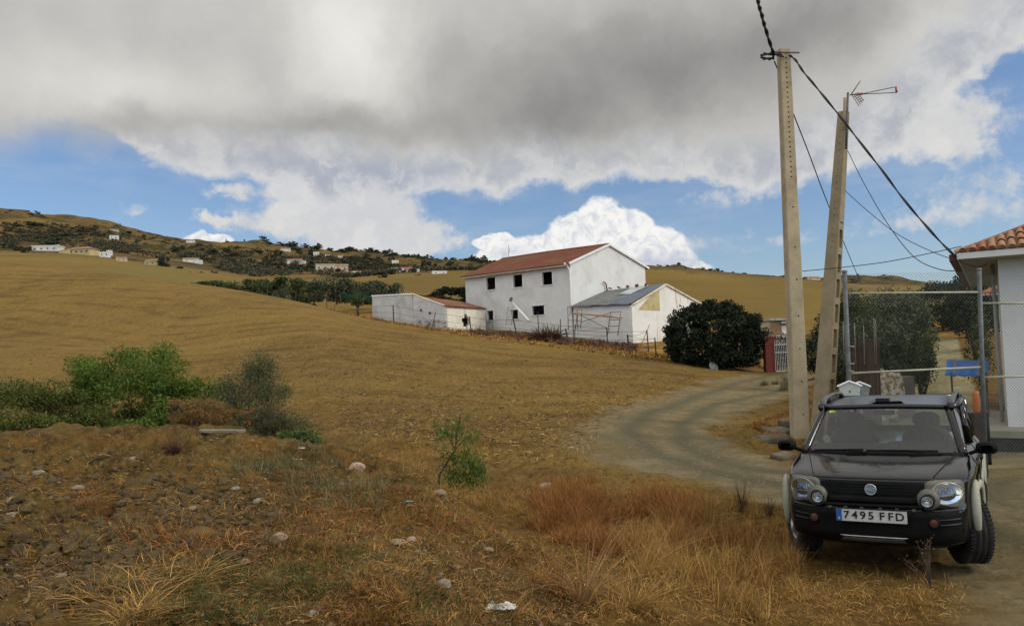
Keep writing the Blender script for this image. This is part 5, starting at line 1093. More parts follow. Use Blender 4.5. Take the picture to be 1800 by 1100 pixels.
# scaffold, ladder, rubbish pipe, dish
sc_ = anchor('scaffold', (at(1045, 585, 61.5).x, 61.5, gz(at(1045, 585, 61.5).x, 61.5)), 'rusty scaffold frames carrying a long plank beside the annex', 'scaffold')
def frame(pa, pb, Y, w_):
    mb = MB(); a, b = at(*pa, Y), at(*pb, Y); off = Vector((w_, .35, 0))
    for o in (Vector(), off): mb.tube([a+o, b+o], .035, 5)
    for f in (.15, .4, .65, .95): mb.tube([a.lerp(b, f), a.lerp(b, f)+off], .025, 5)
    mb.build('frame', M_('scaffold_rust', (.28, .17, .13), (.2, .12, .09), 4., .8), sc_)
frame((999, 580), (998, 538), 62.5, .75); frame((1086, 590), (1092, 546), 59.6, -.72); frame((1012, 578), (1015, 542), 63.2, .4)
mb = MB(); mb.bar(at(1006, 550, 62.3), at(1091, 559, 59.3), .55, .07); mb.bar(at(1012, 551, 62.6), at(1075, 555.5, 60.3), .3, .07); mb.build('plank', M_('plank_wood', (.33, .19, .10), (.26, .15, .08), 3., .9), sc_)
for a, b in (((1020, 553), (1072, 580)), ((1022, 566), (1078, 548))): mb = MB(); mb.tube([at(*a, 62), at(*b, 60.2)], .022, 5); mb.build('brace', RUST, sc_)
a, b = at(889, 572, 66.5), at(893, 538, 67.3); ld = anchor('ladder', (a.x, a.y, a.z), 'grey ladder leaning on the farmhouse front wall', 'ladder')
mb = MB(); of = Vector((.48, -.2, 0))
for o in (Vector(), of): mb.tube([a+o, b+o*.9], .03, 5)
mb.build('rails', M_('ladder_grey', (.30, .29, .28), None, 3., .7), ld)
for i in range(8): f = .08+.12*i; mb = MB(); mb.tube([a.lerp(b, f), a.lerp(b, f)+of*.95], .02, 5); mb.build('rung', M_('rung_grey', (.30, .29, .28), None, 3., .7) if i == 0 else bpy.data.materials['rung_grey'], ld)
mb = MB(); a, b = at(900, 531, 67.6), at(929, 563, 65.0); mb.tube([a, b], .085, 8); tag(mb.build('drain_pipe', WHITE2), 'white pipe slanting down across the farmhouse wall', 'pipe')
mb = MB(); a = at(898, 527, 67.6); mb.box(a, (.2, .2, .28), rotm(.3, .2, .4)); mb.box(a+Vector((.08, 0, .16)), (.2, .08, .08), rotm(.1, .5, .4)); tag(mb.build('wall_lamp', M_('lamp_body', (.14, .12, .09), (.22, .2, .15), 7., .8)), 'small dark fitting on the wall at the top of the slanting white pipe', 'fitting')
c = at(1255, 634, 45.3); dsh = anchor('satellite_dish', (c.x, c.y, gz(c.x, c.y)), 'discarded pale grey dish lying under the round dark bush', 'dish')
Md = Matrix.Translation((c.x, c.y, gz(c.x, c.y)+.22)) @ Matrix.Rotation(R(62), 4, 'X') @ Matrix.Rotation(R(20), 4, 'Y'); mb = MB(); mb.lathe([(.0, .0), (.12, -.01), (.20, -.035), (.27, -.07), (.28, -.068)], Md, 20, cap=False); mb.build('bowl', M_('dish_grey', (.14, .145, .14), None, 6., .6), dsh).modifiers.new('s', 'SOLIDIFY').thickness = .012
mb = MB(); mb.tube([Md @ Vector((0, -.25, -.05)), Md @ Vector((0, -.1, .28))], .012, 5); mb.build('arm', RUST, dsh)
# ---------------------------------------------------------------- plants
def leaves(cen, nrm, L, Wd, rng, droop=0., jit=.6):
    """one kite-shaped leaf per centre, pointing along nrm"""
    n = len(cen); d = nrm+rng.normal(0, jit, (n, 3)); d[:, 2] -= droop; d /= np.linalg.norm(d, axis=1)[:, None]+1e-9
    s = np.cross(d, rng.normal(0, 1, (n, 3))); s /= np.linalg.norm(s, axis=1)[:, None]+1e-9
    l = (L*rng.uniform(.6, 1.3, n))[:, None]; w_ = (Wd*rng.uniform(.7, 1.3, n))[:, None]
    b = cen-d*l*.5; V = np.stack([b, b+d*l*.45+s*w_*.5, b+d*l, b+d*l*.45-s*w_*.5], 1).reshape(-1, 3)
    Q = np.arange(n*4).reshape(-1, 4); return V, Q
def crown_pts(rng, n, R3, nclump, cr, shell=.75, flat=0.):
    """leaf centres gathered in clumps through an ellipsoid, denser to the outside"""
    d = rng.normal(0, 1, (nclump, 3)); d /= np.linalg.norm(d, axis=1)[:, None]; r = rng.uniform(0, 1, nclump)**(1/3.)
    r = shell+(1-shell)*r if shell > 0 else r; c = d*r[:, None]*rng.uniform(.78, 1.0, nclump)[:, None]
    k = rng.randint(0, nclump, n); sz_ = rng.uniform(.6, 1.25, nclump)[k]
    p = rng.normal(0, 1, (n, 3)); p /= np.linalg.norm(p, axis=1)[:, None]; p = p*(rng.uniform(0, 1, n)**.45)[:, None]
    q = c[k]+p*(cr*sz_)[:, None]; nr = p+c[k]*.5
    return q*np.array(R3), nr
def foliage(name, V, Q, mat, parent, loc=None, smooth=False):
    me = np_mesh(name, V, Q, smooth); me.materials.append(mat); o = bpy.data.objects.new(name, me); C.objects.link(o)
    if parent is not None: o.parent = parent
    if loc is not None: o.location = loc
    return o
BARK = M_('bark', (.085, .062, .045), (.05, .038, .03), 8., .95)
def limbs(rng, H, R3, cz, r0, nl=7, spread=.75):
    mb = MB(); top = Vector((0, 0, cz*.75)); mb.tube([Vector((0, 0, -.15)), Vector((rng.uniform(-.05, .05)*H, 0, cz*.4)), top], [r0, r0*.75, r0*.55], 7)
    for i in range(nl):
        a = 2*math.pi*i/nl+rng.uniform(-.3, .3); e = Vector((math.cos(a)*R3[0]*spread*rng.uniform(.6, 1), math.sin(a)*R3[1]*spread*rng.uniform(.6, 1), cz+R3[2]*rng.uniform(-.2, .6)))
        s = Vector((0, 0, cz*rng.uniform(.25, .75))); m_ = s.lerp(e, .5)+Vector((0, 0, -.06*H)); mb.tube([s, m_, e], [r0*.5, r0*.32, r0*.12], 5)
        for j in range(2): e2 = e+Vector(rng.uniform(-1, 1, 3))*R3[0]*.3; mb.tube([m_, m_.lerp(e2, .5)+Vector((0, 0, .04)), e2], [r0*.25, r0*.16, r0*.06], 4)
    return mb
def tree(name, label, cat, x, y, z, R3, cz, n, leafL, leafW, mat, seed, group=None, nclump=26, cr=.34, shell=.35, r0=.08, droop=.1, scale_n=.6, extra=None, nl=7):
    rng = np.random.RandomState(seed); root = empty(name, (x, y, z), 0, label, cat, group)
    q, nr = crown_pts(rng, n, R3, nclump, cr, shell); q[:, 2] += cz; keep = q[:, 2] > .02*cz; q, nr = q[keep], nr[keep]
    V, Q = leaves(q, nr*scale_n, leafL, leafW, rng, droop); foliage('crown', V, Q, mat, root)
    limbs(rng, cz+R3[2], R3, cz, r0, nl).build('trunk', BARK, root); return root
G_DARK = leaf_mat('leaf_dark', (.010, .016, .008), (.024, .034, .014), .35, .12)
G_OLV = leaf_mat('leaf_olive', (.040, .052, .026), (.085, .100, .052), .3, .2)
G_BRI = leaf_mat('leaf_bright', (.050, .092, .014), (.145, .200, .030), .35, .35, 2.)
G_GRY = leaf_mat('leaf_greygreen', (.046, .060, .026), (.105, .122, .054), .3, .25, 2.)
G_MID = leaf_mat('leaf_mid', (.032, .050, .014), (.078, .098, .028), .35, .25)
G_FAR = leaf_mat('leaf_far', (.026, .033, .020), (.055, .062, .034), .3, .1, .1)  # distance haze is put into this lightened leaf colour
STRAW = leaf_mat('straw', (.22, .120, .032), (.46, .28, .078), .5, .2, 1.5)
RUSTG = leaf_mat('rust_grass', (.15, .060, .018), (.36, .165, .042), .5, .2, 1.5)
BROWNG = leaf_mat('brown_twigs', (.060, .034, .022), (.115, .062, .034), .35, .1, 1.5)
WEED = leaf_mat('weed_grey', (.105, .102, .044), (.185, .172, .080), .3, .2, 2.)
WEEDG = leaf_mat('weed_green', (.048, .062, .013), (.115, .118, .030), .35, .25, 2.)
# the big round dark bush by the gate
c = at(1258, 640, 47.5); zc = gz(c.x, 47.5)
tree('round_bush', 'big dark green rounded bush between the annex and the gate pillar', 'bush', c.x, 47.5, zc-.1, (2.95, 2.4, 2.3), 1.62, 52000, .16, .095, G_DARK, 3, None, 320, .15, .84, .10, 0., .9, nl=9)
# olive trees beyond the field crest
for i, (px, py, Yt, rx, rz, mt) in enumerate([(432, 518, 104, 2.9, 1.3, G_MID), (500, 520, 106, 3.0, 1.55, G_MID), (592, 525, 104, 3.3, 1.9, G_OLV), (668, 530, 100, 2.75, 1.75, G_OLV), (378, 508, 110, 2.7, .9, G_MID), (545, 524, 112, 2.6, 1.5, G_MID), (635, 528, 110, 2.2, 1.5, G_MID), (465, 518, 112, 2.3, 1.5, G_OLV), (335, 505, 116, 2.6, .6, G_OLV)]):
    p = at(px, py, Yt); tree('olive_tree', 'round crowned olive tree %s in the row beyond the field' % ['left of the tallest one', 'with the dark crown', 'with the tallest grey crown', 'at the right end', 'low and wide toward the left', 'half hidden in the middle', 'narrow and dark near the net', 'pale and narrow', 'lowest and leftmost'][i], 'tree', p.x, Yt, p.z-.6, (rx, rx*.8, rz), rz*.82+.1, 4200, .32, .15, mt, 20+i, 'olive trees beyond the field crest', 22, .36, .5, .12)
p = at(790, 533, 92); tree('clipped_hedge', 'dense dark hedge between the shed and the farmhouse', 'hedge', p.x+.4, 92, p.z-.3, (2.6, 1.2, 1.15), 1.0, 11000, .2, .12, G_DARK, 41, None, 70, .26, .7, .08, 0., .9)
for px, py, Yt, rx, rz, lb, mt in [(492, 534, 84, 1.15, 1.1, 'bushy grey-green shrub standing at the field edge by the first posts', G_OLV), (534, 541, 82, .55, .75, 'small upright shrub just right of the bushy shrub by the posts', G_MID), (550, 538, 84, .4, .25, 'tiny low shrub in the dry grass between fence posts', G_MID)]:
    p = at(px, py, Yt); tree('shrub', lb, 'shrub', p.x, Yt, p.z-.2, (rx, rx, rz), rz, 1700, .16, .05, mt, int(px), None, 14, .42, .2, .05, 0.)
def spray(rng, n, H, spread, seg=4, w_=.006, curl=.4, base=.05, up=1.):
    """thin arching blades from a common base: returns vertices, quads"""
    a = rng.uniform(0, 2*math.pi, n); o = np.stack([np.cos(a), np.sin(a), np.zeros(n)], 1); ln = H*rng.uniform(.45, 1.15, n); sp = spread*rng.uniform(.1, 1, n)
    b = o*(base*rng.uniform(0, 1, n))[:, None]; side = np.stack([-np.sin(a), np.cos(a), np.zeros(n)], 1)+rng.normal(0, .5, (n, 3)); side /= np.linalg.norm(side, axis=1)[:, None]
    rows = []; wp = rng.uniform(0, 6.28, n)
    for k in range(seg+1):
        t = k/seg; hz_ = ln*(t-curl*t*t*sp)*np.cos(sp*.6)*up; ho = ln*sp*(t**1.35); c = b+o*ho[:, None]+side*(np.sin(t*2.6+wp)-np.sin(wp))[:, None]*(ln*.11*t)[:, None]; c[:, 2] += hz_
        ww = w_*(1-t*.85); rows += [c-side*ww, c+side*ww]
    V = np.stack(rows, 1); m = 2*(seg+1); idx = np.arange(n)[:, None]*m
    Q = np.concatenate([idx+np.array([[2*k, 2*k+1, 2*k+3, 2*k+2]]) for k in range(seg)], 0); return V.reshape(-1, 3), Q
def join(parts):
    Vs, Qs, n = [], [], 0
    for V, Q in parts: Vs.append(V); Qs.append(Q+n); n += len(V)
    return np.concatenate(Vs), np.concatenate(Qs)
# palm by the shed and net
p = at(629, 545, 76); rng = np.random.RandomState(2); pm = empty('palm', (p.x, 76, p.z-.3), 0, 'small bushy palm beside the leaning posts left of the shed', 'palm')
V, Q = spray(rng, 160, 1.5, .9, 5, .05, .5, .1); V[:, 2] += .55; foliage('fronds', V, Q, G_MID, pm); mb = MB(); mb.tube([(0, 0, -.2), (0, 0, .7)], [.14, .1], 7); mb.build('trunk', BARK, pm)
a, b = at(597, 516, 88), at(664, 520, 86); mb = MB(); mb.grid(lambda u, v: a.lerp(b, u)+UP*(-.25*math.sin(math.pi*u)*0-.55*v+.12*math.sin(u*14))+Vector((0, .8*v, 0)), 24, 5); ob_ = mb.build('shade_net', M_('net_green', (.03, .15, .11), (.02, .10, .08), 3., .8)); ob_.modifiers.new('s', 'SOLIDIFY').thickness = .01; tag(ob_, 'sagging strip of green shade netting left of the shed', 'net')
# trees and bushes behind the mesh fence
for i, (px, py, Yt, rx, ry, rz, cz, n, lf, mt, lb) in enumerate([
    (1545, 700, 24, 1.35, 1.2, 1.25, 1.55, 7500, .12, G_OLV, 'loose olive-green tree behind the left fence post'),
    (1600, 660, 31, 1.0, 1.2, 1.35, 1.55, 5200, .14, G_MID, 'mid green tree left of the concrete drive'),
    (1500, 690, 27, .95, .9, 1.25, 1.3, 5200, .12, G_MID, 'green bush between the leaning pole and the fence post'),
    (1660, 612, 52, 2.9, 2.2, 1.75, 1.6, 11000, .2, G_DARK, 'wide dark tree at the top of the concrete drive'),
    (1715, 640, 44, 1.3, 1.5, 1.9, 1.7, 5200, .2, G_DARK, 'dark tree beside the white house'),
    (1570, 612, 46, 2.2, 1.8, 1.35, 2.0, 6000, .2, G_MID, 'dark green tree behind the olive-green one'),
    (1500, 610, 50, 1.5, 1.4, 1.4, 1.5, 4200, .2, G_OLV, 'small grey-green tree behind the fence post'),
    (1448, 640, 38, .9, .9, 1.05, 1.1, 3800, .16, G_DARK, 'dark bush seen between the two poles'),
    (1500, 690, 34, 1.5, 1.2, 1.9, 1.9, 9000, .15, G_MID, 'tall green bush filling the gap right of the leaning pole'),
    (1580, 690, 27.5, 1.15, 1.1, 1.75, 1.8, 9000, .13, G_OLV, 'bushy olive-green tree overhanging the left edge of the drive'),
    (1625, 700, 23, .42, .5, .9, 1.3, 2200, .10, G_MID, 'small leafy branches hanging over the drive'),
    (1712, 640, 36, .8, .9, 1.5, 1.6, 4200, .16, G_DARK, 'dark shrub at the right edge of the drive'),
    (1470, 650, 44, 1.2, 1.2, 1.4, 1.4, 4500, .17, G_DARK, 'dark bush half hidden by the leaning pole'),
    (1725, 700, 24, .45, .5, 1.2, 1.4, 1300, .11, G_MID, 'thin bush against the white house wall')]):
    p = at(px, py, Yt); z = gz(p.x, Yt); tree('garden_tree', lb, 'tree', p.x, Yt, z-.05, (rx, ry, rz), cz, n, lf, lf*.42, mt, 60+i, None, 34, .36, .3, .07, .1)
# roadside weeds by the left pole
# --- shrubs in the dip behind the mound
def shrub(label, px, py, Yt, R3, cz, n, lf, lw, mt, seed, name='shrub', shell=.25, ncl=30, cr=.32, r0=.03, droop=.15, nl=9, cat='shrub', dz=0.):
    p = at(px, py, Yt); z = gz(p.x, Yt)+dz; return tree(name, label, cat, p.x, Yt, z, R3, cz, n, lf, lw, mt, seed, None, ncl, cr, shell, r0, droop, nl=nl)
shrub('tall bright green leafy shrub, the biggest behind the earth bank', 240, 700, 15.5, (1.42, 1.0, .98), 1.62, 26000, .095, .020, G_BRI, 101, dz=-.1, ncl=52, cr=.27)
shrub('bright green arching shrub at the right of the tall leafy one', 325, 705, 15.2, (.72, .7, .72), 1.25, 10000, .085, .024, G_BRI, 102, ncl=30, cr=.3)
shrub('lower olive-green shrub at the left edge', 50, 730, 13.6, (1.45, .9, .74), 1.12, 34000, .065, .02, leaf_mat('leaf_left', (.044, .060, .011), (.120, .140, .026), .35, .3, 1.6), 103)
shrub('dull green shrub below the tall bright one', 150, 725, 13.6, (.95, .7, .62), .85, 13000, .07, .02, leaf_mat('leaf_dull', (.046, .062, .012), (.115, .138, .024), .35, .3, 2.), 104)
shrub('fresh green low shrub in front of the tall leafy one', 245, 740, 13.1, (.72, .55, .50), .78, 9500, .07, .02, G_BRI, 105)
shrub('feathery grey-green shrub to the right of the bright green ones', 445, 690, 15.8, (.85, .7, .88), 1.45, 19000, .05, .012, G_GRY, 106, shell=.1, ncl=60, cr=.34)
shrub('small grey-green shrub leaning right of the feathery one', 500, 735, 14.4, (.78, .6, .60), .72, 11000, .045, .012, G_GRY, 107, shell=.1)
shrub('dark green shrub under the feathery one', 430, 745, 13.8, (.60, .45, .50), .70, 8000, .06, .018, G_MID, 108)
shrub('low leafy plant right of the reddish stems', 525, 760, 11.2, (.42, .35, .30), .52, 5500, .055, .018, leaf_mat('leaf_fresh', (.05, .08, .02), (.11, .15, .035), .35, .3, 2.), 109)
shrub('low bluish green mat of leaves at the end of the earth bank', 600, 772, 13.4, (.62, .4, .16), .18, 3000, .05, .016, leaf_mat('leaf_blue', (.03, .06, .025), (.06, .10, .045), .35, .3, 2.), 110)
# sapling in the ditch: bare stem, two leaf groups
c = at(812, 850, 11.2); zg = gz(c.x, c.y)
sap = empty('sapling', (c.x, c.y, zg), 0, 'young bright green sapling with a bare crooked stem in the ditch', 'sapling'); rng = np.random.RandomState(9)
def loc(px, py, Y=11.2): return at(px, py, Y)-Vector((c.x, c.y, zg))
mb = MB(); s0_, s1_, s2_, s3_ = loc(772, 835), loc(786, 812), loc(800, 790), loc(803, 765); mb.tube([s0_+Vector((-.03, 0, -.35)), s0_, s1_, s2_, s3_, loc(812, 715)], [.018, .016, .013, .011, .009, .003], 6); mb.tube([s2_, loc(790, 772), loc(784, 752)], [.009, .006, .003], 5); mb.tube([s2_, loc(820, 768), loc(835, 765)], [.008, .005, .003], 5); mb.build('stem', BARK, sap)
cs = []
for px, py, r_, n_ in [(795, 760, .16, 330), (775, 762, .10, 170), (818, 772, .12, 200), (835, 768, .09, 110), (820, 732, .07, 60), (806, 745, .08, 70), (833, 722, .04, 16), (765, 745, .05, 30), (800, 805, .10, 240), (782, 800, .08, 90), (828, 815, .16, 620), (812, 838, .17, 700), (838, 840, .14, 560), (790, 835, .12, 300), (845, 822, .09, 160), (820, 800, .10, 200)]:
    q = loc(px, py); n_ = int(n_*.62); g_ = rng.normal(0, 1, (n_, 3))*r_*.56; cs.append(g_+np.array(q))
cs = np.concatenate(cs); V, Q = leaves(cs, rng.normal(0, .4, cs.shape)+np.array([0, 0, -.6]), .062, .014, rng, .5, .5); foliage('leaves', V, Q, leaf_mat('leaf_sapling', (.055, .095, .016), (.12, .185, .035), .3, .4, 3.), sap)
# --- grasses
def hits(px, py, it=7):
    px = np.asarray(px, float); py = np.asarray(py, float); rx = np.zeros(len(px)); rz = np.zeros(len(px))
    for i, (a, b) in enumerate(zip(px, py)): r = ray(a, b); rx[i] = r.x; rz[i] = r.z
    d = np.full(len(px), 6.)
    for k in range(it*3): z = field(rx*d, d)['z']; d = d*.5+.5*np.clip((z-EYE)/np.minimum(rz, -.02), 2.2, 60)
    return np.stack([rx*d, d, field(rx*d, d)['z']], 1)
def inpoly(rng, poly, n):
    poly = np.array(poly, float); lo, hi = poly.min(0), poly.max(0); out = np.zeros((0, 2))
    while len(out) < n:
        q = rng.uniform(lo, hi, (n*2, 2)); k = polydist(q[:, 0], q[:, 1], poly) > 0; out = np.concatenate([out, q[k]])
    return out[:n]
def tufts(name, label, cat, mat, poly, n, blades, H, spread, seed, w_=.004, kind='stuff', curl=.5, base=.05, up=1., dens=True, seg=4):
    rng = np.random.RandomState(seed); q = inpoly(rng, poly, n*3)
    g = hits(q[:, 0], q[:, 1]); f = fbm(g[:, 0], g[:, 1], .7, 3, seed % 50); k = np.argsort(-(f+rng.uniform(-.25, .25, len(f))))[:n] if dens else np.arange(n)
    g = g[k]; protos = [spray(rng, blades, 1., spread, seg, w_/H, curl, base/H, up) for _ in range(8)]; parts = []
    for i in range(len(g)):
        V, Q = protos[rng.randint(8)]; a = rng.uniform(0, 6.28); s = H*rng.uniform(.45, 1.3); R2 = np.array([[math.cos(a), -math.sin(a), 0], [math.sin(a), math.cos(a), 0], [0, 0, 1]]); tilt = rng.normal(0, .25, 2)
        W_ = V @ R2.T*s; W_[:, :2] += W_[:, 2:3]*tilt; parts.append((W_+g[i]-[0, 0, .012], Q))
    V, Q = join(parts); o = foliage(name, V, Q, mat, None); tag(o, label, cat, None, kind); return o
DG = 'dry_grass'
tufts(DG, 'dense rust-orange dry grass filling the ditch in front of the car', 'dry grass', RUSTG, [(880, 862), (960, 845), (1060, 845), (1180, 868), (1290, 895), (1380, 945), (1400, 1010), (1250, 1030), (1120, 990), (1000, 965), (900, 910)], 1700, 16, .22, .95, 201, .0024)
tufts(DG, 'tall tangled rust-orange weeds massed at the ditch centre', 'dry grass', RUSTG, [(950, 880), (1050, 862), (1170, 885), (1230, 925), (1180, 975), (1040, 960), (960, 930)], 420, 22, .40, .9, 230, .0024, curl=.45)
tufts(DG, 'golden straw grass along the far lip of the ditch', 'dry grass', STRAW, [(640, 775), (720, 770), (820, 830), (880, 870), (1000, 858), (1150, 880), (1300, 925), (1330, 970), (1120, 900), (950, 920), (850, 900), (760, 850), (650, 800)], 900, 12, .19, .85, 202, .0022)
tufts(DG, 'tall pale straw stalks standing before the car front', 'dry grass', STRAW, [(1040, 960), (1180, 880), (1330, 890), (1400, 960), (1420, 1070), (1300, 1100), (1180, 1090), (1060, 1060)], 520, 9, .33, .75, 203, .002, curl=.4)
tufts(DG, 'short orange litter grass on the slope at the bottom centre', 'dry grass', RUSTG, [(450, 860), (620, 800), (760, 870), (900, 960), (1000, 1040), (1020, 1100), (420, 1100), (380, 1000)], 1500, 9, .075, 1.0, 204, .0022)
tufts(DG, 'short golden stubble on the slope of the bank', 'dry grass', STRAW, [(560, 790), (700, 810), (860, 900), (1000, 960), (1300, 1010), (1450, 1010), (1500, 1100), (600, 1100), (500, 930)], 1100, 7, .085, .9, 205, .0018)
tufts('weeds', 'grey-green wiry weeds scattered over the bank', 'weeds', WEED, [(330, 760), (560, 790), (680, 840), (700, 900), (560, 900), (480, 850), (350, 810)], 230, 14, .15, .9, 206, .0022)
tufts('weeds', 'sprawling green weeds along the bottom edge', 'weeds', WEEDG, [(330, 1010), (560, 960), (800, 1000), (900, 1050), (1000, 1100), (280, 1100)], 420, 12, .12, 1.0, 207, .0022)
tufts('weeds', 'thin grey weeds among the clods at the left', 'weeds', WEED, [(60, 900), (260, 930), (380, 960), (330, 1040), (100, 1060), (0, 1000), (0, 900)], 100, 12, .11, 1.1, 208, .002)
tufts(DG, 'matted straw lying across the clods at lower left', 'dry grass', STRAW, [(80, 1100), (170, 1040), (260, 985), (350, 990), (390, 1020), (300, 1060), (230, 1100)], 95, 18, .28, 1.25, 209, .003, up=.45, dens=False)
tufts(DG, 'reddish dry stems matted on the left of the bank', 'dry grass', RUSTG, [(110, 860), (170, 840), (250, 865), (245, 905), (150, 905)], 60, 22, .22, 1.2, 210, .0022, up=.45, dens=False)
tufts(DG, 'orange dry stalks among the clods at centre left', 'dry grass', RUSTG, [(200, 900), (400, 900), (420, 950), (330, 990), (220, 960)], 70, 12, .15, 1.1, 211, .0024)
tufts(DG, 'sparse stems on the crest of the bank', 'dry grass', BROWNG, [(40, 762), (300, 762), (520, 775), (560, 800), (300, 790), (60, 790)], 90, 14, .10, 1., 212, .002)
tufts(DG, 'dry grass under and beside the car', 'dry grass', STRAW, [(1330, 900), (1385, 900), (1400, 985), (1500, 995), (1690, 1010), (1640, 1060), (1380, 1060)], 240, 7, .12, .7, 213, .002)
tufts(DG, 'orange grass island at the foot of the poles', 'dry grass', RUSTG, [(1310, 745), (1390, 722), (1395, 750), (1390, 775), (1330, 775)], 130, 14, .16, .9, 214, .006)
shrub('feathery orange dry bush between the green and the grey-green shrubs', 345, 745, 10.5, (.50, .26, .20), .24, 12000, .07, .0045, leaf_mat('dry_orange', (.15, .082, .026), (.29, .18, .062), .35, .25, 2.), 120, name='dry_bush', shell=.1, ncl=44, cr=.34)
shrub('reddish leaved bush below the grey-green shrub', 455, 760, 10.4, (.22, .2, .18), .26, 1800, .045, .012, leaf_mat('red_leaf', (.18, .06, .03), (.30, .14, .06), .3, .25, 2.), 121, shell=.1, ncl=24)
shrub('wispy olive bush sprawling at the end of the crest', 480, 785, 9.9, (.36, .25, .15), .17, 5000, .06, .0045, leaf_mat('olive_wisp', (.045, .05, .02), (.11, .105, .045), .35, .25, 2.), 122, shell=.1, ncl=30)
tag(foliage('hedge', *(lambda r_: (lambda c__: leaves(c__+np.array([at(1379, 640, 49.5).x, 49.5, gz(at(1379, 640, 49.5).x, 49.5)+.9]), c__, .2, .1, r_))(r_.normal(0, 1, (2500, 3))*[.6, .35, .42]))(np.random.RandomState(3)), G_DARK, None), 'dark low hedge seen through the white bar gate', 'hedge')
tufts('weeds', 'pale green weeds on the verge left of the poles', 'weeds', WEED, [(1335, 676), (1392, 668), (1394, 690), (1345, 684)], 46, 24, .34, .8, 216, .012, seg=3)
def far_tufts(name, label, mat, pts, n, H, seed, w_=.03, blades=10, spread=.8, jit=1.2):
    rng = np.random.RandomState(seed); parts = []; pr = [spray(rng, blades, 1., spread, 3, w_/H, .4, .25) for _ in range(6)]
    for i in range(n):
        k = rng.randint(len(pts)-1); t = rng.uniform(); a, b = pts[k], pts[k+1]; px = a[0]+(b[0]-a[0])*t; Yd = a[1]+(b[1]-a[1])*t+rng.uniform(-jit, jit); x = ray(px, 600).x*Yd; z = gz(x, Yd)
        V, Q = pr[rng.randint(6)]; parts.append((V*H*rng.uniform(.5, 1.3)+[x, Yd, z-.03], Q))
    V, Q = join(parts); tag(foliage(name, V, Q, mat, None), label, 'dry grass', None, 'stuff')
far_tufts(DG, 'golden dry grass between the farm fence and the farmhouse', STRAW, [(560, 78), (700, 67.5), (830, 60), (1000, 55), (1107, 51.5), (1170, 49.5)], 480, .30, 301, .035, 12, 1., 2.6)
far_tufts(DG, 'brown scrubby growth against the farmhouse and annex', BROWNG, [(830, 63), (905, 62), (980, 58.5), (1050, 57.5), (1120, 56)], 300, .42, 302, .04, 16, .9, 2.6)
far_tufts(DG, 'rusty verge growth along the shed wall', RUSTG, [(650, 70.5), (760, 64), (850, 64), (930, 60), (1080, 55)], 260, .32, 303, .03, 12, 1., 2.)
tag(foliage('dead_bush', *(lambda r_: (lambda VQ: (VQ[0]*[1.5, 1.2, 1]+[at(962, 600, 58.5).x, 58.5, gz(at(962, 600, 58.5).x, 58.5)], VQ[1]))(spray(r_, 420, 1.25, 1.0, 4, .035, .5, .5)))(np.random.RandomState(4)), BROWNG, None), 'brown dead bush heaped before the farmhouse', 'bush')
# individual dry plants in the foreground
def plant(name, label, cat, mat, px, py, n, H, spread, seed, w_=.004, tilt=(0, 0), curl=.5, up=1., base=.05, seg=5):
    g = hits([px], [py])[0]; rng = np.random.RandomState(seed); V, Q = spray(rng, n, H, spread, seg, w_, curl, base, up); V[:, :2] += V[:, 2:3]*np.array(tilt); o = foliage(name, V, Q, mat, None, tuple(g-[0, 0, .02])); return tag(o, label, cat)
plant('straw_tuft', 'big fan of long golden straw stalks splayed upward at the bottom centre', 'grass tuft', leaf_mat('stalk_gold', (.22, .115, .04), (.38, .22, .085), .3, .1, 2.), 1020, 1060, 110, .72, 1.25, 401, .0022, (.35, .1), .5, seg=7)
plant('straw_tuft', 'loose reddish stalks springing up just left of the big golden fan', 'grass tuft', RUSTG, 985, 1040, 90, .50, 1.3, 412, .002, (-.3, .1), .5, seg=7)
plant('straw_tuft', 'tall thin straw stalks leaning right between the fan and the car', 'grass tuft', STRAW, 1130, 1010, 90, .60, .9, 413, .002, (.4, .1), .4, seg=7)
plant('straw_tuft', 'thin straw stalks nearest the front wheel of the car', 'grass tuft', STRAW, 1345, 1030, 80, .42, .8, 414, .002, (.1, .1), .4, seg=7)
plant('straw_tuft', 'flattened golden straw fan lying right of the big splayed one', 'grass tuft', STRAW, 1110, 1065, 170, .62, 1.4, 402, .0024, (.9, 0), .6, .45)
plant('straw_tuft', 'small pale straw tuft at the left edge among the clods', 'grass tuft', STRAW, 45, 985, 60, .22, 1.1, 403, .003, (.3, 0), .6, .6)
plant('straw_tuft', 'golden tuft with long stalks at the bottom left corner', 'grass tuft', STRAW, 190, 1075, 110, .38, 1.2, 404, .003, (.6, .2), .5, .5)
plant('dry_plant', 'rust-red bushy dead plant beside the ditch', 'dry plant', RUSTG, 985, 905, 500, .40, .9, 405, .0030, (0, 0), .5)
plant('dry_plant', 'rust-red dead plant lying over the left clods', 'dry plant', RUSTG, 190, 895, 380, .34, 1.25, 406, .0022, (.2, 0), .6, .5)
plant('dry_plant', 'dark purplish dead stems on the crest of the bank', 'dry plant', BROWNG, 305, 795, 200, .28, 1.25, 407, .0028, (0, 0), .3)
plant('dry_plant', 'thin dark weed standing beside the car headlamp', 'weed', BROWNG, 1305, 900, 60, .42, .35, 410, .005, (0, 0), .3)
plant('dry_plant', 'second thin dark weed just left of the car wheel', 'weed', BROWNG, 1352, 905, 40, .30, .35, 411, .004, (0, 0), .3)
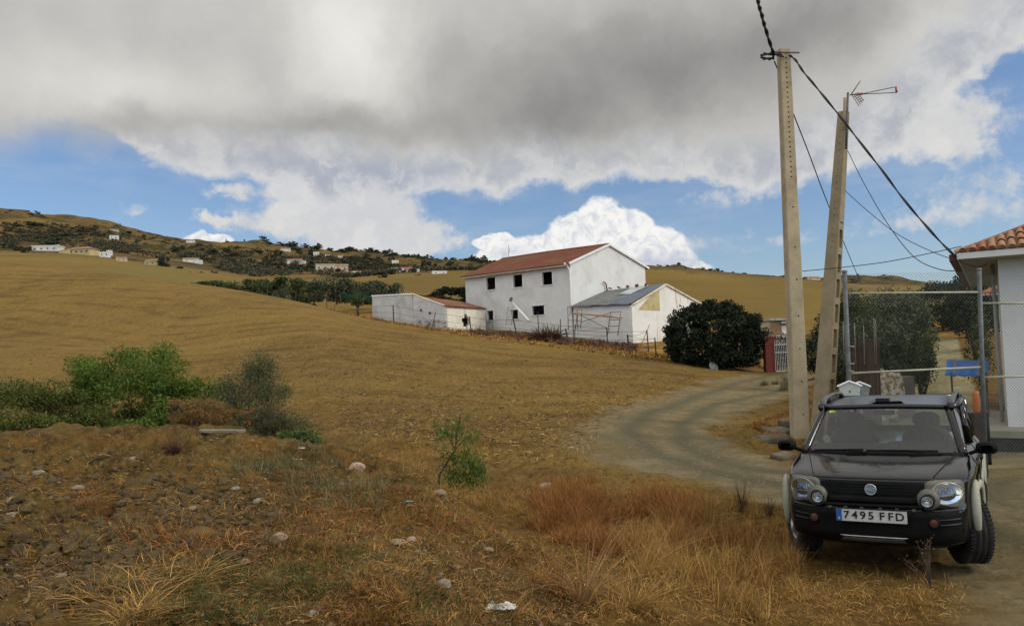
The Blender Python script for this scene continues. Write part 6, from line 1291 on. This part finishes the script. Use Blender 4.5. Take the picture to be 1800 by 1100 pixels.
# leafy weed in front of the number plate
g = hits([1636], [1035])[0]; wd_ = empty('leafy_weed', (g[0], g[1], g[2]), 0, 'sparse leafy weed growing up in front of the car bumper', 'weed'); rng = np.random.RandomState(12)
mb = MB(); cs = []; mm = P(1612, 965, g[1]+.15)-Vector(g)
for a in range(13):
    e = Vector((mm.x+rng.uniform(-.14, .16), mm.y+rng.uniform(-.1, .1), mm.z*rng.uniform(.45, 1.42))); m_ = Vector((e.x*.35, e.y*.4, e.z*.6)); mb.tube([Vector((0, 0, -.02)), m_, e], [.0035, .0025, .0012], 4)
    for t in np.linspace(.45, 1, 16): cs.append(tuple(m_.lerp(e, t)+Vector(rng.normal(0, .014, 3))))
mb.build('stem', BARK, wd_); cs = np.array(cs); V, Q = leaves(cs, rng.normal(0, 1, cs.shape), .024, .011, rng); foliage('leaves', V, Q, BROWNG, wd_)
BANK0 = [(0, 765), (300, 762), (520, 775), (650, 800), (800, 880), (950, 960), (1050, 1100), (0, 1100)]
# --- stones, clods
def rock_mesh(name, seed, mat, sq=(1, 1, .7), sub=2, rough=.28):
    bm = bmesh.new(); bmesh.ops.create_icosphere(bm, subdivisions=sub, radius=.5); r_ = np.random.RandomState(seed); pl = r_.normal(0, 1, (9, 3)); pl /= np.linalg.norm(pl, axis=1)[:, None]; h = r_.uniform(.30, .48, 9)
    for v in bm.verts:
        for n_, d in zip(pl, h):
            k = v.co.dot(Vector(n_))-d
            if k > 0: v.co -= Vector(n_)*k*.9
        v.co *= 1+rough*.3*(r_.rand()-.5); v.co = Vector((v.co.x*sq[0], v.co.y*sq[1], v.co.z*sq[2]))
    me = bpy.data.meshes.new(name); bm.to_mesh(me); bm.free(); me.materials.append(mat); return me
STONE = M_('stone_pale', (.27, .20, .13), (.19, .14, .09), 5., .95, 16, .5, dirt=(.20, .14, .09), dscale=3.)
STONEP = M_('stone_pink', (.38, .26, .20), (.30, .20, .15), 5., .95, 16, .5)
STONEG = M_('stone_grey', (.27, .24, .18), (.19, .165, .12), 5., .95, 16, .5)
STN = [(627, 821, 30, 22, STONEP, 'pinkish angular stone on the shoulder of the bank'), (135, 868, 20, 12, STONEG, 'pale stone at the left among clods'), (21, 881, 30, 17, STONE, 'smooth orange-brown stone near the left edge'), (117, 869, 22, 15, STONE, 'rounded cream stone left of the red dead plant'),
       (66, 846, 22, 10, STONEG, 'small grey stone near the left edge of the bank'), (100, 1014, 30, 17, STONE, 'flat cream stone at the bottom left'), (455, 881, 26, 12, STONEG, 'grey-white stone in the middle of the clods'), (490, 943, 28, 18, STONE, 'cream stone beside the dark hollow'), (428, 987, 22, 12, STONE, 'tan stone in the lower middle of the clods'),
       (412, 858, 18, 8, STONEG, 'small pale stone above the middle clods'), (338, 893, 18, 10, STONE, 'dull stone behind the red dead plant'), (698, 953, 34, 14, STONE, 'flat buried stone on the slope'), (780, 1026, 30, 18, STONEG, 'rough grey stone above the white rag'), (722, 948, 20, 12, STONEP, 'small tan stone on the slope right of the flat one'), (858, 966, 20, 10, STONE, 'small stone on the ditch side slope'),
       (548, 1078, 22, 14, STONEG, 'grey-green stone at the bottom edge'), (600, 850, 16, 8, STONE, 'small light stone left of the pink stone'), (268, 840, 14, 8, STONEG, 'small stone left of centre on the bank'), (233, 806, 20, 8, STONE, 'pale stone near the bank crest'), (20, 905, 40, 14, STONEG, 'half buried dark slab at the left edge'), (770, 865, 30, 12, STONE, 'flat brown stone on the ditch edge'), (965, 855, 44, 14, STONEP, 'broad pale stone heap at the ditch end')]
for i, (px, py, w_, h_, mt, lb) in enumerate(STN):
    g = hits([px], [py+h_*.35])[0]; s = w_/F*g[1]; me = rock_mesh('stone', 700+i, mt, (1, .8, min(.9, h_/w_*1.0))); o = bpy.data.objects.new('stone', me); C.objects.link(o); o.location = (g[0], g[1]+s*.2, g[2]+s*h_/w_*.22); o.scale = (s*1.06,)*3; o.rotation_euler = (0, 0, i*1.3*0+(.3 if i % 2 else -.2)); tag(o, lb, 'stone', 'loose stones on the bank')
def litter(name, label, mat, poly, n, L, w_, seed):
    rng = np.random.RandomState(seed); q = inpoly(rng, poly, n); g = hits(q[:, 0], q[:, 1]); a = rng.uniform(0, 6.28, n); el_ = rng.normal(0, .28, n); l = (L*rng.uniform(.3, 1.4, n))[:, None]
    d = np.stack([np.cos(a)*np.cos(el_), np.sin(a)*np.cos(el_), np.abs(np.sin(el_))], 1); s = np.stack([-np.sin(a), np.cos(a), rng.normal(0, .6, n)], 1)*w_; b = g+[0, 0, .006]; mid = b+d*l*.5+[0, 0, .012]
    V = np.stack([b-s, b+s, mid+s, mid-s, b+d*l+s*.4, b+d*l-s*.4], 1).reshape(-1, 3); i = np.arange(n)[:, None]*6; Q = np.concatenate([i+np.array([[0, 1, 2, 3]]), i+np.array([[3, 2, 4, 5]])]); tag(foliage(name, V, Q, mat, None), label, 'litter', None, 'stuff')
litter('straw_litter', 'pale broken straw lying over the whole bank', STRAW, BANK0, 5200, .075, .0014, 501)
litter('straw_litter', 'rust-brown dead stems lying over the bank', RUSTG, BANK0, 5200, .09, .0016, 502)
litter('twig_litter', 'dark twigs and dead leaves over the bank and ditch', BROWNG, BANK0, 4200, .06, .002, 503)
litter('straw_litter', 'straw lying in the ditch and on the verge by the car', STRAW, [(640, 780), (900, 850), (1150, 850), (1380, 890), (1420, 1000), (1700, 1030), (1700, 1100), (1000, 1100), (860, 930)], 5200, .08, .0016, 504)
litter('straw_litter', 'rusty litter in the ditch and verge', RUSTG, [(640, 780), (900, 850), (1150, 850), (1380, 890), (1420, 1000), (1600, 1040), (1600, 1100), (1000, 1100), (860, 930)], 4200, .07, .0018, 505)
litter('straw_litter', 'bits of straw along the near edge of the field', STRAW, [(560, 745), (800, 705), (1280, 660), (1290, 670), (1060, 745), (1040, 800), (900, 820), (640, 775)], 2600, .16, .005, 506)
def scatter(name, label, mat, poly, n, smin, smax, seed, protos=6, cat='stones', sq=(1, 1, .65), flat_=True, pw_=2.5, dens=.3):
    rng = np.random.RandomState(seed); q = inpoly(rng, poly, n); g = hits(q[:, 0], q[:, 1]); P_ = []
    for k in range(protos):
        me = rock_mesh('t', seed*10+k, mat, sq, 2 if smax > .1 else 1, 1.5); v = np.zeros(len(me.vertices)*3, np.float32); me.vertices.foreach_get('co', v); f = np.array([tuple(p.vertices) for p in me.polygons]); P_.append((v.reshape(-1, 3), f)); bpy.data.meshes.remove(me)
    parts = []
    for i in range(n):
        V, Q = P_[rng.randint(protos)]; a = rng.uniform(0, 6.28); s = smin+(smax-smin)*rng.uniform()**pw_; R2 = np.array([[math.cos(a), -math.sin(a), 0], [math.sin(a), math.cos(a), 0], [0, 0, 1]]); parts.append(((V @ R2.T)*s*[1, 1, rng.uniform(.6, 1.2)]+g[i]+[0, 0, s*.04], Q))
    V, Q = join(parts); tag(foliage(name, V, Q, mat, None), label, cat, None, 'stuff')
CLOD = M_('clod_soil', (.095, .064, .026), (.050, .033, .014), 3., .98, 30, .6, dirt=(.13, .085, .045), dscale=2.)
CLOD2 = M_('clod_light', (.185, .125, .052), (.115, .076, .032), 4., .98, 30, .6)
BANK = [(0, 765), (300, 762), (520, 775), (650, 810), (800, 890), (950, 980), (1050, 1100), (0, 1100)]
scatter('soil_clods', 'dark crumbly clods covering the bank', CLOD, [(0, 800), (250, 800), (450, 850), (520, 930), (430, 990), (300, 1040), (200, 1100), (0, 1100)], 3400, .015, .12, 31, sq=(1, .9, .75), cat='clods', pw_=5.)
scatter('soil_clods', 'lighter small clods and grit on the bank', CLOD2, BANK, 6500, .008, .05, 32, cat='clods', pw_=3.5)
scatter('pebbles', 'pale pebbles strewn over the bank', STONE, BANK, 1500, .008, .045, 33, cat='pebbles', pw_=3.5)
scatter('pebbles', 'light gravel on the track', STONEG, [(1040, 790), (1100, 760), (1290, 780), (1380, 810), (1380, 860), (1300, 848), (1120, 830)], 900, .012, .04, 34, cat='pebbles')
scatter('pebbles', 'grit and small stones on the ploughed field', CLOD2, [(520, 740), (800, 700), (1200, 665), (1290, 655), (1060, 740), (1040, 800), (1100, 838), (900, 815), (640, 768)], 2000, .01, .05, 35, cat='pebbles', pw_=3.)
FIELDP = [(0, 520), (330, 520), (560, 565), (830, 605), (1100, 640), (1250, 655), (1060, 735), (1030, 790), (640, 765), (560, 700), (500, 640), (330, 600), (100, 610), (0, 680)]
def fhits(px, py):
    out = []
    for a, b in zip(px, py): out.append(tuple(hit(a, b, 12, 140, 500)))
    return np.array(out)
_h = hits
def hits(px, py, it=7): return fhits(px, py) if len(px) == NFS else _h(px, py, it)
NFS = 2301; scatter('field_stones', 'pale stones flecking the ploughed field', M_('field_stone', (.33, .25, .14), (.26, .19, .10), 5., .95), FIELDP, NFS, .02, .10, 36, cat='stones', pw_=2.5)
NFS = 2302; scatter('field_clods', 'dark broken clods over the ploughed field', M_('field_clod', (.15, .098, .042), (.11, .07, .032), 5., .95), FIELDP, NFS, .03, .13, 37, cat='clods', pw_=2.5)
NFS = -1
# broken concrete slabs at the pole foot
for i, (px, py, sx_, sy_, sz2, rz, lb) in enumerate([(1368, 752, .75, .9, .16, .4, 'thick grey slab leaning against the taller pole'), (1352, 765, 1.1, .8, .13, -.2, 'broad flat slab at the track edge below the pole'), (1385, 745, .5, .6, .2, .1, 'dark upper block beside the taller pole'), (1378, 797, .55, .5, .14, .5, 'small tan stone slab just left of the car mirror')]):
    g = hits([px], [py+8])[0]; mb = MB(); mb.box((0, 0, 0), (1, 1, 1)); me_o = mb.build('concrete_slab', M_('slab_%d' % i, (.15, .118, .08), (.09, .068, .045), 3., .95, 10, .5, dirt=(.07, .05, .035), dscale=2.)); me_o.name = 'concrete_slab'; me_o.data.transform(Matrix.Diagonal((sx_*.7, sy_*.7, sz2, 1))); me_o.location = (g[0], g[1], g[2]+sz2*.15+(.15 if i == 2 else 0)); me_o.rotation_euler = (.08, -.07, rz); b_ = me_o.modifiers.new('b', 'BEVEL'); b_.width = .04; b_.segments = 2; tag(me_o, lb, 'slab', 'broken slabs at the pole foot')
g = hits([390], [762])[0]; mb = MB(); mb.box((0, 0, 0), (.52, .12, .035)); o = mb.build('wooden_board', M_('weathered_wood', (.24, .20, .15), (.17, .14, .10), 8., .95), bevel=.006); o.location = (g[0], g[1], g[2]+.05); o.rotation_euler = (0, .03, -.1); tag(o, 'weathered board lying on the crest of the bank', 'board')
# litter
def rag(label, px, py, s, mat, seed, cat='litter', name='plastic_rag', hh=.5):
    g = hits([px], [py])[0]; rng = np.random.RandomState(seed); mb = MB()
    def f(u, v):
        x, y = (u-.5)*s, (v-.5)*s*.55; e = min(u, 1-u, v, 1-v); return (x+rng.normal(0, .03)*s, y+rng.normal(0, .04)*s, abs(rng.normal(.12, .10))*s*hh*min(1, e*6+.15))
    mb.grid(f, 12, 7, False); o = mb.build(name, mat, fixn=False); o.location = (g[0], g[1], g[2]+.005); o.rotation_euler = (0, 0, rng.uniform(-.4, .4)); return tag(o, label, cat)
PW = M_('white_plastic', (.62, .60, .56), (.50, .47, .43), 12., .5)
rag('crumpled white plastic bag at the bottom centre', 880, 1068, .17, PW, 1)
rag('tiny cyan scrap of plastic on the slope', 719, 884, .06, M_('cyan_plastic', (.16, .42, .42), None, 5., .5), 2)
rag('white torn scraps on the right end of the bank crest', 515, 812, .16, PW, 3, hh=.3)
rag('small white scrap just above the torn scraps', 530, 792, .14, PW, 4, hh=.3)
# ---------------------------------------------------------------- far hillside: houses and trees
FW = M_('far_white', (.66, .64, .60), None, .3, .9); FY = M_('far_yellow', (.50, .40, .20), None, .3, .9); FC = M_('far_cream', (.50, .42, .31), None, .3, .9)
FRT = M_('far_tiles', (.30, .18, .10), (.22, .13, .08), .5, .9); FRR = M_('far_red_tiles', (.30, .13, .08), (.24, .11, .07), .5, .9); FWI = M_('far_window', (.05, .05, .05), None, .3, .5)
def depth_at(px, py): return hit(px, py, 150, 1300)
def far_house(label, px, py, w_, h_, wall, roof, rt='gable', chim=False, wing=None, yaw=.25, Y=None):
    g = hit(px, py, 140, 1200); 
    if g.y > 1100: g = at(px, py, 640)
    k = g.y/F; Wm, Hm = w_*k, h_*k; Dm = Wm*.6; r = empty('hillside_house', (g.x, g.y, g.z), yaw, label, 'house', 'houses on the far hillside')
    hw = Hm*.62 if rt else Hm; mb = MB(); mb.box((0, Dm/2, hw/2-1.), (Wm, Dm, hw+2.))
    if wing: mb.box((Wm*wing[0], Dm*.2, hw*wing[2]/2-1.), (Wm*wing[1], Dm*.7, hw*wing[2]+2.))
    mb.build('wall', wall, r)
    mb = MB(); ov = Wm*.03
    if rt == 'gable':
        a, b = -Wm/2-ov, Wm/2+ov; mb.add([(a, -ov, hw), (b, -ov, hw), (b, Dm+ov, hw), (a, Dm+ov, hw), (a, Dm/2, Hm), (b, Dm/2, Hm)], [(0, 1, 5, 4), (2, 3, 4, 5), (0, 4, 3), (1, 2, 5), (0, 3, 2, 1)])
    elif rt == 'hip':
        a, b = -Wm/2-ov, Wm/2+ov; mb.add([(a, -ov, hw), (b, -ov, hw), (b, Dm+ov, hw), (a, Dm+ov, hw), (a+Dm*.45, Dm/2, Hm), (b-Dm*.45, Dm/2, Hm)], [(0, 1, 5, 4), (2, 3, 4, 5), (0, 4, 3), (1, 2, 5), (0, 3, 2, 1)])
    else: mb.box((0, Dm/2, Hm+.02*Wm), (Wm*1.04, Dm*1.04, .04*Wm))
    mb.build('roof', roof, r)
    nwin = max(2, int(w_/9))
    for i in range(nwin):
        x = Wm*((i+.5)/nwin-.5); mb = MB(); mb.box((x, -.03, hw*.52), (Wm*.05+.25, .1, hw*.28)); mb.build('window', FWI, r)
    if chim: mb = MB(); mb.box((Wm*.42, Dm*.4, Hm*1.15), (Wm*.05, Wm*.05, Hm*.7)); mb.build('chimney', wall, r)
    return r
for a in [('long low white house with a tall chimney, leftmost below the hill', 78, 441, 44, 8, FW, FW, None, True, None, .05), ('yellow villa with hipped tan roofs right of the long white house', 134, 447, 50, 15, FY, FRT, 'hip', False, (-.42, .4, .9), -.15), ('small white flat house right of the yellow villa', 183, 452, 16, 9, FW, FW, None, False, None, .1), ('tiny white house with a raised block just beyond the small flat one', 192, 449, 9, 9, FW, FW, None), ('low cream house half way along the first field', 213, 459, 17, 8, FC, FRT, 'gable'),
          ('yellow house with white extension beside the tall dark tree', 268, 466, 30, 12, FY, FRT, 'gable', False, (.55, .4, .6), -.1), ('white cluster house among trees at mid hill', 335, 461, 26, 9, FW, FRT, 'gable', False, (.5, .5, .7)), ('white house high on the left slope', 200, 421, 14, 7, FW, FW, None), ('pale house on the left skyline', 200, 406, 14, 4, FC, FRT, 'gable'), ('pale low house on the hillcrest by the small cloud', 335, 427, 14, 4, FW, FC, None),
          ('white house near the crest among dark trees', 502, 441, 17, 6, FW, FRT, 'gable'), ('white house with red roof below the dark tree clump', 518, 463, 26, 9, FW, FRR, 'gable', False, (.5, .5, .8)), ('long beige house in the middle of the hillside', 572, 476, 33, 11, FC, FC, None), ('beige house with a brown roof next to the long beige one', 600, 475, 24, 12, FC, FRT, 'gable'), ('small white house at the lower end of the beige ones', 627, 485, 16, 8, FW, FC, None),
          ('white house on the crest right of the pines', 556, 449, 10, 6, FW, FW, None), ('white shed between crest trees', 576, 452, 9, 4, FW, FW, None), ('white house between crest trees further right', 600, 454, 11, 6, FW, FRT, 'gable'), ('white villa low on the slope near the farmhouse', 716, 478, 20, 9, FW, FRR, 'gable', False, (-.7, .6, .9)), ('white villa block left in the cluster above the ochre field', 694, 477, 11, 7, FW, FRT, 'gable'), ('grey-white house above the villa cluster', 695, 464, 12, 7, FW, FC, 'gable'),
          ('low white house nearest the farmhouse roof', 773, 481, 26, 4, FW, FW, None), ('white pavilion by the villa cluster', 733, 478, 9, 5, FW, FW, None), ('lone brown-roofed house on the right ridge between the poles', 1431, 492, 26, 7, FC, FRT, 'gable')]:
    far_house(*a)
def proto_tree(seed, R3, cz, n, lf, mat):
    rng = np.random.RandomState(seed); q, nr = crown_pts(rng, n, R3, 12, .42, .4); q[:, 2] += cz; V, Q = leaves(q, nr, lf, lf*.7, rng, 0., .8); me = np_mesh('crown', V, Q, False); me.materials.append(mat)
    mb = MB(); mb.tube([(0, 0, -1.), (0.1, 0, cz*.6), (0, 0, cz+R3[2]*.3)], [.26, .2, .1], 6)
    for a in range(4): mb.tube([(0, 0, cz*.5), (math.cos(a*1.6)*R3[0]*.5, math.sin(a*1.6)*R3[1]*.5, cz+R3[2]*.2)], [.14, .06], 4)
    tm = bpy.data.meshes.new('trunk'); tm.from_pydata(mb.v, [], mb.f); tm.materials.append(BARK); return me, tm
PT = [proto_tree(i, *a) for i, a in enumerate([((3.6, 3.2, 2.5), 2.0, 900, .75, G_FAR), ((2.8, 2.8, 3.2), 2.7, 900, .75, G_FAR), ((4.8, 3.6, 2.2), 1.7, 1000, .75, G_FAR), ((1.1, 1.1, 4.2), 4.4, 300, .7, G_FAR), ((3.4, 3., 1.9), 1.2, 700, .7, leaf_mat('leaf_far_olive', (.04, .048, .026), (.07, .075, .04), .3, .1, .1)), ((3.2, 3.0, 2.2), 3.6, 700, .7, G_FAR)])]
TLAB = ['rounded dark tree on the far hillside, one of many alike', 'tall oval dark tree on the far hillside, one of many alike', 'broad spreading dark tree on the far hillside, one of many alike', 'slim dark cypress on the far hillside, one of several alike', 'low olive-grey bush on the far hillside, one of many alike', 'umbrella-shaped pine on the far skyline, one of several alike']
TGRP = ['rounded far hillside trees', 'oval far hillside trees', 'spreading far hillside trees', 'far hillside cypresses', 'olive-grey far hillside bushes', 'far skyline pines']
def far_tree(x, y, z, k, s, rz):
    r = empty('hillside_tree', (x, y, z), rz, TLAB[k], 'tree', TGRP[k]); r.scale = (s*1.25, s*1.25, s*rf_.uniform(.7, 1.1))
    for m_ in PT[k]: o = bpy.data.objects.new(m_.name, m_); C.objects.link(o); o.parent = r
rf_ = random.Random(21)
def skyz(px):                                           # skyline: highest terrain direction in the column
    t = ray(px, 450).x; d = np.exp(np.linspace(math.log(140), math.log(1000), 260)); f = field(t*d, d)['z']; i = int(np.argmax((f-EYE)/d)); return t*d[i], d[i], f[i]
cnt = 0
for x0, x1, n, ks, s0, s1 in [(0, 110, 8, (2, 4), .3, .6), (40, 70, 2, (2,), .7, .9), (150, 330, 12, (2, 4), .25, .5), (380, 450, 5, (3, 4, 0), .4, .8), (455, 545, 13, (0, 2, 5), .8, 1.3), (545, 700, 34, (0, 2, 5, 1), .5, 1.2), (690, 870, 38, (0, 1, 2, 5), .5, 1.15), (1135, 1260, 14, (0, 2), .35, .8), (1190, 1420, 34, (0, 2, 4), .25, .55), (1430, 1560, 5, (0, 2), .3, .6), (1640, 1700, 3, (0, 2), .25, .4)]:
    for i in range(n):
        px = rf_.uniform(x0, x1); x, y, z = skyz(px); s = rf_.uniform(s0, s1)*y/800; y2 = y*rf_.uniform(.95, 1.0); z = gz(x*y2/y, y2); far_tree(x*y2/y, y2, z-.7*s, rf_.choice(ks), s*.92, rf_.uniform(0, 6)); cnt += 1
for poly, n, ks, s0, s1 in [([(0, 420), (110, 432), (200, 425), (330, 450), (330, 430), (180, 400), (0, 385)], 42, (0, 2, 4), .4, .95), ([(330, 440), (480, 440), (620, 452), (800, 466), (810, 478), (640, 480), (460, 470), (340, 462)], 80, (0, 1, 2, 4), .5, 1.15), ([(400, 478), (480, 462), (560, 472), (520, 485), (430, 486)], 34, (4, 0, 2), .5, 1.), ([(0, 436), (60, 430), (60, 444), (0, 450)], 8, (0, 2), .8, 1.2)]:
    for px, py in inpoly(np.random.RandomState(n), poly, n):
        g = hit(px, py, 140, 1200)
        if g.y > 1000: continue
        far_tree(g.x, g.y, g.z-.3, rf_.choice(ks), rf_.uniform(s0, s1)*g.y/760, rf_.uniform(0, 6)); cnt += 1
for px, py, k, s in [(288, 468, 1, 1.9), (315, 472, 0, .8), (358, 458, 2, 1.5), (170, 447, 0, 1.0), (400, 470, 0, .8), (100, 430, 2, 1.8), (82, 432, 0, 1.4), (730, 474, 0, .8), (748, 470, 1, 1.3), (790, 470, 1, 1.1), (830, 460, 3, 1.2), (1497, 497, 2, 1.2), (690, 482, 1, 1.0), (672, 488, 0, 1.1), (735, 484, 4, .7), (352, 480, 4, .8), (375, 480, 4, .8), (333, 478, 4, .4), (650, 470, 2, 1.0)]:
    g = hit(px, py, 140, 1200); far_tree(g.x, g.y, g.z-.3, k, s*g.y/760, px); cnt += 1
print('far trees', cnt)
# dense scrub between the trees, far too many bushes to count
rng = np.random.RandomState(77); parts = []; scr = []
for poly, n in [([(0, 392), (150, 402), (330, 432), (420, 436), (420, 470), (300, 458), (180, 442), (60, 428), (0, 430)], 1500), ([(400, 438), (620, 455), (860, 466), (860, 476), (640, 480), (560, 478), (440, 484), (380, 474)], 1700), ([(400, 480), (470, 466), (520, 474), (510, 484), (440, 487)], 260), ([(540, 480), (640, 488), (760, 482), (640, 494)], 100)]:
    for px, py in inpoly(rng, poly, n):
        t_ = ray(px, py).x; Yd = 0
        scr.append((px, py))
scr = np.array(scr); rz_ = np.array([ray(a, b).z for a, b in scr]); rx_ = np.array([ray(a, b).x for a, b in scr]); ds = np.exp(np.linspace(math.log(330), math.log(1050), 90)); best = np.full(len(scr), -1.)
for d_ in ds:
    z_v = field(rx_*d_, np.full(len(scr), d_))['z']; m_ = (EYE+rz_*d_ <= z_v) & (best < 0); best[m_] = d_
ok = best > 0; X_, Y_ = rx_[ok]*best[ok], best[ok]; Z_ = field(X_, Y_)['z']; nn_ = fbm(X_, Y_, 60., 3, 9); sel = nn_+rng.uniform(-.25, .25, len(nn_)) > .06; X_, Y_, Z_ = X_[sel], Y_[sel], Z_[sel]
n = len(X_); K = 26; sc__ = rng.uniform(.8, 2.4, n)**1.0; cen = np.repeat(np.stack([X_, Y_, Z_], 1), K, 0); pp_ = rng.normal(0, 1, (n*K, 3)); pp_ /= np.linalg.norm(pp_, axis=1)[:, None]; pp_[:, 2] = np.abs(pp_[:, 2])*.75; cen = cen+pp_*np.repeat(sc__, K)[:, None]*[1.3, 1.3, 1.]
V, Q = leaves(cen, pp_, 1.0, .75, rng, 0., .8); tag(foliage('scrub', V, Q, leaf_mat('scrub_leaf', (.034, .036, .020), (.080, .068, .038), .3, .1, .05), None), 'dark scrub and low bushes covering the far hillside', 'scrub', None, 'stuff')
